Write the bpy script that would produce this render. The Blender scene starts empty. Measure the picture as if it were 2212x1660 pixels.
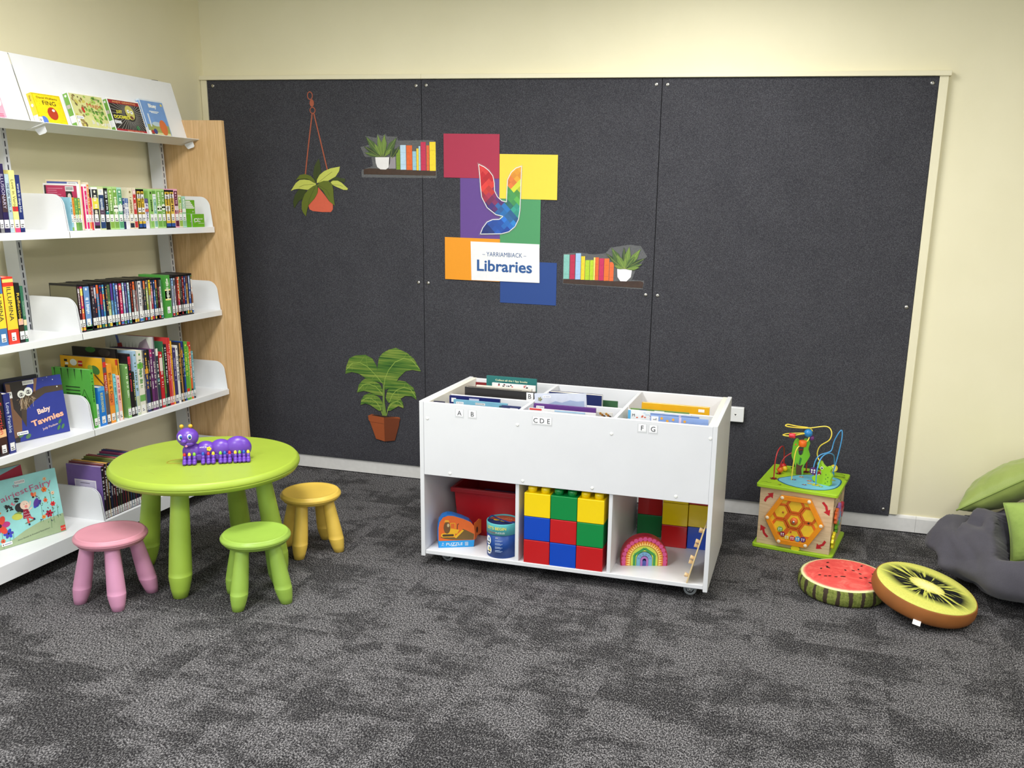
import bpy, bmesh, math, random
from mathutils import Vector, Matrix, Euler
random.seed(7)
PI = math.pi
SC = bpy.context.scene
COL = SC.collection

# ------------------------------------------------------------------ camera
cam_data = bpy.data.cameras.new('camera')
cam = bpy.data.objects.new('camera', cam_data); COL.objects.link(cam)
cam_data.sensor_fit = 'HORIZONTAL'; cam_data.sensor_width = 36.0
cam_data.lens = 36.0 * 1950.2 / 2212.0
cam_data.shift_x = -(1244.6 - 1106.0) / 2212.0
cam_data.shift_y = (915.8 - 830.0) / 2212.0
cam_data.clip_start = 0.05
_r = Vector((0.96672256, 0.25437944, 0.02717716))
_u = -Vector((0.08640515, -0.22467133, -0.97059618))
_b = -Vector((-0.24079379, 0.94064547, -0.23917453))
cam.matrix_world = Matrix(((_r.x, _u.x, _b.x, 3.6205), (_r.y, _u.y, _b.y, -4.9555), (_r.z, _u.z, _b.z, 1.70), (0, 0, 0, 1)))
SC.camera = cam

# ------------------------------------------------------------------ light
w = bpy.data.worlds.new('daylight'); SC.world = w; w.use_nodes = True
w.node_tree.nodes['Background'].inputs['Color'].default_value = (0.86, 0.94, 1.0, 1)
w.node_tree.nodes['Background'].inputs['Strength'].default_value = 1.3
LAMPS = []
def ceiling_lamp(x, y, power, col=(1.0, 0.985, 0.96), sx=0.60, sy=1.20):
    l = bpy.data.lights.new('ceiling_lamp_light', 'AREA'); l.shape = 'RECTANGLE'
    l.size = sx; l.size_y = sy; l.energy = power; l.color = col
    o = bpy.data.objects.new('ceiling_lamp_light', l); COL.objects.link(o)
    o.location = (x, y, 2.885); LAMPS.append((x, y, sx, sy))
    return o
ceiling_lamp(1.55, -2.3, 66)
ceiling_lamp(3.05, -1.35, 38)
ceiling_lamp(1.55, -4.6, 76)
ceiling_lamp(5.3, -2.6, 50)
ceiling_lamp(3.8, -5.0, 40)
SC.view_settings.view_transform = 'Standard'
SC.view_settings.look = 'None'
SC.view_settings.gamma = 1.0
SC.view_settings.use_curve_mapping = False
SC.view_settings.exposure = 0.0

# ------------------------------------------------------------------ materials
def lin(c):
    return tuple(((v / 255.0) / 12.92 if v / 255.0 <= 0.04045 else ((v / 255.0 + 0.055) / 1.055) ** 2.4) for v in c)
_M = {}
def M(c, rough=0.5, var=0.05, scale=30.0, bump=0.0, metal=0.0, spec=0.5, alpha=1.0, coat=0.0, key=None):
    """procedural principled material from an sRGB 0-255 colour, with a little noise in the colour"""
    k = key or (tuple(c), rough, var, scale, bump, metal, spec, alpha, coat)
    if k in _M: return _M[k]
    m = bpy.data.materials.new('paint_%d_%d_%d' % tuple(int(v) for v in c)); m.use_nodes = True
    nt = m.node_tree; n = nt.nodes; b = n['Principled BSDF']
    L = lin(c)
    b.inputs['Roughness'].default_value = rough
    b.inputs['Metallic'].default_value = metal
    b.inputs['Specular IOR Level'].default_value = spec
    b.inputs['Alpha'].default_value = alpha
    b.inputs['Coat Weight'].default_value = coat
    if var > 0 or bump > 0:
        tc = n.new('ShaderNodeTexCoord'); nz = n.new('ShaderNodeTexNoise')
        nz.inputs['Scale'].default_value = scale; nz.inputs['Detail'].default_value = 4
        nt.links.new(tc.outputs['Object'], nz.inputs['Vector'])
        rp = n.new('ShaderNodeValToRGB')
        rp.color_ramp.elements[0].position = 0.3; rp.color_ramp.elements[1].position = 0.7
        rp.color_ramp.elements[0].color = tuple(min(1, v * (1 - var)) for v in L) + (1,)
        rp.color_ramp.elements[1].color = tuple(min(1, v * (1 + var)) for v in L) + (1,)
        nt.links.new(nz.outputs['Fac'], rp.inputs['Fac'])
        nt.links.new(rp.outputs['Color'], b.inputs['Base Color'])
        if bump > 0:
            bp = n.new('ShaderNodeBump'); bp.inputs['Strength'].default_value = bump
            bp.inputs['Distance'].default_value = 0.002
            nt.links.new(nz.outputs['Fac'], bp.inputs['Height'])
            nt.links.new(bp.outputs['Normal'], b.inputs['Normal'])
    else:
        b.inputs['Base Color'].default_value = L + (1,)
    _M[k] = m
    return m

def node_mat(name, fn, rough=0.8, spec=0.3):
    m = bpy.data.materials.new(name); m.use_nodes = True
    nt = m.node_tree; b = nt.nodes['Principled BSDF']
    b.inputs['Roughness'].default_value = rough; b.inputs['Specular IOR Level'].default_value = spec
    fn(nt, nt.nodes, b); return m
def ramp(nt, stops, fac, interp='LINEAR'):
    r = nt.nodes.new('ShaderNodeValToRGB'); cr = r.color_ramp; cr.interpolation = interp
    while len(cr.elements) < len(stops): cr.elements.new(0.5)
    for e, (p, c) in zip(cr.elements, stops): e.position = p; e.color = tuple(c) + (1,)
    nt.links.new(fac, r.inputs['Fac']); return r.outputs['Color']
def math_node(nt, op, a, b=None, c=None):
    n = nt.nodes.new('ShaderNodeMath'); n.operation = op
    for i, v in enumerate((a, b, c)):
        if v is None: continue
        if isinstance(v, (int, float)): n.inputs[i].default_value = v
        else: nt.links.new(v, n.inputs[i])
    return n.outputs[0]
def noise(nt, vec, scale, detail=3, rough=0.5, dist=0.0):
    n = nt.nodes.new('ShaderNodeTexNoise'); n.inputs['Scale'].default_value = scale
    n.inputs['Detail'].default_value = detail; n.inputs['Roughness'].default_value = rough
    n.inputs['Distortion'].default_value = dist
    if vec is not None: nt.links.new(vec, n.inputs['Vector'])
    return n.outputs['Fac']
def mapping(nt, vec, scale=(1, 1, 1), rot=(0, 0, 0), loc=(0, 0, 0)):
    n = nt.nodes.new('ShaderNodeMapping'); n.inputs['Scale'].default_value = scale
    n.inputs['Rotation'].default_value = rot; n.inputs['Location'].default_value = loc
    nt.links.new(vec, n.inputs['Vector']); return n.outputs[0]
def mixc(nt, fac, a, b, mode='MIX'):
    n = nt.nodes.new('ShaderNodeMix'); n.data_type = 'RGBA'; n.blend_type = mode
    for s, v in ((0, fac), (6, a), (7, b)):
        if isinstance(v, (int, float)): n.inputs[s].default_value = v
        elif isinstance(v, tuple): n.inputs[s].default_value = v + (1,) if len(v) == 3 else v
        else: nt.links.new(v, n.inputs[s])
    return n.outputs[2]
def add_bump(nt, b, h, strength, dist):
    bp = nt.nodes.new('ShaderNodeBump'); bp.inputs['Strength'].default_value = strength
    bp.inputs['Distance'].default_value = dist
    nt.links.new(h, bp.inputs['Height']); nt.links.new(bp.outputs['Normal'], b.inputs['Normal'])

def _carpet(nt, n, b):
    g = n.new('ShaderNodeNewGeometry').outputs['Position']
    tile = n.new('ShaderNodeVectorMath'); tile.operation = 'SNAP'; nt.links.new(g, tile.inputs[0])
    tile.inputs[1].default_value = (0.5, 0.5, 10.0)
    wn = n.new('ShaderNodeTexWhiteNoise'); wn.noise_dimensions = '3D'; nt.links.new(tile.outputs[0], wn.inputs['Vector'])
    sc = n.new('ShaderNodeVectorMath'); sc.operation = 'SCALE'; nt.links.new(wn.outputs['Color'], sc.inputs[0]); sc.inputs['Scale'].default_value = 0.42
    ad = n.new('ShaderNodeVectorMath'); ad.operation = 'ADD'; nt.links.new(g, ad.inputs[0]); nt.links.new(sc.outputs[0], ad.inputs[1])
    big = noise(nt, mapping(nt, ad.outputs[0], (1.0, 1.35, 1)), 2.3, 12, 0.74, 0.0)
    st1 = noise(nt, mapping(nt, ad.outputs[0], (1.2, 9.0, 1)), 2.0, 6, 0.7, 0.0)
    st2 = noise(nt, mapping(nt, ad.outputs[0], (9.0, 1.2, 1)), 2.0, 6, 0.7, 0.0)
    mixn = math_node(nt, 'ADD', math_node(nt, 'MULTIPLY', big, 0.66), math_node(nt, 'ADD', math_node(nt, 'MULTIPLY', st1, 0.17), math_node(nt, 'MULTIPLY', st2, 0.17)))
    patch = ramp(nt, [(0.465, (0, 0, 0)), (0.525, (1, 1, 1))], mixn)
    # woven loops: two stretched noises
    f1 = noise(nt, mapping(nt, g, (1.0, 0.55, 1), (0, 0, 0.35)), 230.0, 2, 0.6)
    f2 = noise(nt, g, 120.0, 2, 0.6)
    fs = math_node(nt, 'ADD', math_node(nt, 'MULTIPLY', f1, 0.75), math_node(nt, 'MULTIPLY', f2, 0.25))
    dark = ramp(nt, [(0.42, lin((28, 27, 29))), (0.52, lin((55, 54, 56))), (0.60, lin((114, 113, 114)))], fs)
    light = ramp(nt, [(0.40, lin((34, 33, 35))), (0.5, lin((76, 75, 77))), (0.58, lin((140, 138, 140)))], fs)
    nt.links.new(mixc(nt, patch, dark, light), b.inputs['Base Color'])
    add_bump(nt, b, fs, 0.6, 0.003)
CARPET = node_mat('carpet_tiles', _carpet, 0.95, 0.1)
def _felt(nt, n, b):
    g = n.new('ShaderNodeNewGeometry').outputs['Position']
    f = noise(nt, g, 260.0, 4, 0.7); f3 = noise(nt, g, 5.0, 3, 0.6)
    s = math_node(nt, 'ADD', math_node(nt, 'MULTIPLY', f, 0.92), math_node(nt, 'MULTIPLY', f3, 0.08))
    nt.links.new(ramp(nt, [(0.35, lin((46, 46, 51))), (0.5, lin((65, 65, 70))), (0.66, lin((92, 92, 97)))], s), b.inputs['Base Color'])
    add_bump(nt, b, f, 0.3, 0.002)
FELT = node_mat('grey_felt', _felt, 0.95, 0.1)
def _wall(nt, n, b):
    g = n.new('ShaderNodeNewGeometry').outputs['Position']
    f = noise(nt, g, 3.0, 3); f2 = noise(nt, g, 160.0, 2)
    nt.links.new(ramp(nt, [(0.3, lin((235, 228, 195))), (0.7, lin((239, 232, 200)))], f), b.inputs['Base Color'])
    add_bump(nt, b, f2, 0.12, 0.001)
WALL = node_mat('cream_wall_paint', _wall, 0.55, 0.35)
def _maple(nt, n, b):
    g = n.new('ShaderNodeTexCoord').outputs['Object']
    mv = mapping(nt, g, (14.0, 14.0, 1.1))
    f = noise(nt, mv, 1.4, 5, 0.55, 1.2); f2 = noise(nt, mapping(nt, g, (60, 60, 3)), 2.0, 3, 0.6)
    s = math_node(nt, 'ADD', math_node(nt, 'MULTIPLY', f, 0.75), math_node(nt, 'MULTIPLY', f2, 0.25))
    nt.links.new(ramp(nt, [(0.30, lin((186, 146, 98))), (0.46, lin((216, 180, 132))), (0.52, lin((200, 162, 112))), (0.70, lin((228, 194, 148)))], s), b.inputs['Base Color'])
MAPLE = node_mat('maple_veneer', _maple, 0.42, 0.4)
def _ply(nt, n, b):
    g = n.new('ShaderNodeTexCoord').outputs['Object']
    f = noise(nt, mapping(nt, g, (6, 6, 60)), 2.0, 4, 0.5, 0.5)
    nt.links.new(ramp(nt, [(0.35, lin((206, 178, 138))), (0.7, lin((226, 201, 163)))], f), b.inputs['Base Color'])
PLY = node_mat('birch_plywood', _ply, 0.5, 0.35)
def _leafstripe(nt, n, b):
    g = n.new('ShaderNodeNewGeometry').outputs['Position']
    f = noise(nt, mapping(nt, g, (3.0, 1, 75.0)), 1.0, 3, 0.6)
    nt.links.new(ramp(nt, [(0.34, lin((42, 84, 36))), (0.46, lin((78, 118, 44))), (0.55, lin((112, 138, 56))), (0.66, lin((140, 158, 70)))], f), b.inputs['Base Color'])
LEAFSTRIPE = node_mat('printed_leaf', _leafstripe, 0.6)

WHITE = M((236, 237, 238), 0.35, 0.01)
METALW = M((232, 234, 237), 0.35, 0.015, 12)
METALG = M((205, 208, 212), 0.4, 0.02, 12)
LAMIN = M((228, 229, 232), 0.32, 0.012, 8)
EDGE = M((238, 233, 218), 0.4, 0.01, 8)
PAGE = M((232, 224, 204), 0.8, 0.06, 200)
STICK = M((240, 240, 240), 0.5, 0.01)
INK = M((40, 40, 44), 0.6, 0.02)
BLACK = M((26, 26, 28), 0.45, 0.05)
STEEL = M((196, 194, 188), 0.28, 0.05, 60, metal=1.0)
FILM = M((205, 208, 206), 0.18, 0.02, alpha=0.08)

# ------------------------------------------------------------------ mesh builder
_TXT = {}
def text_geo(s, bold=0.0):
    k = (s, bold)
    if k in _TXT: return _TXT[k]
    cu = bpy.data.curves.new('t', 'FONT'); cu.body = s; cu.resolution_u = 3; cu.offset = bold
    o = bpy.data.objects.new('t', cu); COL.objects.link(o)
    dg = bpy.context.evaluated_depsgraph_get(); dg.update()
    me = bpy.data.meshes.new_from_object(o.evaluated_get(dg))
    V = [(v.co.x, v.co.y) for v in me.vertices]; F = [tuple(p.vertices) for p in me.polygons]
    bpy.data.objects.remove(o); bpy.data.curves.remove(cu); bpy.data.meshes.remove(me)
    if V:
        x0 = min(v[0] for v in V); x1 = max(v[0] for v in V); y0 = min(v[1] for v in V); y1 = max(v[1] for v in V)
    else: x0 = x1 = y0 = y1 = 0
    _TXT[k] = (V, F, x0, x1, y0, y1); return _TXT[k]

class Frame:
    def __init__(s, o, U, V):
        s.o = Vector(o); s.U = Vector(U).normalized(); s.V = Vector(V).normalized(); s.N = s.U.cross(s.V).normalized()
    def p(s, u, v, n=0.0): return s.o + s.U * u + s.V * v + s.N * n

class MB:
    def __init__(s): s.v = []; s.f = []; s.m = []; s.mats = []; s.sm = []
    def mi(s, m):
        if m not in s.mats: s.mats.append(m)
        return s.mats.index(m)
    def face(s, idx, m, smooth=False): s.f.append(idx); s.m.append(s.mi(m)); s.sm.append(smooth)
    def poly(s, pts, m):
        b = len(s.v); s.v += [tuple(p) for p in pts]; s.face(tuple(range(b, b + len(pts))), m)
    def box(s, x0, y0, z0, x1, y1, z1, m, xf=None):
        b = len(s.v)
        P = [(x0, y0, z0), (x1, y0, z0), (x1, y1, z0), (x0, y1, z0), (x0, y0, z1), (x1, y0, z1), (x1, y1, z1), (x0, y1, z1)]
        if xf is not None: P = [tuple(xf @ Vector(p)) for p in P]
        s.v += P
        for q in ((0, 3, 2, 1), (4, 5, 6, 7), (0, 1, 5, 4), (1, 2, 6, 5), (2, 3, 7, 6), (3, 0, 4, 7)): s.face(tuple(b + i for i in q), m)
    def prism(s, fr, pts, d, m, n0=0.0, side=None, smooth=False):
        """polygon pts (u,v) in frame fr, from n0 to n0+d along the frame normal"""
        a = sum(pts[i][0] * pts[(i + 1) % len(pts)][1] - pts[(i + 1) % len(pts)][0] * pts[i][1] for i in range(len(pts)))
        if a < 0: pts = pts[::-1]
        k = len(pts); b = len(s.v)
        s.v += [tuple(fr.p(u, v, n0)) for u, v in pts] + [tuple(fr.p(u, v, n0 + d)) for u, v in pts]
        s.face(tuple(b + k - 1 - i for i in range(k)), m); s.face(tuple(b + k + i for i in range(k)), m)
        for i in range(k):
            j = (i + 1) % k; s.face((b + i, b + j, b + k + j, b + k + i), side or m, smooth)
    def decal(s, fr, pts, m, n=0.0004):
        a = sum(pts[i][0] * pts[(i + 1) % len(pts)][1] - pts[(i + 1) % len(pts)][0] * pts[i][1] for i in range(len(pts)))
        if a < 0: pts = pts[::-1]
        s.poly([fr.p(u, v, n) for u, v in pts], m)
    def drect(s, fr, u0, v0, u1, v1, m, n=0.0004): s.decal(fr, [(u0, v0), (u1, v0), (u1, v1), (u0, v1)], m, n)
    def ddisc(s, fr, u, v, r, m, n=0.0006, k=16, ry=None, rot=0.0):
        ry = ry or r; c, q = math.cos(rot), math.sin(rot)
        P = []
        for i in range(k):
            a = 2 * PI * i / k; x, y = r * math.cos(a), ry * math.sin(a)
            P.append((u + x * c - y * q, v + x * q + y * c))
        s.decal(fr, P, m, n)
    def dline(s, fr, pts, w, m, n=0.0008):
        for (a, b), (c, d) in zip(pts, pts[1:]):
            dx, dy = c - a, d - b; L = math.hypot(dx, dy) or 1e-9; ox, oy = -dy / L * w / 2, dx / L * w / 2
            s.decal(fr, [(a + ox, b + oy), (a - ox, b - oy), (c - ox, d - oy), (c + ox, d + oy)], m, n)
    def text(s, fr, t, u, v, size, m, rot=0.0, n=0.0009, fit=None, bold=0.0, align='c', sy=1.0):
        """size = cap height; centred on (u,v); rot in radians; fit = width to fit to"""
        V, F, x0, x1, y0, y1 = text_geo(t, bold)
        if not V: return
        H = text_geo('H', bold); k = size / (H[5] - H[4]); kx = k
        if fit: kx = fit / (x1 - x0)
        ax = {'c': (x0 + x1) / 2, 'l': x0, 'r': x1}[align]; ay = (H[4] + H[5]) / 2
        c, q = math.cos(rot), math.sin(rot); b = len(s.v)
        for x, y in V:
            X = (x - ax) * kx; Y = (y - ay) * k * sy
            s.v.append(tuple(fr.p(u + X * c - Y * q, v + X * q + Y * c, n)))
        for f in F: s.face(tuple(b + i for i in f), m)
    def lathe(s, prof, m, c=(0, 0, 0), k=32, xf=None, smooth=True, mats=None):
        b = len(s.v); c = Vector(c)
        for r, z in prof:
            for i in range(k):
                a = 2 * PI * i / k; p = Vector((r * math.cos(a), r * math.sin(a), z))
                if xf is not None: p = xf @ p
                s.v.append(tuple(p + c))
        for j in range(len(prof) - 1):
            for i in range(k):
                i2 = (i + 1) % k
                s.face((b + j * k + i, b + j * k + i2, b + (j + 1) * k + i2, b + (j + 1) * k + i), mats[j] if mats else m, smooth)
        s.face(tuple(b + k - 1 - i for i in range(k)), mats[0] if mats else m)
        s.face(tuple(b + (len(prof) - 1) * k + i for i in range(k)), mats[-1] if mats else m)
    def tube(s, pts, r, m, k=8, closed=False, radii=None):
        P = [Vector(p) for p in pts]; n = len(P); b = len(s.v); prev = None
        for i in range(n):
            if closed: t = P[(i + 1) % n] - P[i - 1]
            else: t = P[min(i + 1, n - 1)] - P[max(i - 1, 0)]
            t.normalize()
            if prev is None:
                a = Vector((0, 0, 1)) if abs(t.z) < 0.9 else Vector((1, 0, 0)); x = t.cross(a).normalized()
            else:
                x = (prev - t * prev.dot(t)).normalized()
            y = t.cross(x); prev = x; rr = radii[i] if radii else r
            for j in range(k):
                a = 2 * PI * j / k; s.v.append(tuple(P[i] + (x * math.cos(a) + y * math.sin(a)) * rr))
        for i in range(n if closed else n - 1):
            i2 = (i + 1) % n
            for j in range(k):
                j2 = (j + 1) % k; s.face((b + i * k + j, b + i * k + j2, b + i2 * k + j2, b + i2 * k + j), m, True)
        if not closed:
            s.face(tuple(b + k - 1 - j for j in range(k)), m); s.face(tuple(b + (n - 1) * k + j for j in range(k)), m)
    def ball(s, c, r, m, k=16, h=10, xf=None, fn=None):
        if isinstance(r, (int, float)): r = (r, r, r)
        b = len(s.v); c = Vector(c)
        def put(p):
            if xf is not None: p = xf @ p
            s.v.append(tuple(p + c))
        put(Vector((0, 0, -r[2])))
        for j in range(1, h):
            t = PI * j / h
            for i in range(k):
                a = 2 * PI * i / k; put(Vector((r[0] * math.sin(t) * math.cos(a), r[1] * math.sin(t) * math.sin(a), -r[2] * math.cos(t))))
        put(Vector((0, 0, r[2]))); e = len(s.v) - 1
        for i in range(k): s.face((b, b + 1 + (i + 1) % k, b + 1 + i), m, True)
        for j in range(h - 2):
            for i in range(k):
                i2 = (i + 1) % k; s.face((b + 1 + j * k + i, b + 1 + j * k + i2, b + 1 + (j + 1) * k + i2, b + 1 + (j + 1) * k + i), m, True)
        q = b + 1 + (h - 2) * k
        for i in range(k): s.face((q + i, q + (i + 1) % k, e), m, True)
    def build(s, name, parent=None, loc=(0, 0, 0), rot=None, bevel=0.0, seg=2, label=None, subsurf=0):
        me = bpy.data.meshes.new(name)
        me.from_pydata(s.v, [], s.f)
        for mt in s.mats: me.materials.append(mt)
        me.polygons.foreach_set('material_index', s.m); me.polygons.foreach_set('use_smooth', s.sm)
        me.update()
        o = bpy.data.objects.new(name, me); COL.objects.link(o); o.location = loc
        if rot is not None: o.rotation_euler = rot
        if parent is not None: o.parent = parent
        if bevel:
            bv = o.modifiers.new('bevel', 'BEVEL'); bv.width = bevel; bv.segments = seg; bv.limit_method = 'ANGLE'; bv.angle_limit = 0.7
            bv.harden_normals = False
        if subsurf:
            ss = o.modifiers.new('subsurf', 'SUBSURF'); ss.levels = subsurf; ss.render_levels = subsurf
        if label: o['label'] = label
        return o

def tag(o, label, cat, group=None, kind=None):
    o['label'] = label; o['category'] = cat
    if group: o['group'] = group
    if kind: o['kind'] = kind
    return o
def thing(name, label, cat, loc=(0, 0, 0), rotz=0.0, group=None, rot=None):
    o = bpy.data.objects.new(name, None); COL.objects.link(o); o.location = loc
    o.rotation_euler = rot if rot is not None else (0, 0, rotz); o.empty_display_size = 0.05
    return tag(o, label, cat, group)
def struct(o): o['kind'] = 'structure'; return o
def copy_tree(o, parent=None):
    c = o.copy(); COL.objects.link(c); c.parent = parent
    for ch in list(o.children): copy_tree(ch, c)
    return c
def rrect(x0, y0, x1, y1, r, k=5, corners=(1, 1, 1, 1)):
    P = []
    for (cx, cy, a0), on in zip(((x1 - r, y0 + r, -PI / 2), (x1 - r, y1 - r, 0), (x0 + r, y1 - r, PI / 2), (x0 + r, y0 + r, PI)), corners):
        if on:
            for i in range(k + 1):
                a = a0 + PI / 2 * i / k; P.append((cx + r * math.cos(a), cy + r * math.sin(a)))
        else:
            P.append((cx + r * (1 if cx > (x0 + x1) / 2 else -1), cy + r * (1 if cy > (y0 + y1) / 2 else -1)))
    return P
def arc(cx, cy, r, a0, a1, k=12): return [(cx + r * math.cos(a0 + (a1 - a0) * i / k), cy + r * math.sin(a0 + (a1 - a0) * i / k)) for i in range(k + 1)]
def smooth_path(pts, k=6):
    """Catmull-Rom through 3-D points"""
    P = [Vector(p) for p in pts]; P = [P[0] * 2 - P[1]] + P + [P[-1] * 2 - P[-2]]; out = []
    for i in range(1, len(P) - 2):
        a, b, c, d = P[i - 1], P[i], P[i + 1], P[i + 2]
        for j in range(k):
            t = j / k; out.append(0.5 * (2 * b + (c - a) * t + (2 * a - 5 * b + 4 * c - d) * t * t + (3 * b - a - 3 * c + d) * t ** 3))
    out.append(P[-2]); return out
ORD = ['first', 'second', 'third', 'fourth', 'fifth', 'sixth', 'seventh', 'eighth', 'ninth', 'tenth', 'eleventh', 'twelfth', 'thirteenth', 'fourteenth', 'fifteenth', 'sixteenth', 'seventeenth', 'eighteenth', 'nineteenth', 'twentieth', 'twenty-first', 'twenty-second', 'twenty-third']
def ordinal(i, n):
    """i counted from 0, of n: from whichever end is nearer"""
    j = n - 1 - i
    if i <= j: return ('leftmost' if i == 0 else ORD[i] + ' from the left')
    return ('rightmost' if j == 0 else ORD[j] + ' from the right')
WALLF = Frame((0, 0, 0), (1, 0, 0), (0, 0, 1))

# ------------------------------------------------------------------ room shell
mb = MB(); mb.box(-0.1, -7.5, -0.1, 7.0, 0.1, 0.0, CARPET); struct(mb.build('floor'))
mb = MB(); mb.box(-0.1, 0.0, 0.0, 7.1, 0.1, 2.9, WALL); struct(mb.build('wall_back'))
mb = MB(); mb.box(-0.1, -3.6, 0.0, 0.0, 0.0, 2.9, WALL); struct(mb.build('wall_left'))
mb = MB(); mb.box(7.0, -7.5, 0.0, 7.1, 0.0, 2.9, WALL); struct(mb.build('wall_right'))
mb = MB(); mb.box(-0.1, -7.5, 2.9, 7.1, 0.1, 3.0, M((244, 244, 242), 0.8, 0.01)); struct(mb.build('ceiling'))
SKIRT = M((232, 231, 228), 0.4, 0.03, 40, bump=0.2)
def skirting(name, pts_y, x0, x1, axis='x'):
    mb = MB()
    prof = [(0.0, 0.006), (0.0, 0.094), (-0.006, 0.097), (-0.014, 0.092), (-0.018, 0.082), (-0.018, 0.006)]
    if axis == 'x': mb.prism(Frame((x0, 0, 0), (0, 1, 0), (0, 0, 1)), prof, x1 - x0, SKIRT)
    else: mb.prism(Frame((0, x1, 0), (-1, 0, 0), (0, 0, 1)), prof, x1 - x0, SKIRT)
    return struct(mb.build(name))
skirting('baseboard_back', None, 0.02, 4.265); skirting('baseboard_right', None, 4.266, 6.99)
skirting('baseboard_left', None, -3.6, -0.02, 'y')
# painted timber frame around the pin boards
TRIM = M((234, 227, 196), 0.45, 0.015, 6)
mb = MB(); mb.box(0.003, -0.032, 0.100, 0.042, 0, 2.338, TRIM); struct(mb.build('trim_1', bevel=0.002))
mb = MB(); mb.box(4.124, -0.032, 0.100, 4.166, 0, 2.338, TRIM); struct(mb.build('trim_2', bevel=0.002))
mb = MB(); mb.box(0.0, -0.045, 2.336, 1.42, 0, 2.360, TRIM); mb.box(1.4205, -0.045, 2.336, 4.176, 0, 2.360, TRIM); struct(mb.build('trim_3', bevel=0.002))
# three felt pin boards with their screws
SCREWS = {0: [(0.084, 2.305), (1.385, 2.302), (1.383, 1.213)], 1: [(1.446, 2.304), (2.740, 2.303), (1.444, 1.213), (2.733, 1.210)],
          2: [(2.799, 2.302), (4.094, 2.304), (2.799, 1.210), (4.092, 1.218), (4.092, 0.123)]}
for i, (x0, x1, lab) in enumerate(((0.044, 1.4135, 'dark grey felt pin board at the left, behind the bookshelf end'),
                              (1.4165, 2.7685, 'dark grey felt pin board in the middle with the coloured sheets'),
                              (2.7715, 4.122, 'dark grey felt pin board at the right, bare, behind the toy cube'))):
    t = thing('pin_board', lab, 'pin board', ((x0 + x1) / 2, -0.015, 0.088), group='felt pin boards on the back wall')
    mb = MB(); w_ = (x1 - x0) / 2; mb.box(-w_, -0.013, 0.0, w_, 0.012, 2.247, FELT); mb.build('felt_panel', t, bevel=0.002)
    for sx, sz in SCREWS[i]:
        mb = MB(); xf = Matrix.Rotation(PI / 2, 4, 'X')
        mb.lathe([(0.0095, 0), (0.0095, 0.002), (0.008, 0.0035), (0.003, 0.0042)], STEEL, (0, 0, 0), 20, xf)
        a = random.random() * PI
        fr = Frame((0, -0.0043, 0), (1, 0, 0), (0, 0, 1))
        mb.dline(fr, [(-0.0065 * math.cos(a), -0.0065 * math.sin(a)), (0.0065 * math.cos(a), 0.0065 * math.sin(a))], 0.003, M((96, 90, 80), 0.5), 0.0)
        mb.build('screw', t, (sx - (x0 + x1) / 2, -0.013, sz - 0.088))
# ceiling light fittings, one over each lamp
for i, (x, y, sx, sy) in enumerate(LAMPS):
    t = thing('ceiling_light', 'white troffer light recessed in the ceiling', 'light', (x, y, 2.9), group='ceiling lights')
    mb = MB()
    for a in ((-1, -1, 1, -0.9), (-1, 0.9, 1, 1), (-1, -0.9, -0.9, 0.9), (0.9, -0.9, 1, 0.9)):
        mb.box(a[0] * (sx / 2 + 0.03), a[1] * (sy / 2 + 0.03), -0.02, a[2] * (sx / 2 + 0.03), a[3] * (sy / 2 + 0.03), 0.0, WHITE)
    mb.build('frame', t)
# white cable box low on the right board
t = thing('wall_box', 'white plastic wall box on the right pin board, beside the book trolley', 'wall box', (3.225, -0.029, 0.545))
mb = MB(); mb.box(-0.09, -0.03, 0, 0.088, 0, 0.082, WHITE); mb.build('cover', t, bevel=0.004, seg=3)
mb = MB(); fr = Frame((0.043, -0.0305, 0.041), (1, 0, 0), (0, 0, 1))
mb.ddisc(fr, 0, 0, 0.011, M((248, 248, 246), 0.3), 0.0004, 20); mb.decal(fr, [(-0.007, 0.004), (0, -0.006), (0.007, 0.004)], M((70, 72, 74), 0.4), 0.0008)
mb.build('screw', t)
t = thing('wall_socket', 'small white power socket low on the left wall behind the bookshelf', 'power socket', (0.0, -0.60, 0.165))
mb = MB(); mb.box(0, -0.058, 0, 0.012, 0.058, 0.075, WHITE); mb.build('cover', t, bevel=.002)
mb = MB(); mb.box(.0122, .014, .030, .016, .026, .048, WHITE); mb.build('switch', t)

# ------------------------------------------------------------------ wall shelving
LEAN = 0.0265
def XL(x, z): return x - LEAN * z
shelving = thing('library_shelving', 'white steel library shelving with maple end panel against the left wall', 'bookshelf', (0, 0, 0))
def lean_box(mb, x0, x1, y0, y1, z0, z1, m):
    b = len(mb.v)
    mb.v += [(XL(x, z), y, z) for z in (z0, z1) for x, y in ((x0, y0), (x1, y0), (x1, y1), (x0, y1))]
    for q in ((0, 3, 2, 1), (4, 5, 6, 7), (0, 1, 5, 4), (1, 2, 6, 5), (2, 3, 7, 6), (3, 0, 4, 7)): mb.face(tuple(b + i for i in q), m)
SLOT = M((40, 42, 60), 0.6)
for y in (-0.530, -1.548, -2.566):
    mb = MB(); lean_box(mb, 0.070, 0.143, y - 0.015, y + 0.015, 0.0, 2.255, METALG)
    z = 0.1
    while z < 2.22:
        f = [(XL(0.1436, zz), yy, zz) for yy, zz in ((y - 0.003, z), (y + 0.003, z), (y + 0.003, z + 0.024), (y - 0.003, z + 0.024))]
        mb.poly(f, SLOT); z += 0.034
    for z in (0.28, 1.70):
        fr = Frame((XL(0.105, z), y - 0.0154, z), (1, 0, 0), (0, 0, 1)); mb.ddisc(fr, 0, 0, 0.005, SLOT)
    o = mb.build('upright', shelving)
    mb = MB(); lean_box(mb, 0.062, 0.40, y - 0.017, y + 0.017, 0.0, 0.062, METALG); mb.build('foot', shelving)
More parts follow.
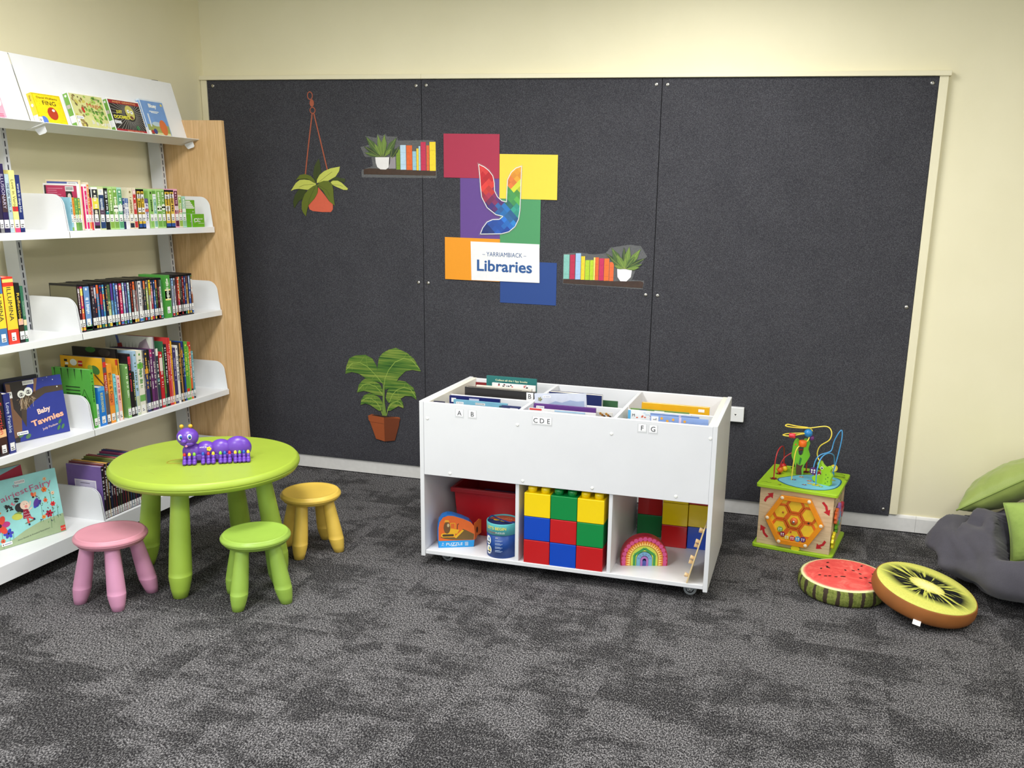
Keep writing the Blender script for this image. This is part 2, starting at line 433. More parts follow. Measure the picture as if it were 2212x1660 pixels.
mb = MB(); lean_box(mb, 0.075, 0.110, -2.55, -1.565, 2.19, 2.23, METALG); lean_box(mb, 0.075, 0.110, -1.532, -0.547, 2.19, 2.23, METALG)
mb.build('cross_rail', shelving)
# black cap of the right upright
mb = MB(); mb.box(XL(0.066, 2.25), -0.550, 2.255, XL(0.150, 2.25), -0.512, 2.274, BLACK); mb.build('upright_cap', shelving)
# maple end panel, leaning with the unit
mb = MB(); lean_box(mb, 0.062, 0.515, -0.503, -0.478, 0.0, 2.072, MAPLE)
mb.build('end_panel', shelving, bevel=0.002)
BAYS = [(-1.540, -0.514), (-2.566, -1.541)]
SHELF_TOPS = [1.509, 1.050, 0.594, 0.141]
def front_x(z): return 0.4245 - LEAN * z
for bi, (y0, y1) in enumerate(BAYS):
    for zt in SHELF_TOPS:
        xf_ = front_x(zt); th = 0.031 if zt > 0.2 else 0.076
        mb = MB()
        mb.box(0.09, y0 + 0.0015, zt - 0.006, xf_ - 0.001, y1 - 0.0015, zt, METALW)
        mb.box(xf_ - 0.0025, y0 + 0.0015, zt - th, xf_, y1 - 0.0015, zt, METALW)
        mb.box(xf_ - 0.02, y0 + 0.0015, zt - th, xf_ - 0.0025, y1 - 0.0015, zt - th + 0.002, METALW)
        sh = mb.build('shelf', shelving, bevel=0.0012)
        hb = 0.160
        for yy in (y0 + 0.004, y1 - 0.005):
            pts = [(0.128, zt - 0.006), (xf_ - 0.004, zt - 0.006), (xf_ - 0.010, zt + 0.05)]
            pts += [(xf_ - 0.016 - 0.058 + 0.058 * math.cos(a), zt + hb - 0.058 + 0.058 * math.sin(a)) for a in [PI / 2 * i / 8 for i in range(9)]]
            pts += [(0.128, zt + hb)]
            mb = MB(); mb.prism(Frame((0, yy, 0), (1, 0, 0), (0, 0, 1)), pts, 0.0022, METALW)
            mb.build('shelf_bracket', sh)
# sloping display tray on top of each bay
TN = Vector((0.297, 0, 0.086)).normalized(); TU = Vector((-0.086, 0, 0.297)).normalized()   # outward normal, up the slope
T0 = Vector((0.2440, 0, 1.963))
for bi, (y0, y1) in enumerate(BAYS):
    fr = Frame(T0 + Vector((0, y0 + 0.003, 0)), (0, 1, 0), TU)
    L = y1 - y0 - 0.006 + (0.02 if bi == 0 else 0)
    mb = MB(); mb.prism(fr, [(0, -0.01), (L, -0.01), (L, 0.309), (0, 0.309)], 0.003, METALW, -0.003)
    mb.prism(fr, [(0, 0.309), (L, 0.309), (L, 0.311), (0, 0.311)], 0.014, METALW, -0.016)
    tray = mb.build('display_back', shelving)
    mb = MB()
    mb.prism(Frame(T0 + Vector((0, y0 + 0.003, 0)) - TU * 0.013, (0, 1, 0), TN), [(0, -0.045), (L, -0.045), (L, 0.072), (0, 0.072)], 0.003, METALW, -0.003)
    mb.build('display_tray', tray, bevel=0.001)
    for yy in ((y0 + 0.02, y1 - 0.010) if bi == 0 else ()):
        mb = MB(); f2 = Frame(T0 + Vector((0, yy, 0)) - TU * 0.017, TN, TU)
        pts = [(-0.010, 0.0), (0.045, 0.0), (0.045, -0.018)] + arc(0.036, -0.020, 0.010, 0, -PI / 2, 5) + arc(0.008, -0.020, 0.010, -PI / 2, -PI * 0.9, 4) + [(-0.010, -0.006)]
        mb.prism(f2, pts, 0.0025, METALW); mb.build('tray_bracket', tray)

# ------------------------------------------------------------------ books and cases on the shelves
def strokes(mb, fr, u0, u1, v0, v1, m, rnd, n=0.0008, dens=0.75):
    """a run of small printed strokes standing in for illegible spine lettering, read from the top down"""
    v = v1
    while v > v0:
        L = rnd.uniform(0.003, 0.010)
        if rnd.random() < dens:
            a = u0 + (u1 - u0) * rnd.uniform(0.0, 0.25); b = u1 - (u1 - u0) * rnd.uniform(0.0, 0.25)
            mb.drect(fr, a, max(v - L * 0.7, v0), b, v, m, n)
        v -= L
def sticker(parent, x, w, h, z, name='spine_label', txt=True, rnd=random, hh=0.034):
    mb = MB(); fr = Frame((x, 0, 0), (0, 1, 0), (0, 0, 1)); w2 = min(w / 2 - 0.0008, 0.011)
    mb.prism(fr, [(-w2, z), (w2, z), (w2, z + hh), (-w2, z + hh)], 0.0004, STICK, 0.0002)
    if txt:
        for j in range(2): mb.drect(fr, -w2 * 0.7, z + 0.004 + j * 0.008, w2 * rnd.uniform(0.1, 0.8), z + 0.0075 + j * 0.008, INK, 0.0008)
    return mb.build(name, parent)
def shelf_book(kind, label, group, xs, y0, y1, zb, h, d, col, ink=(240, 240, 235), cap=None, bands=(), title=None, rnd=None, st=0.030, style='book', tsize=None, tcol=None, back=None, cat='book'):
    """col = cover colour; bands = (v0,v1,colour) as fractions of the height"""
    w = max(y1 - y0 - 0.0012, 0.003); yc = (y0 + y1) / 2
    t = thing(kind, label, cat, (xs - d / 2, yc, zb + 0.0008), group=group)
    cm = M(col, 0.35 if style != 'book' else 0.42, 0.05, 40); fr = Frame((d / 2, 0, 0), (0, 1, 0), (0, 0, 1)); hw = w / 2
    mb = MB()
    if style == 'book':
        tb = min(0.0022, w * 0.18)
        mb.box(-d / 2, -hw, 0, d / 2, -hw + tb, h, cm); mb.box(-d / 2, hw - tb, 0, d / 2, hw, h, M(back, 0.42) if back else cm)
        mb.box(d / 2 - tb, -hw + tb, 0, d / 2, hw - tb, h, cm)
    elif style == 'case':   # clear or white plastic case
        cc = M(cap, 0.3, 0.02)
        mb.box(-d / 2, -hw, 0, d / 2, hw, h, cc)
    else:                   # dvd case
        cc = M(cap or (24, 24, 26), 0.3, 0.05)
        mb.box(-d / 2, -hw, 0, d / 2, hw, h, cc)
    if style == 'book':
        u0, u1, v0, v1 = -hw + 0.0003, hw - 0.0003, 0, h
    else:
        u0, u1, v0, v1 = -hw + (0.0022 if w > 0.012 else 0.0008), hw - (0.0008), 0.006, h - 0.010
        mb.drect(fr, u0, v0, u1, v1, cm, 0.0003)
        sd = Frame((0, -hw, 0), (1, 0, 0), (0, 0, 1)); mb.drect(sd, -d / 2 + 0.004, v0, d / 2 - 0.003, v1, M(back or col, 0.35), 0.0004)
    for a, b, c in bands: mb.drect(fr, u0, v0 + (v1 - v0) * a, u1, v0 + (v1 - v0) * b, M(c, 0.4), 0.0005)
    hh = v1 - v0
    if title:
        sz = tsize or min(w * 0.55, 0.020)
        mb.text(fr, title, 0, v0 + hh * 0.60, sz, M(tcol or ink, 0.5), rot=-PI / 2, n=0.0009, fit=min(hh * 0.50, len(title) * sz * 0.9))
    else:
        r = rnd or random
        strokes(mb, fr, u0 + (u1 - u0) * 0.2, u1 - (u1 - u0) * 0.2, v0 + hh * r.uniform(0.34, 0.42), v0 + hh * r.uniform(0.78, 0.92), M(ink, 0.5), r)
        if w > 0.012: mb.ddisc(fr, 0, v0 + hh * 0.94, min(0.006, hw * 0.5), M(ink, 0.5), 0.0008, 10)
    if style == 'book':
        body = mb.build('cover', t)
        pg = MB(); pg.box(-d / 2 + 0.002, -hw + tb, 0.003, d / 2 - tb, hw - tb, h - 0.003, PAGE); pg.build('pages', t)
    else:
        body = mb.build('case', t)
    if st is not None: sticker(t, d / 2, w, h, st, rnd=rnd or random)
    return t

rnd = random.Random(3)
# colours seen on each spine, left to right:  (y0, y1, height, colour, ink, case colour or None, bands, short description, extra)
G2 = 'audiobooks on the second shelf'
GREEN = (136, 176, 76)
s2 = [
 (-1.503, -1.4925, .146, (150, 200, 216), (60, 110, 90), 'W', [(0, .1, (120, 170, 70))], 'short pale blue book', 'book'),
 (-1.492, -1.478, .146, (236, 232, 222), (200, 110, 40), None, [(.35, 1, (216, 140, 50))], 'short book with an orange and white spine', 'book'),
 (-1.478, -1.461, .144, (112, 160, 76), (160, 206, 110), None, [], 'short light green book', 'book'),
 (-1.461, -1.443, .144, (100, 148, 84), (220, 200, 80), None, [], 'short mid green book', 'book'),
 (-1.415, -1.399, .205, (214, 40, 112), (248, 190, 214), 'W', [(.9, .96, (240, 220, 230))], 'tall bright pink audiobook case', 'case'),
 (-1.398, -1.384, .214, (226, 130, 70), (240, 210, 190), 'C', [(.85, .97, (236, 150, 90))], 'tallest orange audiobook case', 'case'),
 (-1.383, -1.373, .146, (214, 56, 72), (248, 200, 200), None, [], 'thin short red book', 'book'),
 (-1.3715, -1.333, .194, (40, 40, 46), (236, 232, 210), 'W', [(.5, .78, (226, 214, 70)), (.08, .2, (110, 60, 110)), (.78, 1, (52, 54, 58))], 'wide black audiobook case with a yellow sunflower', 'case'),
 (-1.332, -1.296, .196, (40, 66, 110), (200, 210, 220), 'L', [(.85, 1, (230, 230, 226)), (.3, .5, (90, 70, 90))], 'navy and white audiobook with pale green edge', 'case'),
 (-1.294, -1.271, .190, (30, 32, 36), (220, 226, 230), 'K', [(.82, 1, (104, 108, 108)), (.36, .46, (40, 130, 130))], 'black audiobook case with a teal band', 'case'),
 (-1.269, -1.242, .196, GREEN, (226, 240, 200), 'G', [(.3, .66, (92, 140, 60))], 'lime green audiobook case next to the black one', 'case'),
 (-1.241, -1.211, .198, (124, 170, 80), (236, 240, 220), 'G', [(.42, .58, (236, 236, 232)), (.49, .52, (200, 80, 50))], 'green audiobook case with a red dot sticker', 'case'),
 (-1.210, -1.180, .196, (88, 160, 118), (226, 240, 230), 'T', [(.44, .6, (232, 236, 232))], 'sea green audiobook case', 'case'),
 (-1.179, -1.1655, .146, (34, 42, 84), (220, 220, 230), 'W', [(.78, 1, (48, 80, 140))], 'thin short navy book', 'book'),
 (-1.165, -1.1525, .146, (232, 232, 236), (60, 80, 140), None, [(.84, 1, (80, 110, 170))], 'thin short white book with a blue head', 'book'),
 (-1.152, -1.1405, .146, (226, 228, 236), (60, 80, 140), None, [(.84, 1, (90, 120, 176))], 'thin short white and blue book', 'book'),
 (-1.140, -1.109, .196, (224, 218, 186), (140, 120, 80), 'C', [(0, .12, (40, 50, 60)), (.25, .36, (120, 140, 90))], 'cream audiobook case with gold script', 'case'),
 (-1.108, -1.084, .196, (196, 60, 62), (248, 230, 226), 'C', [(.88, 1, (226, 190, 190))], 'red audiobook case', 'case'),
 (-1.079, -1.053, .190, (226, 190, 66), (90, 70, 30), 'K', [(0, .1, (40, 80, 150)), (.42, .55, (240, 240, 236)), (.8, .92, (240, 240, 244))], 'yellow audiobook with a blue foot', 'case'),
 (-1.052, -1.029, .190, (222, 184, 60), (90, 70, 30), 'K', [(0, .1, (40, 80, 150)), (.42, .55, (240, 240, 236)), (.8, .92, (240, 240, 244))], 'yellow audiobook with a blue foot', 'case'),
 (-1.028, -1.002, .146, (226, 222, 236), (110, 100, 160), None, [(.55, .66, (214, 110, 90)), (.84, 1, (90, 90, 130))], 'short white and lilac book with a red no-entry sign', 'book'),
 (-0.994, -0.967, .194, (140, 190, 96), (40, 60, 30), 'G', [(.2, .3, (110, 160, 90))], 'pale green audiobook case with black lettering', 'case'),
 (-0.966, -0.943, .168, (128, 180, 160), (220, 240, 236), 'W', [(.9, .98, (236, 240, 240))], 'lower grey green audiobook case', 'case'),
 (-0.940, -0.907, .194, (116, 170, 78), (226, 240, 210), 'G', [(.44, .58, (236, 234, 232)), (.48, .53, (170, 60, 50))], 'wide green audiobook with a red sticker', 'case'),
 (-0.906, -0.880, .194, (110, 164, 76), (226, 240, 210), 'G', [(.48, .62, (236, 234, 232)), (.52, .57, (170, 60, 50))], 'narrower green audiobook with a red sticker', 'case'),
 (-0.879, -0.842, .190, (226, 190, 70), (80, 60, 30), 'K', [(0, .1, (40, 80, 150)), (.45, .6, (240, 238, 234)), (.8, .93, (240, 240, 244))], 'black cased yellow audiobook with a blue foot', 'case'),
 (-0.841, -0.809, .190, (228, 194, 84), (70, 50, 30), 'K', [(0, .1, (40, 80, 150)), (.82, .94, (240, 240, 244))], 'black cased yellow audiobook with a long title', 'case'),
 (-0.808, -0.779, .196, (92, 34, 56), (226, 180, 196), 'P', [(.46, .58, (226, 220, 222)), (.3, .4, (150, 40, 60))], 'maroon audiobook in a pink case', 'case'),
 (-0.778, -0.750, .166, (150, 184, 80), (236, 240, 210), 'C', [(.46, .58, (196, 70, 56))], 'lower lime audiobook case', 'case'),
 (-0.749, -0.720, .160, (150, 190, 158), (226, 240, 230), 'T', [(.5, .62, (236, 236, 234))], 'lower pale teal audiobook case', 'case'),
]
CASE = {'W': (238, 238, 236), 'C': (226, 216, 190), 'K': (22, 22, 24), 'L': (206, 216, 160), 'G': (176, 214, 140), 'T': (170, 216, 196), 'P': (236, 168, 190)}
for i, (y0, y1, h, col, ink, cs, bands, desc, sty) in enumerate(s2):
    shelf_book('audiobook' if sty == 'case' else 'paperback_book', '%s, %s, second shelf' % (desc, ordinal(i, len(s2))), G2, 0.366, y0, y1, 1.509, h,
               0.19 if (sty == 'case' and h > .19) else 0.13, col, ink, CASE.get(cs, (238, 238, 236)), bands, rnd=rnd, st=0.036, style=sty, cat='audiobook' if sty == 'case' else 'book')
# taller pink case showing its back cover, in front of the blue one
t = thing('audiobook', 'pink backed audiobook case with a small portrait, sticking out on the second shelf', 'audiobook', (0.262, -1.4350, 1.510), group=G2)
mb = MB(); mb.box(-0.095, -0.006, 0, 0.095, 0.006, 0.205, M(CASE['W'], 0.3)); bd = mb.build('case', t, bevel=0.001, seg=1)
mb = MB(); fr = Frame((0, -0.0062, 0), (1, 0, 0), (0, 0, 1)); mb.drect(fr, -0.088, 0.01, 0.09, 0.197, M((186, 46, 92), 0.35), 0.0003)
mb.drect(fr, -0.088, 0.01, -0.078, 0.197, M((60, 50, 54), 0.4), 0.0005)
mb.drect(fr, 0.028, 0.172, 0.074, 0.194, STICK, 0.0008)
for i in range(14): mb.drect(fr, 0.032 + i * 0.0028, 0.177, 0.0334 + i * 0.0028, 0.191, INK, 0.0010)
mb.decal(fr, [(0.026, 0.10), (0.03, 0.175), (0.062, 0.172), (0.072, 0.10)], M((40, 34, 40), 0.5), 0.0006)
mb.ddisc(fr, 0.048, 0.148, 0.010, M((222, 206, 204), 0.5), 0.0008, 14, 0.015)
for i in range(6): mb.drect(fr, -0.07, 0.182 - i * 0.009, -0.07 + rnd.uniform(0.05, 0.085), 0.1845 - i * 0.009, M((226, 150, 176), 0.5), 0.0008)
mb.build('printed_sleeve', bd)
t = thing('audiobook', 'tallest audiobook case on the second shelf with a blue back cover, behind the pink one', 'audiobook', (0.270, -1.4220, 1.510), group=G2)
mb = MB(); mb.box(-0.10, -0.005, 0, 0.085, 0.005, 0.222, M((224, 206, 170), 0.3)); bd = mb.build('case', t, bevel=0.001, seg=1)
mb = MB(); fr = Frame((0, -0.0052, 0), (1, 0, 0), (0, 0, 1)); mb.drect(fr, -0.092, 0.01, 0.078, 0.214, M((70, 88, 156), 0.35), 0.0003)
mb.drect(fr, 0.02, 0.19, 0.075, 0.212, STICK, 0.0008)
for i in range(14): mb.drect(fr, 0.025 + i * 0.0032, 0.193, 0.0266 + i * 0.0032, 0.209, INK, 0.0010)
mb.build('printed_sleeve', bd)

# three green promotional cards beside the audiobooks
CARDG = M((98, 168, 28), 0.35, 0.02); WT = M((240, 242, 236), 0.5)
def card(label, x, y, z, w_, h_, art):
    t = thing('promotional_card', label, 'card', (x, y, z), group='green cards on the second shelf')
    mb = MB(); mb.box(-0.006, -w_ / 2, 0, 0.0, w_ / 2, h_, CARDG); b = mb.build('board', t)
    mb = MB(); art(mb, Frame((0.0002, 0, 0), (0, 1, 0), (0, 0, 1))); mb.build('print', b)
def a1(mb, fr):
    for i, wd in enumerate((0.050, 0.058, 0.066, 0.074, 0.080)): mb.drect(fr, -0.042, 0.062 - i * 0.0085, -0.042 + wd, 0.068 - i * 0.0085, WT)
    mb.text(fr, 'BB', 0.026, 0.012, 0.006, WT)
def a2(mb, fr):
    mb.prism(fr, rrect(-0.040, 0.028, -0.010, 0.046, 0.006), 0.0003, WT, 0.0003); mb.prism(fr, rrect(-0.036, 0.032, -0.014, 0.042, 0.003), 0.0003, CARDG, 0.0005)
    mb.decal(fr, [(-0.036, 0.030), (-0.028, 0.030), (-0.036, 0.020)], WT, 0.0006)
    mb.text(fr, 'Borrow', -0.008, 0.044, 0.009, WT, align='l', bold=0.02); mb.text(fr, 'Box.', -0.008, 0.031, 0.009, WT, align='l', bold=0.02)
    mb.drect(fr, -0.006, 0.019, 0.040, 0.0205, WT)
card('green card with five lines of white text, standing on the other green cards', 0.352, -0.672, 1.5785, 0.088, 0.072, a1)
card('green card printed Borrow Box, at the right end of the second shelf', 0.372, -0.628, 1.509, 0.092, 0.069, a2)
card('green card half hidden behind the pale teal audiobook on the second shelf', 0.362, -0.703, 1.509, 0.050, 0.069, lambda mb, fr: mb.text(fr, 'w', 0.018, 0.03, 0.006, WT))

# left bay of the second shelf: paperbacks
G2L = 'paperbacks in the left bay of the second shelf'
for args in (
 ('black paperback at the left edge of the photo on the second shelf', -1.900, -1.883, .296, (36, 32, 40), (200, 200, 200), None, []),
 ('dark paperback with a grey foot on the second shelf, second of the six', -1.882, -1.863, .286, (46, 38, 66), (120, 110, 150), None, [(0, .12, (120, 120, 122))]),
 ('dark purple paperback titled ILLUSIONARY on the second shelf', -1.862, -1.835, .276, (40, 30, 78), (196, 190, 214), 'ILLUSIONARY', [(.3, .55, (70, 52, 56)), (0, .05, (30, 30, 70))]),
 ('pale grey blue paperback between a purple and a yellow one', -1.834, -1.813, .236, (168, 190, 200), (60, 74, 84), 'THE GIRL WHO... X', []),
 ('pale yellow paperback with red hearts on the second shelf', -1.812, -1.784, .252, (244, 232, 140), (90, 90, 60), 'Love in Verona', [(0, .1, (220, 70, 110)), (.34, .42, (214, 40, 54))]),
 ('navy paperback titled words in deep blue', -1.783, -1.760, .234, (34, 50, 112), (226, 232, 240), 'words in deep blue', [(0, .04, (26, 34, 90))]),
):
    lab, y0, y1, h, col, ink, title, bands = args
    shelf_book('paperback_book', lab, G2L, 0.366, y0, y1, 1.509, h, 0.13, col, ink, None, bands, title=title, rnd=rnd, st=0.018, back=None)

# ---- third shelf: dvds
G3 = 'dvd cases on the third shelf'
W_, B_, N_ = (232, 232, 234), (34, 36, 40), (40, 50, 96)
OR = (236, 108, 50)
s3 = [
 (-1.530, -1.516, .220, (86, 34, 48), W_, [(.85, .93, (200, 190, 200))], 'maroon', 'maroon'),
 (-1.514, -1.496, .218, (206, 52, 120), (250, 226, 120), [(.8, .96, (226, 214, 110)), (.2, .5, (214, 90, 70))], 'magenta', 'magenta'),
 (-1.494, -1.456, .216, (110, 150, 206), (226, 236, 246), [(0, .12, (60, 130, 70))], 'light blue', 'wide light blue'),
 (-1.453, -1.433, .216, (50, 46, 58), (160, 150, 150), [(.0, .2, (60, 58, 66)), (.8, 1, (80, 50, 60))], 'charcoal', 'charcoal'),
 (-1.430, -1.417, .218, (40, 44, 90), OR, [(.3, .62, (50, 40, 60)), (.7, .95, (196, 206, 226))], 'navy', 'navy and orange lettered'),
 (-1.416, -1.400, .218, (86, 150, 196), (214, 120, 110), [(.8, 1, OR)], 'blue with orange tab', 'blue, orange tabbed'),
 (-1.398, -1.380, .216, (50, 74, 146), (206, 60, 60), [(.8, .95, (40, 44, 90)), (.55, .8, (190, 50, 60))], 'blue and red', 'royal blue and red'),
 (-1.379, -1.365, .216, (70, 156, 206), (236, 226, 110), [(.66, .78, (214, 70, 60))], 'sky blue', 'sky blue'),
 (-1.364, -1.350, .216, (34, 40, 64), (226, 160, 80), [], 'black and gold', 'black with gold lettering'),
 (-1.348, -1.3285, .214, (196, 208, 150), (70, 96, 60), [(.6, 1, (90, 120, 80))], 'green and cream', 'green and cream'),
 (-1.328, -1.311, .218, (116, 176, 216), (60, 80, 160), [(.6, 1, (100, 60, 150)), (0, .08, (76, 50, 130))], 'purple and sky blue', 'purple headed'),
 (-1.310, -1.295, .218, (92, 150, 210), (50, 60, 140), [(.3, .55, (120, 176, 220))], 'azure', 'azure'),
 (-1.294, -1.279, .216, (80, 90, 160), (226, 230, 240), [(.86, .96, (226, 220, 236))], 'violet blue', 'violet blue'),
 (-1.275, -1.254, .214, (196, 40, 96), (250, 200, 200), [(.84, .94, (236, 140, 110))], 'crimson', 'crimson'),
 (-1.252, -1.236, .216, (150, 186, 220), (236, 240, 246), [(.5, .8, (206, 214, 230))], 'pale blue', 'pale blue and silver'),
 (-1.234, -1.220, .214, (90, 76, 150), (200, 190, 230), [], 'purple', 'purple'),
 (-1.218, -1.202, .214, (150, 206, 230), (50, 110, 170), [(.8, 1, (220, 232, 236))], 'ice blue', 'ice blue'),
 (-1.200, -1.185, .214, (104, 36, 36), (206, 110, 70), [(0, .2, (130, 60, 50))], 'dark red', 'dark red'),
 (-1.183, -1.167, .216, (206, 214, 216), (120, 60, 60), [(.8, 1, OR)], 'silver with orange tab', 'silver, orange tabbed'),
 (-1.165, -1.151, .216, (160, 110, 110), (70, 60, 60), [(.78, 1, (52, 50, 54))], 'dusty rose', 'dusty rose, dark headed'),
 (-1.149, -1.123, .216, (226, 224, 226), (90, 90, 100), [], 'wide white', 'wide white'),
 (-1.121, -1.110, .216, (110, 96, 96), (190, 190, 200), [(.8, 1, (70, 84, 120))], 'grey', 'thin grey'),
 (-1.108, -1.092, .214, (60, 66, 80), (190, 160, 120), [(.8, 1, OR)], 'slate with orange tab', 'slate, orange tabbed'),
 (-1.090, -1.074, .214, (150, 176, 70), (240, 240, 220), [(.82, 1, (90, 90, 86))], 'olive green', 'olive green'),
 (-1.073, -1.057, .216, (232, 226, 214), (70, 130, 70), [(.62, 1, (240, 206, 40))], 'yellow headed', 'yellow headed'),
 (-1.055, -1.039, .212, (176, 60, 76), (236, 200, 200), [(.8, 1, (40, 44, 76)), (.55, .72, (220, 150, 170))], 'red and pink', 'red and pink'),
 (-1.038, -1.024, .212, (60, 116, 190), (226, 236, 246), [(.7, 1, (44, 70, 130))], 'cobalt', 'cobalt'),
 (-1.022, -1.007, .212, (70, 90, 60), (170, 190, 120), [(.8, 1, OR), (0, .3, (50, 50, 56))], 'moss with orange tab', 'moss green, orange tabbed'),
 (-1.006, -0.994, .212, (90, 28, 40), (206, 120, 110), [(.82, 1, (40, 34, 40))], 'oxblood', 'oxblood'),
 (-0.993, -0.980, .212, (226, 226, 216), (90, 80, 80), [(.82, 1, (90, 86, 80))], 'ivory', 'ivory'),
 (-0.979, -0.970, .210, (196, 216, 206), (60, 130, 110), [(.55, 1, (80, 160, 120))], 'mint', 'mint'),
 (-0.951, -0.905, .220, (78, 156, 66), (226, 236, 214), [(.42, .70, (240, 226, 150)), (.46, .66, (222, 166, 40))], 'big green', 'extra wide bright green'),
 (-0.902, -0.884, .212, (186, 200, 214), (90, 80, 130), [(.8, 1, (150, 190, 226))], 'grey blue', 'grey blue'),
 (-0.882, -0.872, .212, (226, 226, 230), (100, 100, 110), [(.8, .95, (110, 110, 116))], 'white', 'slim white'),
 (-0.870, -0.859, .214, (40, 30, 46), (150, 60, 110), [], 'plum black', 'plum black'),
 (-0.857, -0.841, .216, (224, 90, 60), (250, 220, 200), [(0, .4, (196, 50, 96))], 'orange and pink', 'orange and pink'),
 (-0.840, -0.828, .216, (206, 200, 150), (50, 60, 40), [(0, .4, (50, 44, 40))], 'khaki', 'khaki'),
 (-0.826, -0.818, .216, (66, 62, 66), (206, 200, 200), [], 'thin black', 'thin black'),
 (-0.816, -0.802, .216, (156, 40, 46), (236, 190, 180), [(0, .3, (90, 60, 70))], 'brick red', 'brick red'),
 (-0.801, -0.786, .216, (40, 60, 130), (180, 200, 236), [], 'deep blue', 'deep blue'),
 (-0.784, -0.768, .216, (206, 166, 100), (110, 60, 40), [(.8, 1, (110, 70, 70))], 'tan', 'tan'),
 (-0.766, -0.750, .216, (60, 96, 176), (236, 240, 246), [(.8, 1, (130, 150, 190))], 'mid blue', 'mid blue'),
 (-0.747, -0.731, .218, (226, 220, 214), (190, 90, 60), [(.2, .5, (140, 90, 60)), (.9, 1, (80, 110, 60))], 'cream and brown', 'cream and brown'),
]
RAT = [(220, 180, 60), (60, 130, 90), (206, 60, 60), (70, 120, 190)]
for i, (y0, y1, h, col, ink, bands, _, desc) in enumerate(s3):
    big = y1 - y0 > .04
    rt = RAT[rnd.choice((0, 1, 1, 0, 2, 3))]
    shelf_book('dvd_case', '%s dvd case, %s on the third shelf' % (desc, ordinal(i, len(s3))), G3, 0.380 + rnd.uniform(-.003, .002), y0, y1, 1.050, h, 0.152, col, ink,
               (78, 156, 66) if big else None, list(bands) + ([] if big else [(0.01, .075, rt)]), rnd=rnd, st=0.024, style='dvd', back=(104, 100, 76) if i == 0 else None, cat='dvd')
# printed back of the first dvd is seen over the bracket
# left bay of the third shelf
G3L = 'novels in the left bay of the third shelf'
for args in (
 ('blue and orange novel titled ILLUMINA, at the left edge on the third shelf', -1.966, -1.925, .285, (70, 120, 176), (40, 40, 50), 'ILLUMINA', [(.25, .75, (240, 214, 60))]),
 ('red and yellow novel titled ILLUMINA on the third shelf', -1.922, -1.868, .280, (216, 60, 46), (40, 40, 50), 'ILLUMINA', [(.22, .86, (240, 206, 60)), (.92, .97, (246, 220, 120))]),
 ('black novel titled Reflection on the third shelf', -1.865, -1.840, .252, (30, 30, 32), (236, 200, 70), 'Reflection', [(.30, .40, (236, 180, 160)), (.06, .28, (60, 50, 36))]),
 ('dark green novel beside the black Reflection novel', -1.839, -1.823, .238, (52, 110, 84), (170, 206, 180), 'THORNWOOD', [(.30, .40, (236, 214, 170))]),
):
    lab, y0, y1, h, col, ink, title, bands = args
    shelf_book('paperback_book', lab, G3L, 0.381, y0, y1, 1.050, h, 0.14, col, ink, None, bands, title=title, rnd=rnd, st=0.014)

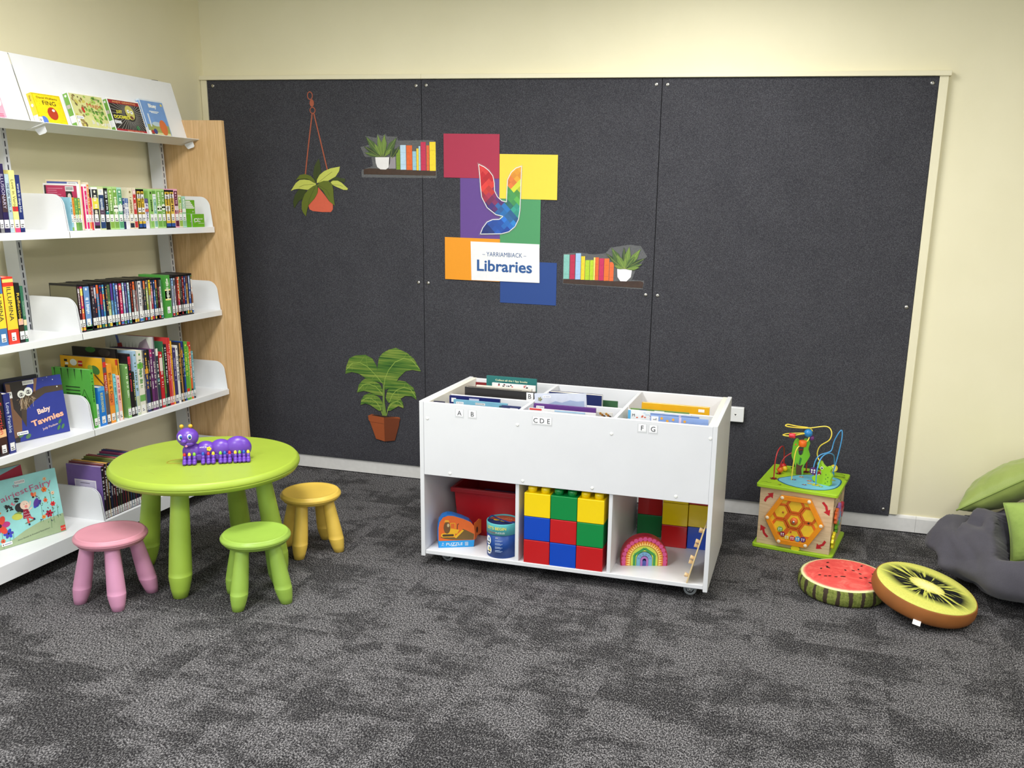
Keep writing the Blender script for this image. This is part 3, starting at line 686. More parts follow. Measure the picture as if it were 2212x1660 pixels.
# ---- fourth shelf: non-fiction
G4 = 'non-fiction books on the fourth shelf'
s4 = [
 (-1.519, -1.498, .280, .215, (84, 168, 66), (40, 90, 40), None, [], 'bright green hardback with a spaceship back cover'),
 (-1.496, -1.484, .110, .13, (206, 226, 220), (60, 120, 140), None, [], 'tiny pale book behind the blue one'),
 (-1.481, -1.438, .188, .15, (36, 120, 206), (240, 236, 120), 'BIG BOOK KNOWLEDGE', [(.9, 1, (90, 160, 220))], 'thick blue book titled BIG BOOK KNOWLEDGE'),
 (-1.436, -1.415, .322, .24, (90, 84, 88), (230, 226, 220), 'FACTASTIC', [(.5, .78, (176, 50, 40)), (.86, .94, (206, 50, 46))], 'tall grey spined book titled FACTASTIC with a yellow cover'),
 (-1.412, -1.381, .288, .20, (232, 150, 50), (110, 70, 40), 'Birds & Dogs', [(.3, .5, (226, 120, 60))], 'orange hardback'),
 (-1.377, -1.360, .234, .17, (130, 206, 214), (60, 130, 150), None, [(0, .12, (226, 240, 240))], 'light turquoise book'),
 (-1.356, -1.335, .222, .16, (240, 190, 186), (196, 90, 96), None, [(0, .2, (240, 220, 218))], 'pale pink book'),
 (-1.298, -1.275, .268, .21, (116, 162, 92), (220, 236, 206), None, [(0, .2, (150, 200, 120))], 'sage green hardback showing its cover'),
 (-1.272, -1.252, .316, .21, (36, 30, 34), (200, 60, 70), None, [(.84, .96, (196, 40, 60))], 'black book with a red head'),
 (-1.249, -1.236, .224, .16, (44, 50, 42), (206, 210, 120), None, [], 'short black green book'),
 (-1.234, -1.212, .324, .22, (166, 196, 222), (90, 120, 80), None, [(0, .3, (196, 206, 170))], 'pale blue sky book'),
 (-1.209, -1.170, .322, .22, (226, 224, 210), (90, 150, 70), None, [(.72, .8, (110, 180, 70)), (.2, .3, (110, 170, 90))], 'wide cream book with green pictures'),
 (-1.168, -1.160, .318, .22, (120, 116, 110), (226, 226, 220), None, [], 'thin grey book'),
 (-1.158, -1.134, .318, .22, (52, 58, 104), (226, 170, 60), None, [(.7, 1, (46, 44, 50)), (.62, .72, (222, 160, 50))], 'navy and black book with an orange patch'),
 (-1.132, -1.120, .318, .22, (32, 30, 32), (206, 200, 190), None, [], 'slim black book'),
 (-1.118, -1.100, .316, .22, (104, 50, 104), (226, 220, 226), None, [(.88, 1, (176, 60, 116))], 'purple book with a magenta head'),
 (-1.098, -1.080, .314, .22, (84, 44, 90), (236, 226, 220), None, [], 'dark plum book'),
 (-1.073, -1.055, .314, .22, (54, 66, 74), (236, 236, 230), None, [(.88, 1, (226, 226, 220)), (.45, .5, (90, 150, 160))], 'slate book with a white head'),
 (-1.050, -1.026, .292, .20, (196, 36, 46), (240, 220, 216), None, [(.66, .9, (232, 214, 206)), (.9, .97, (200, 40, 50))], 'scarlet book with a white title panel'),
 (-1.024, -1.012, .344, .24, (56, 110, 76), (170, 206, 120), None, [(.2, .5, (110, 140, 60))], 'tall dark green book'),
 (-1.010, -0.990, .326, .22, (34, 34, 38), (220, 220, 226), None, [], 'tall black book with white lettering'),
 (-0.987, -0.975, .358, .25, (206, 60, 60), (240, 200, 200), None, [], 'tall thin red book, first of two'),
 (-0.973, -0.961, .356, .25, (212, 52, 56), (250, 220, 220), None, [(.1, .4, (226, 110, 110))], 'tall thin red book, second of two'),
 (-0.959, -0.948, .338, .23, (236, 176, 50), (120, 80, 40), None, [], 'tall thin amber book'),
 (-0.946, -0.923, .298, .20, (64, 56, 104), (160, 150, 196), None, [], 'violet blue book'),
 (-0.921, -0.904, .308, .21, (232, 230, 226), (50, 60, 90), None, [], 'white book with dark lettering'),
 (-0.902, -0.890, .318, .21, (50, 46, 44), (222, 190, 90), None, [], 'black book with gold lettering'),
 (-0.888, -0.880, .316, .21, (196, 140, 70), (110, 70, 40), None, [], 'thin tan book'),
 (-0.878, -0.867, .318, .21, (34, 36, 50), (170, 150, 90), None, [(.75, .88, (230, 156, 50)), (.88, 1, (50, 50, 130))], 'black book with an orange and blue head'),
 (-0.865, -0.855, .322, .21, (40, 74, 156), (226, 230, 240), None, [(.8, 1, (44, 60, 70))], 'royal blue book'),
 (-0.853, -0.830, .318, .21, (96, 166, 60), (236, 232, 90), None, [(.1, .2, (226, 60, 40))], 'lime green book with a yellow title'),
 (-0.828, -0.817, .316, .21, (130, 186, 76), (226, 240, 206), None, [(.92, 1, (196, 50, 50))], 'thin light green book'),
 (-0.816, -0.801, .312, .21, (230, 104, 54), (250, 226, 210), None, [(.88, 1, (200, 50, 56)), (.1, .18, (46, 40, 44))], 'orange red book'),
 (-0.799, -0.784, .260, .19, (110, 166, 176), (226, 240, 240), None, [(0, .16, (60, 50, 66))], 'short teal book'),
]
for i, (y0, y1, h, d, col, ink, title, bands, desc) in enumerate(s4):
    t = shelf_book('library_book', '%s, %s, fourth shelf' % (desc, ordinal(i, len(s4))), G4, 0.392, y0, y1, 0.594, h, d, col, ink, None, bands, title=title, rnd=rnd, st=0.012,
                   back=None, tsize=0.016 if i == 2 else None)
    cv = [c for c in t.children if c.name.startswith('cover')][0]
    hw = (y1 - y0 - 0.0012) / 2
    side = Frame((0, -hw, 0), (1, 0, 0), (0, 0, 1))
    if i == 0:   # dripping black ink and a triangle sign on the back cover
        mb = MB(); K = M((28, 60, 30), 0.5)
        for k in range(5): mb.decal(side, [(-0.095 + k * .038, .279), (-0.087 + k * .038, .279), (-0.089 + k * .038, .262), (-0.0905 + k * .038, .222), (-0.093 + k * .038, .262)], K, 0.0008)
        for k in range(3): mb.drect(side, -0.035, .190 - k * .016, 0.045, .195 - k * .016, K, 0.0008)
        mb.dline(side, [(0.040, .120), (0.068, .185), (0.096, .120), (0.040, .120)], 0.002, K); mb.ddisc(side, 0.068, .142, .008, K, .0008, 10, .011)
        mb.build('back_cover_print', cv)
    if i == 3:   # yellow cover with a chameleon, a speech bubble and the maker's red square
        mb = MB(); mb.drect(side, -0.12, 0.0, 0.119, .322, M((238, 176, 36), 0.35), .0004)
        mb.ddisc(side, -0.045, .292, .020, WT, .0008, 16, .016); mb.drect(side, -0.018, .275, .006, .302, M((206, 30, 36), .4), .0008); mb.text(side, 'LEGO', -.006, .289, .007, WT, n=.0012, bold=.03)
        for k, (u, v) in enumerate(((-.088, .300), (-.083, .285), (-.087, .270), (-.084, .256))): mb.drect(side, u - .010, v - .006, u + .008, v + .005, (BLACK, WT)[k % 2], .0008)
        G_ = M((70, 120, 60), .5); mb.ddisc(side, .075, .262, .028, G_, .0008, 18, .020, -.5); mb.ddisc(side, .048, .272, .014, M((150, 170, 60), .5), .0010, 12)
        mb.dline(side, [(.07, .24), (.12, .19)], .008, M((110, 70, 34), .5)); mb.text(side, 'the most', -.015, .238, .010, M((150, 40, 30), .5), n=.0012)
        mb.build('cover_print', cv)
# big picture books lying behind: a black one and a white painted one, their tops show above the row
def big_back(label, x0, x1, y, w_, h, base, art):
    t = thing('library_book', label, 'book', ((x0 + x1) / 2, y, 0.5955), group=G4); d = (x1 - x0) / 2
    mb = MB(); mb.box(-d, -w_ / 2, 0, d, -w_ / 2 + .002, h, M(base, .4)); mb.box(-d, w_ / 2 - .002, 0, d, w_ / 2, h, M(base, .4)); mb.box(d - .002, -w_ / 2, 0, d, w_ / 2, h, M(base, .4))
    c = mb.build('cover', t)
    mb = MB(); mb.box(-d + .002, -w_ / 2 + .002, .003, d - .002, w_ / 2 - .002, h - .003, PAGE); mb.build('pages', t)
    mb = MB(); art(mb, Frame((0, -w_ / 2, 0), (1, 0, 0), (0, 0, 1))); mb.build('cover_print', c)
def art_black(mb, fr):
    mb.ddisc(fr, -.02, .335, .030, M((50, 110, 46), .5), .0006, 14, .014); mb.ddisc(fr, .06, .325, .035, M((60, 56, 54), .5), .0006, 12, .020)
def art_white(mb, fr):
    mb.drect(fr, -.15, .10, .13, .372, M((206, 208, 200), .4), .0004)
    for k in range(26):
        u = -.14 + k * .0105; mb.decal(fr, [(u, .25), (u + .008, .25), (u + .010, .30 + rnd.uniform(0, .05))], M((60 + rnd.randint(0, 30), 96, 50), .5), .0008)
    mb.decal(fr, [(-.085, .372), (-.07, .372), (-.06, .33), (-.075, .33)], M((80, 100, 170), .5), .0010); mb.decal(fr, [(-.075, .33), (-.05, .335), (-.045, .315), (-.075, .30)], M((150, 44, 44), .5), .0010)
    mb.decal(fr, [(.02, .25), (.06, .34), (.10, .365), (.125, .30), (.13, .25)], M((150, 136, 146), .5), .0010)
big_back('black picture book standing tall behind the orange and pink ones on the fourth shelf', .115, .372, -1.3155, .009, .345, (30, 28, 30), art_black)
big_back('large white picture book with painted grass, tallest on the fourth shelf', .105, .392, -1.0775, .006, .374, (190, 186, 190), art_white)
big_back('amber hardback between the black picture book and the sage green one', .16, .386, -1.3275, .010, .300, (236, 176, 50), lambda mb, fr: mb.drect(fr, .10, .27, .112, .298, M((206, 70, 50), .5)))

# left bay of the fourth shelf
G4L = 'books in the left bay of the fourth shelf'
for args in (
 ('black novel at the left edge on the fourth shelf', -2.076, -2.042, .278, (36, 34, 38), (220, 220, 220), None, []),
 ('black and red novel titled Extinction on the fourth shelf', -2.040, -2.001, .266, (44, 30, 34), (226, 70, 70), 'Extinction', [(.30, .42, (236, 190, 140)), (.05, .3, (60, 30, 34))]),
 ('blue novel titled Love Frankie beside the face-out owl book', -1.995, -1.963, .258, (44, 50, 120), (206, 216, 240), 'Love Frankie', []),
):
    lab, y0, y1, h, col, ink, title, bands = args
    shelf_book('paperback_book', lab, G4L, 0.392, y0, y1, 0.594, h, 0.14, col, ink, None, bands, title=title, rnd=rnd, st=0.012)

# ---- bottom shelf
G5 = 'matching black spined books on the bottom shelf'
edges = [(-1.523, .280), (-1.504, .277), (-1.486, .275), (-1.471, .272), (-1.456, .270), (-1.441, .268), (-1.425, .266), (-1.410, .264), (-1.394, .262), (-1.377, .260), (-1.361, .258), (-1.341, .257), (-1.324, .256),
         (-1.308, .256), (-1.292, .256), (-1.276, .256), (-1.260, .256), (-1.244, .256), (-1.228, .256)]
BK = [(116, 92, 156), (120, 60, 60), (224, 180, 90), (40, 60, 130), (120, 50, 60), (176, 50, 60), (90, 100, 60), (120, 130, 60), (150, 50, 70), (190, 60, 60), (206, 160, 90), (60, 110, 170), (70, 130, 140), (150, 60, 110), (60, 70, 120), (196, 120, 60), (80, 110, 80), (120, 60, 70)]
BKN = ['violet', 'brown red', 'yellow', 'navy', 'dark red', 'bright red', 'moss green', 'olive', 'raspberry', 'scarlet', 'tan', 'blue', 'teal', 'magenta', 'indigo', 'orange', 'leaf green', 'maroon']
for i in range(18):
    y0, h = edges[i]; y1 = edges[i + 1][0]
    lab = 'black spined hardback with a %s cover on the bottom shelf, %s' % (BKN[i], ordinal(i, 18))
    t = shelf_book('library_book', lab, G5, 0.402, y0, y1 - 0.0012, 0.141, .262 + .01 * math.sin(i), 0.20, BK[i], (206, 206, 206), None, [(0, 1, (26, 24, 28)), (.13, .15, (150, 40, 70))], rnd=rnd, st=0.004)
    if i == 0:
        cv = [c for c in t.children if c.name.startswith('cover')][0]
        mb = MB(); side = Frame((0, -(y1 - .0018 - y0) / 2, 0), (1, 0, 0), (0, 0, 1))
        mb.drect(side, -.058, .07, .066, .190, M((226, 222, 232), .5), .0004); mb.drect(side, -.052, .076, .060, .184, M((196, 190, 214), .5), .0007)
        mb.text(side, 'Elma Stream', .004, .150, .010, M((70, 60, 96), .5), n=.0010); mb.drect(side, -.025, .172, .03, .175, M((90, 80, 110), .5), .001)
        for k in range(3): mb.drect(side, -.04, .128 - k * .008, .046, .131 - k * .008, M((110, 100, 140), .5), .001)
        mb.build('cover_print', cv)

# ------------------------------------------------------------------ face-out books
LF = Frame((0, 0, 0), (1, 0, 0), (0, 1, 0))
def facing(name, label, cat, o, U, V, w_, h, th, col, spine, art, group=None, case=None, spine_art=None, back=None):
    fr = Frame(o, U, V)
    t = thing(name, label, cat, group=group)
    c = fr.p(w_ / 2, 0, -th)
    t.matrix_world = Matrix(((fr.U.x, fr.V.x, fr.N.x, c.x), (fr.U.y, fr.V.y, fr.N.y, c.y), (fr.U.z, fr.V.z, fr.N.z, c.z), (0, 0, 0, 1)))
    hw = w_ / 2; mb = MB()
    if case:
        mb.box(-hw, 0, 0, hw, h, th, M(case, .3)); b = mb.build('case', t, bevel=.0015)
    else:
        cm = M(col, .4); e = min(.002, th * .2)
        mb.box(-hw, 0, th - e, hw, h, th, cm); mb.box(-hw, 0, 0, hw, h, e, cm); mb.box(-hw, 0, e, -hw + e, h, th - e, M(spine, .4))
        b = mb.build('cover', t)
        mb = MB(); mb.box(-hw + e, .003, e, hw - .003, h - .003, th - e, PAGE); mb.build('pages', t)
    mb = MB(); f2 = Frame((-hw, 0, th), (1, 0, 0), (0, 1, 0))
    if case: mb.drect(f2, .004, .006, w_ - .006, h - .008, M(col, .35), .0004)
    art(mb, f2, w_, h)
    sf = Frame((-hw, 0, 0), (0, 0, 1), (0, 1, 0))   # spine, normal -x
    if case: mb.drect(sf, .002, .006, th - .002, h - .008, M(spine, .4), .0004)
    if spine_art: spine_art(mb, sf, th, h)
    mb.build('cover_print', b)
    return t
C_ = lambda *c: M(c, .45)
def lib_sticker(mb, f, u, v, w_=.038, h=.012, n=.0022):
    mb.prism(f, rrect(u, v, u + w_, v + h, .002, 3), .0003, STICK, n)
    mb.decal(f, [(u + .004, v + h * .8), (u + .007, v + h * .5), (u + .010, v + h * .8), (u + .008, v + h * .2), (u + .005, v + h * .2)], INK, n + .0005)
    mb.drect(f, u + .013, v + h * .35, u + w_ - .004, v + h * .6, M((130, 140, 170), .5), n + .0005)
def barcode(mb, f, u, v, w_, h, rot=0.0, n=.0022):
    mb.drect(f, u, v, u + w_, v + h, STICK, n); k = int(w_ / .0022)
    for i in range(k):
        if i % 3 != 2: mb.drect(f, u + .002 + i * (w_ - .004) / k, v + h * .2, u + .002 + (i + .55) * (w_ - .004) / k, v + h * .85, INK, n + .0003)
def art_fing(mb, f, w_, h):
    Y = M((250, 214, 20), .4); K = C_(40, 36, 20)
    r = random.Random(5)
    mb.dline(f, [(.004, .004), (w_ - .004, .004), (w_ - .004, h - .004), (.004, h - .004), (.004, .004)], .0008, K, .0005)
    for i in range(46):
        u, v, a = r.uniform(.008, w_ - .008), r.uniform(.006, h - .03), r.uniform(0, PI); mb.dline(f, [(u, v), (u + .003 * math.cos(a), v + .003 * math.sin(a))], .0009, K, .0007)
    mb.text(f, 'David Walliams', w_ * .5, h - .018, .009, K, fit=w_ * .72, n=.001)
    mb.text(f, 'FING', w_ * .53, h - .040, .018, K, fit=w_ * .46, n=.001)
    mb.ddisc(f, w_ * .55, h * .40, .028, C_(176, 56, 30), .0010, 26); mb.ddisc(f, w_ * .60, h * .50, .008, WT, .0013, 14, .006)
    mb.ddisc(f, w_ * .18, h * .16, .019, C_(84, 120, 206), .0010, 22)
    mb.text(f, 'Tony Ross', w_ * .56, .010, .006, K, n=.001); lib_sticker(mb, f, -.002, .012, .02, .024)
def sp_fing(mb, f, w_, h):
    mb.text(f, 'David', w_ / 2, h * .84, .007, INK, rot=-PI / 2); mb.ddisc(f, w_ / 2, h * .62, .007, STICK, .0008); mb.drect(f, .001, .012, w_ - .001, .046, STICK, .0008)
def art_magic(mb, f, w_, h):
    r = random.Random(8); mb.drect(f, .004, .006, w_ - .006, h - .008, C_(206, 206, 140), .0005)
    for i in range(90):
        u, v = r.uniform(.012, w_ - .014), r.uniform(.012, h - .016); g = u / w_ + (h - v) / h * .2
        c = ((196, 186, 90), (150, 130, 80), (110, 96, 60)) if g < .45 else (((150, 186, 80), (96, 146, 56), (180, 206, 110)) if v > .04 else ((206, 206, 190), (190, 180, 110), (230, 226, 200)))
        mb.ddisc(f, u, v, r.uniform(.004, .013), C_(*r.choice(c)), .0007 + i * .000006, 7, r.uniform(.004, .009), r.uniform(0, 3))
    mb.decal(f, [(.055, .10), (.066, .105), (.074, .085), (.066, .076)], C_(196, 40, 40), .0015)
    mb.text(f, 'Blyton', w_ * .76, h - .022, .010, C_(60, 70, 36), n=.0016); mb.text(f, 'The', w_ * .62, h - .038, .006, C_(176, 60, 30), n=.0016)
    mb.text(f, 'Magic', w_ * .66, h - .054, .019, C_(190, 60, 36), fit=w_ * .42, n=.0016); mb.text(f, 'Faraway', w_ * .68, h - .080, .012, C_(80, 110, 50), fit=w_ * .42, n=.0016)
    mb.drect(f, .006, .006, .024, .046, STICK, .0018); barcode(mb, f, .010, .026, .012, .012); lib_sticker(mb, f, .006, .048, .044, .013)
def sp_green(mb, f, w_, h):
    mb.ddisc(f, w_ / 2, h - .020, .006, WT, .0008, 12); mb.drect(f, .004, h * .55, w_ - .006, h * .65, C_(200, 190, 180), .0008); mb.drect(f, .002, .03, w_ - .002, .062, STICK, .0009)
def art_doom(mb, f, w_, h):
    cx, cy = w_ * .60, h * .58
    for i in range(44):
        a = 2 * PI * i / 44; u, v = cx + .2 * math.cos(a), cy + .2 * math.sin(a)
        u2, v2 = min(max(u, .008), w_ - .008), min(max(v, .02), h - .026)
        s = min(1.0, *(x for x in ((u2 - cx) / (u - cx) if abs(u - cx) > 1e-6 else 1, (v2 - cy) / (v - cy) if abs(v - cy) > 1e-6 else 1) if x > 0))
        mb.dline(f, [(cx + .036 * math.cos(a), cy + .036 * math.sin(a)), (cx + (u - cx) * s, cy + (v - cy) * s)], .0012, C_(196, 196, 190), .0006)
    mb.drect(f, .006, h - .026, w_ - .007, h - .009, C_(150, 34, 40), .0009); mb.text(f, 'ANDY GRIFFITHS', w_ / 2, h - .0175, .008, C_(236, 190, 120), fit=w_ * .72, n=.0013)
    mb.drect(f, .006, .007, w_ - .007, .022, C_(160, 34, 44), .0009); mb.text(f, 'TERRY DENTON', w_ * .6, .0145, .007, C_(236, 190, 140), fit=w_ * .5, n=.0013)
    mb.ddisc(f, cx, cy + .008, .030, C_(196, 190, 100), .0010, 20, .036, .2); mb.ddisc(f, cx - .010, cy + .014, .009, WT, .0013, 14); mb.ddisc(f, cx + .012, cy + .010, .009, WT, .0013, 14)
    mb.ddisc(f, cx - .009, cy + .014, .003, INK, .0015, 8); mb.ddisc(f, cx + .011, cy + .011, .003, INK, .0015, 8); mb.ddisc(f, cx + .004, cy - .016, .012, C_(110, 60, 50), .0013, 14, .008, -.4)
    mb.ddisc(f, w_ * .72, h * .20, .012, C_(60, 120, 76), .0013, 10); Y = C_(226, 220, 60)
    mb.text(f, 'JUST', w_ * .26, h * .62, .014, Y, n=.0016, bold=.03); mb.text(f, 'DOOMED', w_ * .30, h * .47, .016, Y, n=.0016, bold=.03, fit=w_ * .48)
    lib_sticker(mb, f, .006, .048, .044, .013)
def art_blue(mb, f, w_, h):
    mb.drect(f, .006, .008, w_ - .010, h * .34, C_(150, 160, 90), .0006); mb.drect(f, .006, .008, w_ - .010, .026, C_(210, 206, 150), .0008)
    mb.ddisc(f, w_ * .45, h * .36, .035, C_(176, 196, 206), .0007, 16, .012); mb.drect(f, w_ * .16, h * .28, w_ * .22, h * .62, C_(206, 216, 226), .0008)
    mb.ddisc(f, w_ * .70, h * .28, .028, C_(206, 110, 60), .0010, 18, .040); mb.ddisc(f, w_ * .30, h * .16, .014, C_(60, 70, 130), .0010, 14); mb.ddisc(f, w_ * .18, h * .13, .012, C_(170, 50, 50), .0010, 14)
    mb.text(f, 'Bluey', w_ * .48, h * .84, .020, WT, n=.0014, bold=.04); mb.drect(f, w_ * .28, h * .68, w_ * .68, h * .70, WT, .0012); mb.drect(f, w_ * .34, h * .65, w_ * .62, h * .665, WT, .0012)
    mb.ddisc(f, w_ - .022, h - .022, .007, C_(226, 200, 90), .0012, 12); mb.drect(f, -.002, .008, .016, .034, STICK, .0014); mb.drect(f, .018, .006, .040, .018, C_(40, 100, 60), .0014)
def sp_blue(mb, f, w_, h): mb.drect(f, .001, .01, w_ - .001, .05, STICK, .0008); strokes(mb, f, .005, w_ - .005, .07, h - .02, WT, random.Random(2))
def art_pink(mb, f, w_, h):
    mb.ddisc(f, w_ - .026, h * .42, .022, WT, .0008, 20); mb.decal(f, [(w_ - .036, h * .44), (w_ - .018, h * .40), (w_ - .016, h * .32), (w_ - .034, h * .35)], C_(60, 130, 150), .0011)
    for k in range(4): mb.drect(f, w_ - .06, .010 + k * .007, w_ - .012, .0125 + k * .007, C_(206, 80, 120), .0009)
def tray_at(y, th): return T0 + Vector((0, y, 0)) + TN * th - TU * .008
GT = 'books on the sloping display tray'
facing('display_book', 'pink book cut off by the left edge of the photo on the display tray', 'book', tray_at(-1.830, .02), (0, 1, 0), TU, .147, .200, .018, (240, 160, 180), (240, 160, 180), art_pink, GT)
facing('display_book', 'yellow book titled FING with a red and a blue ball on the display tray', 'book', tray_at(-1.519, .028), (0, 1, 0), TU, .158, .142, .026, (250, 214, 20), (240, 206, 60), art_fing, GT, spine_art=sp_fing)
facing('audiobook', 'audiobook titled The Magic Faraway with a forest cover and green spine on the display tray', 'audiobook', tray_at(-1.309, .032), (0, 1, 0), TU, .214, .172, .030, (120, 150, 70), (120, 176, 70), art_magic, GT, case=(240, 240, 238), spine_art=sp_green)
facing('audiobook', 'audiobook titled Just Doomed with a black rayed cover on the display tray', 'audiobook', tray_at(-1.067, .032), (0, 1, 0), TU, .220, .172, .030, (36, 32, 34), (120, 176, 70), art_doom, GT, case=(240, 240, 238), spine_art=sp_green)
facing('dvd_case', 'clear dvd case titled Bluey with a sky blue cover, rightmost on the display tray', 'dvd case', tray_at(-0.828, .026), (0, 1, 0), TU, .176, .195, .022, (110, 150, 206), (130, 170, 220), art_blue, GT, case=(210, 220, 230), spine_art=sp_blue)

# owl picture book on the fourth shelf
def art_owl(mb, f, w_, h):
    NV = C_(42, 54, 140); mb.drect(f, 0, 0, w_, h, NV, .0004)
    mb.decal(f, [(0, 0), (.02, 0), (.05, .12), (.055, .2), (.12, h), (0, h)], C_(46, 40, 42), .0006); mb.decal(f, [(0, .02), (.035, .03), (.045, .10), (.018, .15), (.02, h - .01), (0, h - .005)], C_(120, 86, 66), .0008)
    BR = C_(70, 58, 50)
    mb.decal(f, [(.045, .10), (.06, .06), (.075, .14), (.12, .17), (.17, .195), (w_, .195), (w_, .22), (.17, .225), (.12, .21), (.06, .20)], BR, .0009)
    mb.decal(f, [(.115, .20), (.125, .20), (.145, h), (.130, h)], C_(130, 96, 76), .0009)
    for u, v, r in ((.062, .208, .017), (.095, .215, .019)):
        mb.ddisc(f, u, v, r, WT, .0012, 18); mb.ddisc(f, u, v - .002, r * .7, C_(90, 86, 90), .0015, 16, r * .5)
        for e in (-.4, .4): mb.ddisc(f, u + e * r, v - .001, r * .28, WT, .0017, 10); mb.ddisc(f, u + e * r, v - .001, r * .14, INK, .0019, 8)
    r = random.Random(4)
    for i in range(26):
        u = r.uniform(.045, .11); mb.dline(f, [(u, .185 + r.uniform(-.006, .01)), (u + r.uniform(-.02, .02), .165 + r.uniform(-.03, .02))], .0013, C_(*r.choice(((176, 150, 120), (120, 96, 70), (200, 186, 160)))), .0014 + i * .00001)
    for u, v, q in ((.215, .25, .0022), (.19, .265, .0015), (.23, .215, .003), (.17, .255, .001)): mb.ddisc(f, u, v, q, WT, .0010, 10)
    PK = C_(236, 206, 196)
    mb.text(f, 'Baby', .150, .122, .024, PK, rot=.16, n=.0020, bold=.035); mb.text(f, 'Tawnies', .160, .080, .027, C_(240, 178, 150), rot=.16, n=.0020, bold=.035, fit=.155)
    mb.text(f, 'Judy Paulson', .165, .042, .010, PK, rot=.16, n=.0020)
    for a in ((.215, .055), (.225, .03), (.205, .028)): mb.ddisc(f, a[0], a[1], .013, C_(70, 120, 70), .0012, 12, .006, 1.0)
    for a in ((.03, .03), (.06, .018)): mb.ddisc(f, a[0], a[1], .014, C_(80, 120, 80), .0012, 12, .009, .6)
    mb.drect(f, .002, .198, .022, .226, STICK, .0016); mb.text(f, 'P', .012, .212, .016, INK, n=.0022); barcode(mb, f, .075, h - .022, .050, .018); lib_sticker(mb, f, .012, .030, .050, .015)
bl, br = Vector((.274, -1.852, .5955)), Vector((.327, -1.603, .5955)); U_ = (br - bl).normalized(); P_ = Vector((-U_.y, U_.x, 0))
def leanv(P, deg): return P * math.sin(math.radians(deg)) + Vector((0, 0, 1)) * math.cos(math.radians(deg))
facing('picture_book', 'face-out picture book titled Baby Tawnies with owl chicks on the fourth shelf', 'book', bl, U_, leanv(P_, 6), .256, .268, .011, (42, 54, 140), (46, 40, 42), art_owl)
def no_art(mb, f, w_, h): mb.drect(f, 0, 0, w_, h, C_(30, 32, 40), .0004)
b2 = bl + P_ * .03 + Vector((0, -.035, 0))
facing('picture_book', 'dark picture book standing right behind the owl picture book', 'book', b2 + Vector((0, 0, .0)), (U_ + Vector((-.04, 0, 0))).normalized(), leanv(P_, 6), .20, .280, .012, (34, 36, 44), (34, 36, 44), no_art)
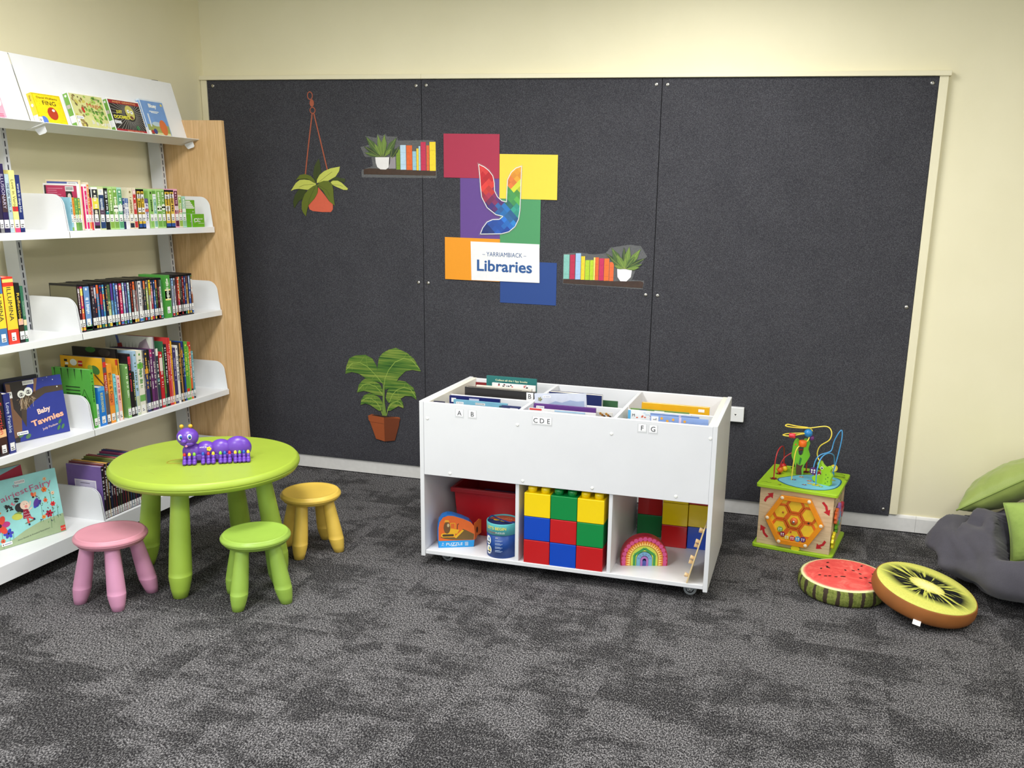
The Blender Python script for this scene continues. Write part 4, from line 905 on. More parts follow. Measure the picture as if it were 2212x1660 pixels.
# fairy picture book on the bottom shelf
def flower(mb, f, u, v, r, c, c2, n=.0012, k=6):
    for i in range(k):
        a = 2 * PI * i / k; mb.ddisc(f, u + r * .62 * math.cos(a), v + r * .62 * math.sin(a), r * .52, M(c if i % 2 else c2, .5), n + i * .00004, 12, r * .34, a)
    mb.ddisc(f, u, v, r * .22, C_(60, 40, 50), n + .0004, 10)
def art_fairy(mb, f, w_, h):
    mb.drect(f, 0, 0, w_, h, C_(150, 212, 210), .0004)
    mb.decal(f, [(0, 0), (w_, 0), (w_, .085), (.19, .075), (.12, .055), (.06, .03), (0, .02)], C_(160, 178, 140), .0006)
    PK = C_(190, 90, 130)
    mb.text(f, 'The', .115, .262, .012, PK, n=.0018, rot=.08); mb.text(f, 'Fairiest', .092, .225, .025, PK, n=.0018, rot=.17, fit=.145); mb.text(f, 'Fairy', .222, .240, .028, PK, n=.0018, rot=.10, fit=.100)
    barcode(mb, f, .112, .268, .045, .016)
    mb.text(f, 'Anna Booth & Rosalind Beardshaw', .155, .028, .006, C_(90, 100, 90), n=.0018, rot=.1, fit=.15)
    mb.ddisc(f, .120, .160, .026, INK, .0010, 18, .022, -.5); rc = random.Random(12)
    for i in range(16): mb.ddisc(f, .070 + rc.uniform(-.012, .016), .176 + rc.uniform(-.014, .010), .006, INK, .00101 + i * .000004, 7, .004, rc.uniform(0, 3))
    for i in range(9): mb.ddisc(f, .108 + rc.uniform(-.006, .008), .198 + rc.uniform(-.010, .012), .004, INK, .00112 + i * .000004, 7, .006, rc.uniform(0, 3))
    mb.decal(f, [(.080, .186), (.094, .176), (.104, .190), (.092, .182), (.088, .196)], C_(226, 120, 140), .0012); mb.dline(f, [(.060, .19), (.050, .186), (.056, .178)], .0012, INK, .0012)
    mb.ddisc(f, .138, .168, .020, C_(244, 216, 196), .0013, 16); mb.ddisc(f, .143, .160, .007, C_(236, 150, 140), .0015, 10)
    for e in (.136, .148): mb.ddisc(f, e, .172, .0016, INK, .0016, 8)
    mb.decal(f, [(.128, .150), (.150, .146), (.158, .105), (.122, .108)], C_(150, 36, 60), .0012)
    for i in range(10): mb.ddisc(f, .130 + (i % 4) * .007, .112 + (i // 4) * .012, .0018, WT, .0015, 7)
    mb.dline(f, [(.148, .146), (.162, .165), (.165, .180)], .006, C_(240, 206, 186), .0014); mb.dline(f, [(.150, .138), (.168, .150)], .005, C_(240, 206, 186), .0014)
    mb.dline(f, [(.140, .108), (.142, .082)], .009, C_(214, 80, 80), .0013); mb.dline(f, [(.150, .108), (.165, .098)], .008, C_(214, 80, 80), .0013); mb.ddisc(f, .143, .076, .005, C_(30, 50, 90), .0014, 8); mb.ddisc(f, .168, .095, .005, C_(30, 50, 90), .0014, 8)
    mb.ddisc(f, .098, .124, .024, C_(200, 206, 90), .0011, 14, .014, -.2); mb.ddisc(f, .100, .134, .020, C_(130, 160, 90), .00105, 14, .010, .2)
    mb.ddisc(f, .150, .088, .026, C_(110, 130, 100), .0008, 14, .004, .15)
    mb.ddisc(f, .180, .205, .012, C_(226, 90, 60), .0012, 8, .007, 1.9); mb.ddisc(f, .190, .203, .012, C_(240, 140, 90), .0013, 8, .006, 1.2); mb.ddisc(f, .181, .193, .005, INK, .0014, 8)
    for u, v, r, c, c2 in ((.018, .105, .040, (224, 76, 60), (190, 60, 130)), (.016, .160, .016, (236, 140, 50), (226, 120, 40)), (.048, .062, .020, (50, 70, 190), (70, 60, 160)), (.235, .215, .012, (236, 120, 40), (226, 100, 40)), (.232, .165, .009, (226, 90, 50), (236, 110, 60)), (.262, .140, .011, (206, 40, 50), (226, 60, 60)), (.238, .100, .016, (190, 36, 60), (150, 30, 60)), (.212, .092, .009, (236, 150, 60), (236, 130, 50)), (.020, .035, .010, (206, 80, 50), (220, 100, 60)), (.270, .190, .008, (236, 190, 150), (240, 200, 170)), (.245, .262, .008, (236, 170, 120), (240, 190, 140))):
        flower(mb, f, u, v, r, c, c2)
    for i, (c, a) in enumerate((((50, 80, 190), .9), ((70, 50, 130), .5), ((60, 60, 150), 1.5), ((90, 60, 150), 1.1))): mb.ddisc(f, .195 + .006 * math.cos(a * 3), .158 + .006 * i * .5, .020, M(c, .5), .0012 + i * .0001, 14, .010, a)
    G_ = C_(90, 130, 90)
    for u, v0, v1 in ((.018, .0, .08), (.048, .01, .05), (.205, .07, .14), (.238, .03, .09), (.255, .05, .20), (.065, .03, .06), (.276, .07, .13)): mb.dline(f, [(u, v0), (u + .004, v1)], .0016, G_, .0010)
    r = random.Random(6)
    for i in range(34):
        u, v = r.uniform(.19, .29), r.uniform(.05, .21); mb.ddisc(f, u, v, .005, C_(*r.choice(((70, 120, 110), (120, 60, 80), (60, 60, 90), (110, 150, 100)))), .0009, 8, .002, r.uniform(0, 3))
    mb.drect(f, w_ - .024, .004, w_ - .002, .028, C_(220, 60, 50), .0014); mb.text(f, 'BUY ME', w_ - .013, .016, .004, WT, n=.0018); lib_sticker(mb, f, .010, .012, .046, .015)
bl, br = Vector((.268, -1.995, .1425)), Vector((.343, -1.704, .1425)); U_ = (br - bl).normalized(); P_ = Vector((-U_.y, U_.x, 0))
facing('picture_book', 'face-out picture book titled The Fairiest Fairy on the bottom shelf', 'book', bl, U_, leanv(P_, 7), .301, .300, .010, (150, 212, 210), (150, 212, 210), art_fairy)
def art_red(mb, f, w_, h): mb.drect(f, 0, 0, w_, h, C_(176, 40, 70), .0004); mb.decal(f, [(0, h), (w_, h), (0, h * .82)], C_(140, 190, 196), .0006)
facing('picture_book', 'crimson picture book leaning behind the fairy picture book', 'book', bl + P_ * .055 + Vector((0, -.03, .001)), U_, leanv(P_, 9), .215, .335, .012, (176, 40, 70), (140, 180, 186), art_red)

# ------------------------------------------------------------------ paper sheets, sign and cut-outs on the pin boards
PY = -0.0290      # face of the felt
def wallthing(name, label, cat, x, z, y=PY, group=None):
    return thing(name, label, cat, (x, y, z), group=group)
def sheet(label, x0, z0, x1, z1, col, y, skew=0.0):
    t = wallthing('card_sheet', label, 'paper sheet', (x0 + x1) / 2, z0, y, 'coloured card sheets of the library sign'); w_ = (x1 - x0) / 2
    mb = MB(); fr = Frame((0, 0, 0), (1, 0, 0), (0, 0, 1)); mb.prism(fr, [(-w_, 0), (w_, skew), (w_, z1 - z0 + skew), (-w_, z1 - z0)], .0012, M(col, .6, .01), .0); mb.build('sheet', t)
sheet('crimson red card sheet, top left of the library sign', 1.548, 1.811, 1.879, 2.048, (170, 40, 72), PY - .0016)
sheet('yellow card sheet, top right of the library sign', 1.881, 1.704, 2.216, 1.943, (238, 212, 66), PY - .0032)
sheet('purple card sheet behind the bird logo on the left', 1.646, 1.4805, 1.884, 1.822, (98, 66, 142), PY - .0)
sheet('green card sheet below the yellow sheet', 1.885, 1.44, 2.122, 1.716, (74, 150, 98), PY - .0016)
sheet('orange card sheet behind the left end of the white sign', 1.552, 1.242, 1.886, 1.481, (236, 152, 24), PY - .0032)
sheet('blue card sheet below the right end of the white sign', 1.888, 1.124, 2.222, 1.362, (32, 68, 138), PY - .0)
t = wallthing('library_sign', 'white laminated sign reading Yarriambiack Libraries in blue', 'sign', 1.918, 1.245, PY - .0048)
fr = Frame((0, 0, 0), (1, 0, 0), (0, 0, 1))
mb = MB(); mb.prism(fr, [(-.203, -.001), (.206, .002), (.202, .216), (-.208, .217)], .0010, M((236, 236, 238), .25, .02)); mb.build('sheet', t)
mb = MB(); B1 = M((42, 84, 140), .5); f2 = Frame((0, -.001, 0), (1, 0, 0), (0, 0, 1))
mb.text(f2, '\u2013 YARRIAMBIACK \u2013', -.005, .150, .024, B1, fit=.262, n=.0006); mb.build('small_lettering', t)
mb = MB(); mb.text(f2, 'Libraries', -.004, .085, .064, M((34, 84, 148), .5), fit=.330, bold=.022, n=.0006); mb.build('large_lettering', t)

def cells_logo():
    """bird shaped letter: outline in metres relative to its foot, coloured in diamond cells"""
    P = [(432, 360), (480, 382), (520, 412), (556, 458), (570, 520), (572, 590), (600, 645), (640, 680), (686, 690), (690, 580), (694, 490), (725, 425), (765, 388), (812, 370), (808, 540), (802, 760), (790, 840), (760, 905), (705, 952), (640, 972), (450, 982), (470, 930), (510, 875), (560, 852), (620, 848), (660, 815), (590, 800), (510, 740), (462, 650), (450, 560), (444, 460)]
    pts = [((x - 620) * .000653, (982 - y) * .000606) for x, y in P]
    return pts
from mathutils.geometry import tessellate_polygon
LP = cells_logo()
t = wallthing('bird_logo', 'rainbow bird shaped logo with a white outline over the coloured sheets', 'logo', 1.883, 1.507, PY - .0070)
def offset(pts, d):
    a = sum(pts[i][0] * pts[(i + 1) % len(pts)][1] - pts[(i + 1) % len(pts)][0] * pts[i][1] for i in range(len(pts)))
    if a < 0: pts = pts[::-1]
    out = []
    for i in range(len(pts)):
        p, q, r = Vector(pts[i - 1]), Vector(pts[i]), Vector(pts[(i + 1) % len(pts)])
        n1 = (q - p).normalized(); n2 = (r - q).normalized(); n1 = Vector((n1.y, -n1.x)); n2 = Vector((n2.y, -n2.x))
        n = (n1 + n2); n = n.normalized() if n.length > .2 else n1
        k = min(1 / max(n.dot(n1), .35), 2.2); out.append(tuple(q + n * d * k))
    return out
def tess(pts, y, m, name):
    mb = MB(); mb.v = [(x, y, z) for x, z in pts]
    for tri in tessellate_polygon([[Vector((x, z, 0)) for x, z in pts]]): mb.face(tuple(tri), m)
    return mb.build(name, t)
mb = MB(); P_ = offset(LP, .0016)
mb.dline(fr, P_ + [P_[0]], .0036, M((240, 240, 238), .3), .0012); mb.build('white_outline', t)
mb = MB(); mb.prism(fr, offset(LP, .0085), .0004, FILM, -.0006); mb.build('laminate_film', t)
bm = bmesh.new(); vs = [bm.verts.new((x, -.0009, z)) for x, z in LP]
for tri in tessellate_polygon([[Vector((x, z, 0)) for x, z in LP]]): bm.faces.new([vs[i] for i in tri])
for k in range(-14, 26):
    for nx, nz in ((1, 1), (1, -1)):
        bmesh.ops.bisect_plane(bm, geom=bm.verts[:] + bm.edges[:] + bm.faces[:], plane_co=Vector((0, 0, k * .052 * 1.414 * .5 + (.02 if nz > 0 else 0))), plane_no=Vector((nx, 0, nz)).normalized(), dist=1e-6)
ANCH = [((-.10, .37), (200, 50, 50)), ((-.095, .30), (196, 24, 36)), ((-.07, .27), (206, 54, 46)), ((-.08, .22), (160, 40, 70)), ((-.05, .20), (120, 40, 84)), ((-.03, .16), (90, 44, 110)), ((-.05, .15), (60, 40, 110)), ((0, .14), (44, 96, 160)), ((.03, .13), (34, 110, 180)),
        ((.11, .36), (236, 160, 40)), ((.10, .31), (232, 150, 40)), ((.06, .28), (214, 116, 50)), ((.11, .26), (200, 206, 50)), ((.10, .22), (84, 160, 70)), ((.06, .21), (70, 150, 80)), ((.09, .17), (60, 140, 80)), ((.05, .16), (40, 100, 90)), ((.10, .13), (50, 150, 130)),
        ((.07, .09), (36, 90, 140)), ((.10, .06), (40, 130, 206)), ((.04, .05), (36, 110, 200)), ((0, .03), (28, 80, 170)), ((-.04, .05), (30, 70, 150)), ((-.06, .03), (24, 50, 120)), ((-.09, .01), (22, 40, 110)), ((.03, .02), (24, 70, 170))]
lm = bpy.data.meshes.new('coloured_cells'); mats = []; rl = random.Random(2); cellcol = {}
for f in bm.faces:
    c = f.calc_center_median(); ka = (math.floor((c.x + c.z - .02) / .0368), math.floor((c.x - c.z) / .0368))
    if ka not in cellcol:
        cc = min(ANCH, key=lambda a: (a[0][0] - c.x) ** 2 + (a[0][1] - c.z) ** 2)[1]; q = rl.uniform(.9, 1.1)
        cellcol[ka] = tuple(min(255, int(v * q)) for v in cc)
    mt = M(cellcol[ka], .25, .01)
    if mt not in mats: mats.append(mt)
    f.material_index = mats.index(mt)
bm.normal_update()
for f in bm.faces:
    if f.normal.y > 0: f.normal_flip()
bm.to_mesh(lm); bm.free()
for mt in mats: lm.materials.append(mt)
o = bpy.data.objects.new('coloured_cells', lm); COL.objects.link(o); o.parent = t

# printed plants and shelves; outlines are given in the cut-out's own millimetre-like units and scaled
def cut(fr, pts, sc, x0, z0): return [((x - x0) * sc[0], (z0 - y) * sc[1] + (x - x0) * sc[2]) for x, y in pts]
# hanging plant
t = wallthing('paper_cutout', 'paper cut-out of a hanging plant in a red pot on brown ropes', 'paper cut-out', .736, 1.597)
S_ = (.000605, .000518, .000015); X0, Z0 = 420, 1450
def CP(mb, pts, col, n, th=.0006, k=None): mb.prism(fr, cut(fr, pts, S_, X0, Z0), th, M(col, .5, .03, 60), n)
mb = MB(); RP = M((166, 86, 60), .5)
def ringpts(cx, cy, rx, ry, n=20): return [((cx + rx * math.cos(2 * PI * i / n) - X0) * S_[0], (Z0 - cy - ry * math.sin(2 * PI * i / n)) * S_[1]) for i in range(n + 1)]
mb.dline(fr, ringpts(398, 190, 26, 40), .0055, RP, .0012); mb.dline(fr, ringpts(420, 345, 27, 32), .0055, RP, .0012); mb.ddisc(fr, (415 - X0) * S_[0], (Z0 - 268) * S_[1], .0140, RP, .0014, 18, .0205)
mb.dline(fr, cut(fr, [(414, 380), (360, 720), (312, 1045)], S_, X0, Z0), .0075, RP, .0011); mb.dline(fr, cut(fr, [(432, 380), (485, 640), (558, 1010)], S_, X0, Z0), .0075, RP, .0011)
mb.build('rope', t)
mb = MB(); CP(mb, [(448, 1175), (510, 1255), (560, 1330), (600, 1360), (597, 1420), (575, 1450), (480, 1450), (380, 1440), (345, 1422), (332, 1380), (400, 1300), (440, 1235)], (214, 98, 72), .0010); mb.build('pot', t)
DK, MD, LT = (58, 70, 26), (98, 110, 32), (196, 202, 92)
for i, (pts, col, n) in enumerate((
 ([(398, 1030), (415, 950), (440, 900), (468, 862), (480, 930), (484, 1020), (440, 1100), (425, 1115), (405, 1070)], DK, .0014),
 ([(580, 1105), (640, 1062), (690, 1076), (742, 1082), (735, 1125), (690, 1112), (620, 1102)], DK, .0014),
 ([(310, 1200), (240, 1195), (190, 1260), (166, 1340), (175, 1412), (228, 1330), (305, 1290)], DK, .0014),
 ([(435, 1130), (440, 1090), (470, 1040), (520, 1000), (590, 970), (690, 952), (680, 1000), (640, 1060), (560, 1105), (480, 1120)], LT, .0022),
 ([(585, 1120), (610, 1104), (660, 1104), (700, 1125), (735, 1160), (767, 1190), (760, 1207), (720, 1205), (640, 1170), (604, 1150)], LT, .0022),
 ([(430, 1140), (400, 1115), (360, 1098), (300, 1090), (250, 1095), (205, 1130), (148, 1215), (190, 1198), (240, 1192), (330, 1205), (400, 1175)], LT, .0022),
 ([(430, 1138), (405, 1085), (370, 1050), (310, 1030), (255, 1040), (210, 1095), (270, 1084), (320, 1082), (370, 1100), (400, 1122)], MD, .0030),
 ([(442, 1148), (400, 1160), (350, 1195), (300, 1250), (264, 1340), (260, 1420), (275, 1460), (303, 1500), (318, 1430), (340, 1370), (405, 1300), (440, 1240), (446, 1190)], MD, .0038),
 ([(440, 1148), (470, 1122), (510, 1106), (560, 1106), (600, 1140), (612, 1200), (612, 1280), (622, 1380), (570, 1335), (530, 1270), (500, 1215), (460, 1180)], MD, .0038))):
    mb = MB(); CP(mb, pts, col, n)
    cx = sum(p[0] for p in pts) / len(pts); cy = sum(p[1] for p in pts) / len(pts); far = max(pts, key=lambda p: (p[0] - 432) ** 2 + (p[1] - 1140) ** 2)
    mb.dline(fr, cut(fr, [(432 + (cx - 432) * .2, 1140 + (cy - 1140) * .2), (cx, cy), (cx + (far[0] - cx) * .4, cy + (far[1] - cy) * .4)], S_, X0, Z0), .0014, M((50, 54, 24), .6), n + .0008)
    mb.build('leaf', t)
# printed shelf, left one
def shelf_cut(label, x, z, S2, X2, Z2, film, board, pots, books, leaves, brows):
    t = wallthing('paper_cutout', label, 'paper cut-out', x, z); c = lambda pts: cut(fr, pts, S2, X2, Z2)
    mb = MB(); mb.prism(fr, c(film), .0004, FILM); mb.build('laminate_film', t)
    mb = MB(); mb.prism(fr, c(board), .0006, M((62, 42, 30), .35, .2, 40), .0005); mb.build('printed_shelf', t)
    for pts, col in pots: mb = MB(); mb.prism(fr, c(pts), .0006, M(col, .4, .03), .0012); mb.build('printed_pot', t)
    for x0, x1, y0, y1, col in books:
        mb = MB(); mb.prism(fr, c([(x0, y1), (x1, y1), (x1, y0), (x0, y0)]), .0006, M(col, .4, .08, 90), .0010)
        mb.dline(fr, c([(x0 + 3, y0 + (y1 - y0) * .3), (x1 - 3, y0 + (y1 - y0) * .3)]), .0012, M(tuple(int(v * .8) for v in col), .5), .0018)
        mb.dline(fr, c([(x0 + 3, y0 + (y1 - y0) * .8), (x1 - 3, y0 + (y1 - y0) * .8)]), .0012, M(tuple(int(v * .8) for v in col), .5), .0018)
        mb.build('printed_book', t)
    mb = MB()
    for i, (bx, by, tx, ty, w_, col) in enumerate(leaves):
        dx, dy = tx - bx, ty - by; L = math.hypot(dx, dy); ox, oy = -dy / L * w_, dx / L * w_
        P = [(bx, by), (bx + dx * .3 + ox * .7, by + dy * .3 + oy * .7), (bx + dx * .6 + ox, by + dy * .6 + oy), (tx, ty), (bx + dx * .6 - ox, by + dy * .6 - oy), (bx + dx * .3 - ox * .7, by + dy * .3 - oy * .7)]
        mb.prism(fr, c(P), .0003, M(col, .4, .1, 50), .0019 + i * .0002)
        mb.dline(fr, c([(bx, by), (bx + dx * .9, by + dy * .9)]), .0010, M((176, 190, 90), .5), .0024 + i * .0002)
    mb.build('printed_leaves', t)
GA, GB, GC_ = (70, 96, 44), (104, 132, 54), (46, 66, 34)
shelf_cut('laminated shelf picture with potted plant at left, coloured books at right, left of the sheets', 1.268, 1.828, (.000574, .000503, .00001), 1310, 1030,
 [(905, 1075), (1720, 1080), (1715, 700), (1690, 670), (1310, 672), (1305, 632), (1190, 625), (1178, 596), (1140, 622), (1088, 600), (1080, 640), (955, 618), (1020, 712), (900, 740), (950, 850), (1020, 850), (1030, 950), (905, 995)],
 [(930, 985), (995, 975), (1712, 1000), (1712, 1055), (930, 1040)],
 [([(1215, 850), (1282, 850), (1282, 978), (1205, 978)], (150, 144, 150)), ([(1062, 853), (1225, 853), (1220, 920), (1205, 965), (1175, 988), (1115, 986), (1082, 962), (1066, 915)], (232, 230, 230))],
 [(1290, 1332, 768, 988, (120, 150, 40)), (1335, 1395, 722, 990, (186, 216, 236)), (1400, 1462, 725, 993, (226, 100, 40)), (1465, 1505, 790, 995, (150, 196, 216)), (1508, 1530, 760, 997, (240, 206, 50)), (1532, 1550, 735, 998, (170, 210, 226)), (1555, 1608, 690, 998, (196, 40, 80)), (1615, 1643, 727, 1000, (226, 100, 50)), (1648, 1712, 690, 1002, (246, 214, 40))],
 [(1230, 860, 1260, 700, 26, GC_), (1250, 860, 1290, 760, 24, GC_), (1240, 870, 1330, 730, 18, GC_), (1120, 850, 940, 730, 26, GC_), (1110, 850, 945, 800, 22, GA), (1130, 850, 965, 625, 34, GA), (1140, 850, 1095, 605, 24, GB), (1150, 850, 1170, 605, 30, GB), (1160, 850, 1300, 640, 34, GA), (1160, 850, 1240, 760, 22, GB), (1130, 850, 1060, 700, 24, GB)], None)
shelf_cut('laminated shelf picture with books at left and plant at right, right of the sign', 2.490, 1.263, (.000634, .000605, .000031), 1545, 1420,
 [(1180, 1425), (1900, 1475), (1912, 1400), (1800, 1390), (1830, 1310), (1925, 1180), (1870, 1090), (1770, 1075), (1600, 1100), (1560, 1150), (1450, 1160), (1330, 1140), (1180, 1150)],
 [(1185, 1382), (1640, 1402), (1880, 1402), (1905, 1415), (1900, 1465), (1185, 1420)],
 [([(1668, 1290), (1800, 1295), (1792, 1365), (1755, 1404), (1700, 1402), (1673, 1362)], (236, 232, 236))],
 [(1185, 1237, 1158, 1380, (130, 190, 180)), (1243, 1288, 1160, 1382, (186, 40, 76)), (1294, 1340, 1148, 1385, (160, 196, 236)), (1344, 1378, 1175, 1388, (246, 206, 40)), (1382, 1420, 1210, 1390, (176, 206, 40)), (1424, 1455, 1210, 1391, (180, 210, 40)), (1457, 1470, 1186, 1391, (240, 226, 110)), (1472, 1502, 1186, 1393, (226, 100, 40)), (1507, 1549, 1195, 1395, (196, 40, 90)), (1552, 1596, 1197, 1398, (230, 110, 40)), (1600, 1637, 1230, 1400, (230, 104, 50))],
 [(1730, 1290, 1560, 1150, 20, GC_), (1730, 1290, 1915, 1195, 20, GC_), (1725, 1290, 1600, 1190, 22, GA), (1750, 1290, 1890, 1250, 18, GA), (1720, 1290, 1612, 1100, 30, GA), (1745, 1290, 1868, 1115, 28, GB), (1730, 1290, 1722, 1095, 20, GC_), (1740, 1290, 1770, 1092, 26, GB), (1725, 1290, 1640, 1260, 18, GB), (1745, 1292, 1865, 1280, 18, GB), (1735, 1292, 1660, 1160, 24, GB), (1740, 1292, 1820, 1180, 24, GA), (1735, 1292, 1740, 1190, 20, GB)], None)
# potted palm cut-out low on the left board
t = wallthing('paper_cutout', 'paper cut-out of a striped leaf plant in terracotta pot, left of the trolley', 'paper cut-out', 1.145, .228)
S3 = (.000558, .000523, .000048); X3, Z3 = 620, 1182; c3 = lambda pts: cut(fr, pts, S3, X3, Z3)
VN = M((150, 176, 76), .5)
for i, (pts, vein) in enumerate((
 ([(160, 365), (172, 280), (215, 180), (290, 150), (410, 145), (490, 190), (535, 270), (560, 370), (600, 480), (545, 465), (470, 445), (400, 420), (330, 370), (240, 345)], [(168, 320), (250, 240), (340, 235), (430, 285), (520, 380), (600, 480)]),
 ([(610, 500), (560, 400), (548, 300), (570, 180), (620, 125), (690, 90), (770, 70), (900, 130), (980, 200), (1020, 270), (1060, 350), (960, 330), (880, 345), (800, 420), (740, 520), (640, 560)], [(1045, 320), (960, 220), (860, 195), (760, 235), (680, 330), (635, 430), (622, 540)]),
 ([(295, 590), (320, 500), (360, 450), (400, 425), (500, 450), (570, 490), (605, 560), (606, 635), (520, 620), (450, 590), (380, 572)], [(305, 570), (370, 500), (440, 490), (520, 520), (570, 570), (605, 620)]),
 ([(640, 660), (662, 570), (740, 480), (800, 450), (880, 465), (970, 540), (995, 610), (1005, 680), (950, 640), (870, 635), (800, 680), (740, 705), (670, 715)], [(1000, 650), (940, 560), (860, 535), (780, 560), (720, 620), (680, 715)]),
 ([(335, 740), (345, 680), (380, 625), (440, 600), (500, 612), (560, 650), (596, 700), (606, 790), (560, 815), (500, 775), (450, 740), (390, 722)], [(345, 700), (400, 660), (460, 660), (520, 700), (570, 770), (600, 870)]),
 ([(650, 812), (668, 760), (700, 710), (770, 672), (820, 672), (845, 720), (852, 782), (790, 755), (740, 785), (700, 808)], [(835, 735), (780, 695), (720, 715), (670, 780), (645, 870)]))):
    mb = MB(); mb.prism(fr, c3(pts), .0006, LEAFSTRIPE, .001 + i * .0007); mb.dline(fr, c3(vein), .0034, VN, .0018 + i * .0007)
    for k in range(1, len(vein) - 1):
        vx, vy = vein[k]; cxm = sum(p[0] for p in pts) / len(pts); cym = sum(p[1] for p in pts) / len(pts)
        for p in pts[1::3]:
            if abs(p[0] - vx) + abs(p[1] - vy) < 190: mb.dline(fr, c3([(vx, vy), (vx + (p[0] - vx) * .8, vy + (p[1] - vy) * .8)]), .0010, VN, .0017 + i * .0007)
    mb.build('leaf', t)
mb = MB(); mb.prism(fr, c3([(592, 885), (605, 700), (612, 500), (634, 500), (628, 700), (650, 885)]), .0006, M((112, 140, 60), .5, .1, 80), .006); mb.build('stem', t)
mb = MB(); mb.prism(fr, c3([(425, 868), (470, 850), (620, 872), (800, 888), (812, 905), (798, 950), (795, 985), (742, 1170), (620, 1182), (515, 1150), (445, 940), (430, 920)]), .0006, M((156, 78, 38), .5, .03), .0066)
mb.decal(fr, c3([(617, 890), (812, 905), (798, 950), (795, 985), (742, 1170), (620, 1182)]), M((112, 54, 26), .5, .03), .0076); mb.decal(fr, c3([(465, 862), (500, 855), (770, 888), (620, 890)]), M((50, 34, 26), .5), .0078)
mb.dline(fr, c3([(447, 942), (617, 968)]), .0016, M((100, 50, 26), .5), .0080)
mb.build('pot', t)

# ------------------------------------------------------------------ children's table and stools
def splay_leg(top, foot, r_top, r_ring, ringh, mat, taper=0.55):
    """bulbous moulded leg from under the seat to the floor, axis splayed"""
    mb = MB(); a, b = Vector(top), Vector(foot); k = 28; L = (a.z - b.z)
    prof = [(taper * r_ring, 0.0), (taper * r_ring + .004, 0.001), (r_ring * .82, ringh * .38), (r_ring * .95, ringh * .75), (r_ring, ringh * .98), (r_ring, ringh), (r_ring * .975, ringh + .0015), (r_ring * .985, ringh + .02)]
    n = 8
    for i in range(1, n + 1):
        f = i / n; z = ringh + .02 + (L - ringh - .02) * f; prof.append((r_ring * .985 + (r_top - r_ring * .985) * (f ** 1.15), z))
    base = len(mb.v)
    for r, z in prof:
        f = z / L; c = b + (a - b) * f
        for i in range(k):
            t = 2 * PI * i / k; mb.v.append((c.x + r * math.cos(t), c.y + r * math.sin(t), c.z))
    for j in range(len(prof) - 1):
        for i in range(k):
            i2 = (i + 1) % k; mb.face((base + j * k + i, base + j * k + i2, base + (j + 1) * k + i2, base + (j + 1) * k + i), mat, True)
    mb.face(tuple(base + k - 1 - i for i in range(k)), mat); mb.face(tuple(base + (len(prof) - 1) * k + i for i in range(k)), mat)
    return mb
def seat_disc(R_, H, mat, dish, lip, k=64):
    mb = MB(); hh = H
    prof = [(R_ * .80, 0.0), (R_ * .9, .004), (R_ - .012, .012), (R_ - .003, hh * .42), (R_ - .0005, hh * .52), (R_ - .002, hh * .53), (R_ - .0005, hh * .55), (R_, hh * .64), (R_ - .003, hh * .80), (R_ - .010, hh * .93), (R_ - lip * .45, hh), (R_ - lip * .7, hh * .995), (R_ - lip, hh - dish * .35), (R_ - lip * 1.5, hh - dish * .7), (R_ * .55, hh - dish * .95), (R_ * .2, hh - dish), (.001, hh - dish)]
    mb.lathe(prof, mat, (0, 0, 0), k); return mb
LIME = M((156, 186, 68), .38, .03, 14, spec=.45)
LIME_T = M((160, 184, 62), .42, .03, 9, bump=.05, spec=.45)
LIME_S = M((152, 186, 76), .38, .03, 14)
PINK = M((208, 146, 178), .38, .02, 14); PINK_T = M((206, 140, 156), .42, .03, 9)
YEL = M((228, 192, 84), .38, .03, 14)
TC = (1.040, -1.585); TA = math.radians(-79)
t = thing('play_table', "round lime green plastic children's table with four bulbous legs", 'table', (TC[0], TC[1], 0))
o = seat_disc(.404, .062, LIME_T, .004, .030, 96).build('table_top', t, (0, 0, .468))
mb = MB(); fr = Frame((0, 0, .0582), (1, 0, 0), (0, 1, 0)); PEN = M((150, 140, 60), .6)
r_ = random.Random(9)
for (ax, ay, dx, dy, n) in ((-.22, -.20, .05, .02, 6), (-.12, -.25, .08, -.02, 5), (-.26, -.10, .04, .04, 5), (.10, -.25, .05, .01, 4)):
    P = [(ax, ay)]
    for i in range(n): P.append((P[-1][0] + dx / n * 1.6 + r_.uniform(-.01, .01), P[-1][1] + dy / n + r_.uniform(-.012, .012)))
    mb.dline(fr, [tuple(p.xy) for p in smooth_path([(a, b, 0) for a, b in P], 4)], .0011, PEN, .0004)
mb.build('pen_scribbles', o)
for k in range(4):
    a = TA + PI / 2 * k; c, s = math.cos(a), math.sin(a)
    splay_leg((.252 * c, .252 * s, .478), (.318 * c, .318 * s, 0), .0345, .048, .098, LIME).build('leg', t)
def make_stool(label, m, mt, loc, rz):
    t = thing('play_stool', label, 'stool', loc, rz, 'plastic play stools')
    seat_disc(.1435, .044, mt, .007, .024, 64).build('seat', t, (0, 0, .256))
    for k in range(4):
        a = PI / 2 * k + PI / 4; c, s = math.cos(a), math.sin(a)
        splay_leg((.088 * c, .088 * s, .264), (.138 * c, .138 * s, 0), .0265, .0365, .070, m).build('leg', t)
    return t
make_stool('pink plastic stool in front of the bookshelf', PINK, PINK_T, (.852, -1.985, 0), math.radians(-2))
make_stool('lime green plastic stool in front of the matching table', LIME_S, LIME_S, (1.421, -1.800, 0), math.radians(41))
make_stool('yellow plastic stool behind the green stool, right of the table', YEL, YEL, (1.343, -1.228, 0), math.radians(48))

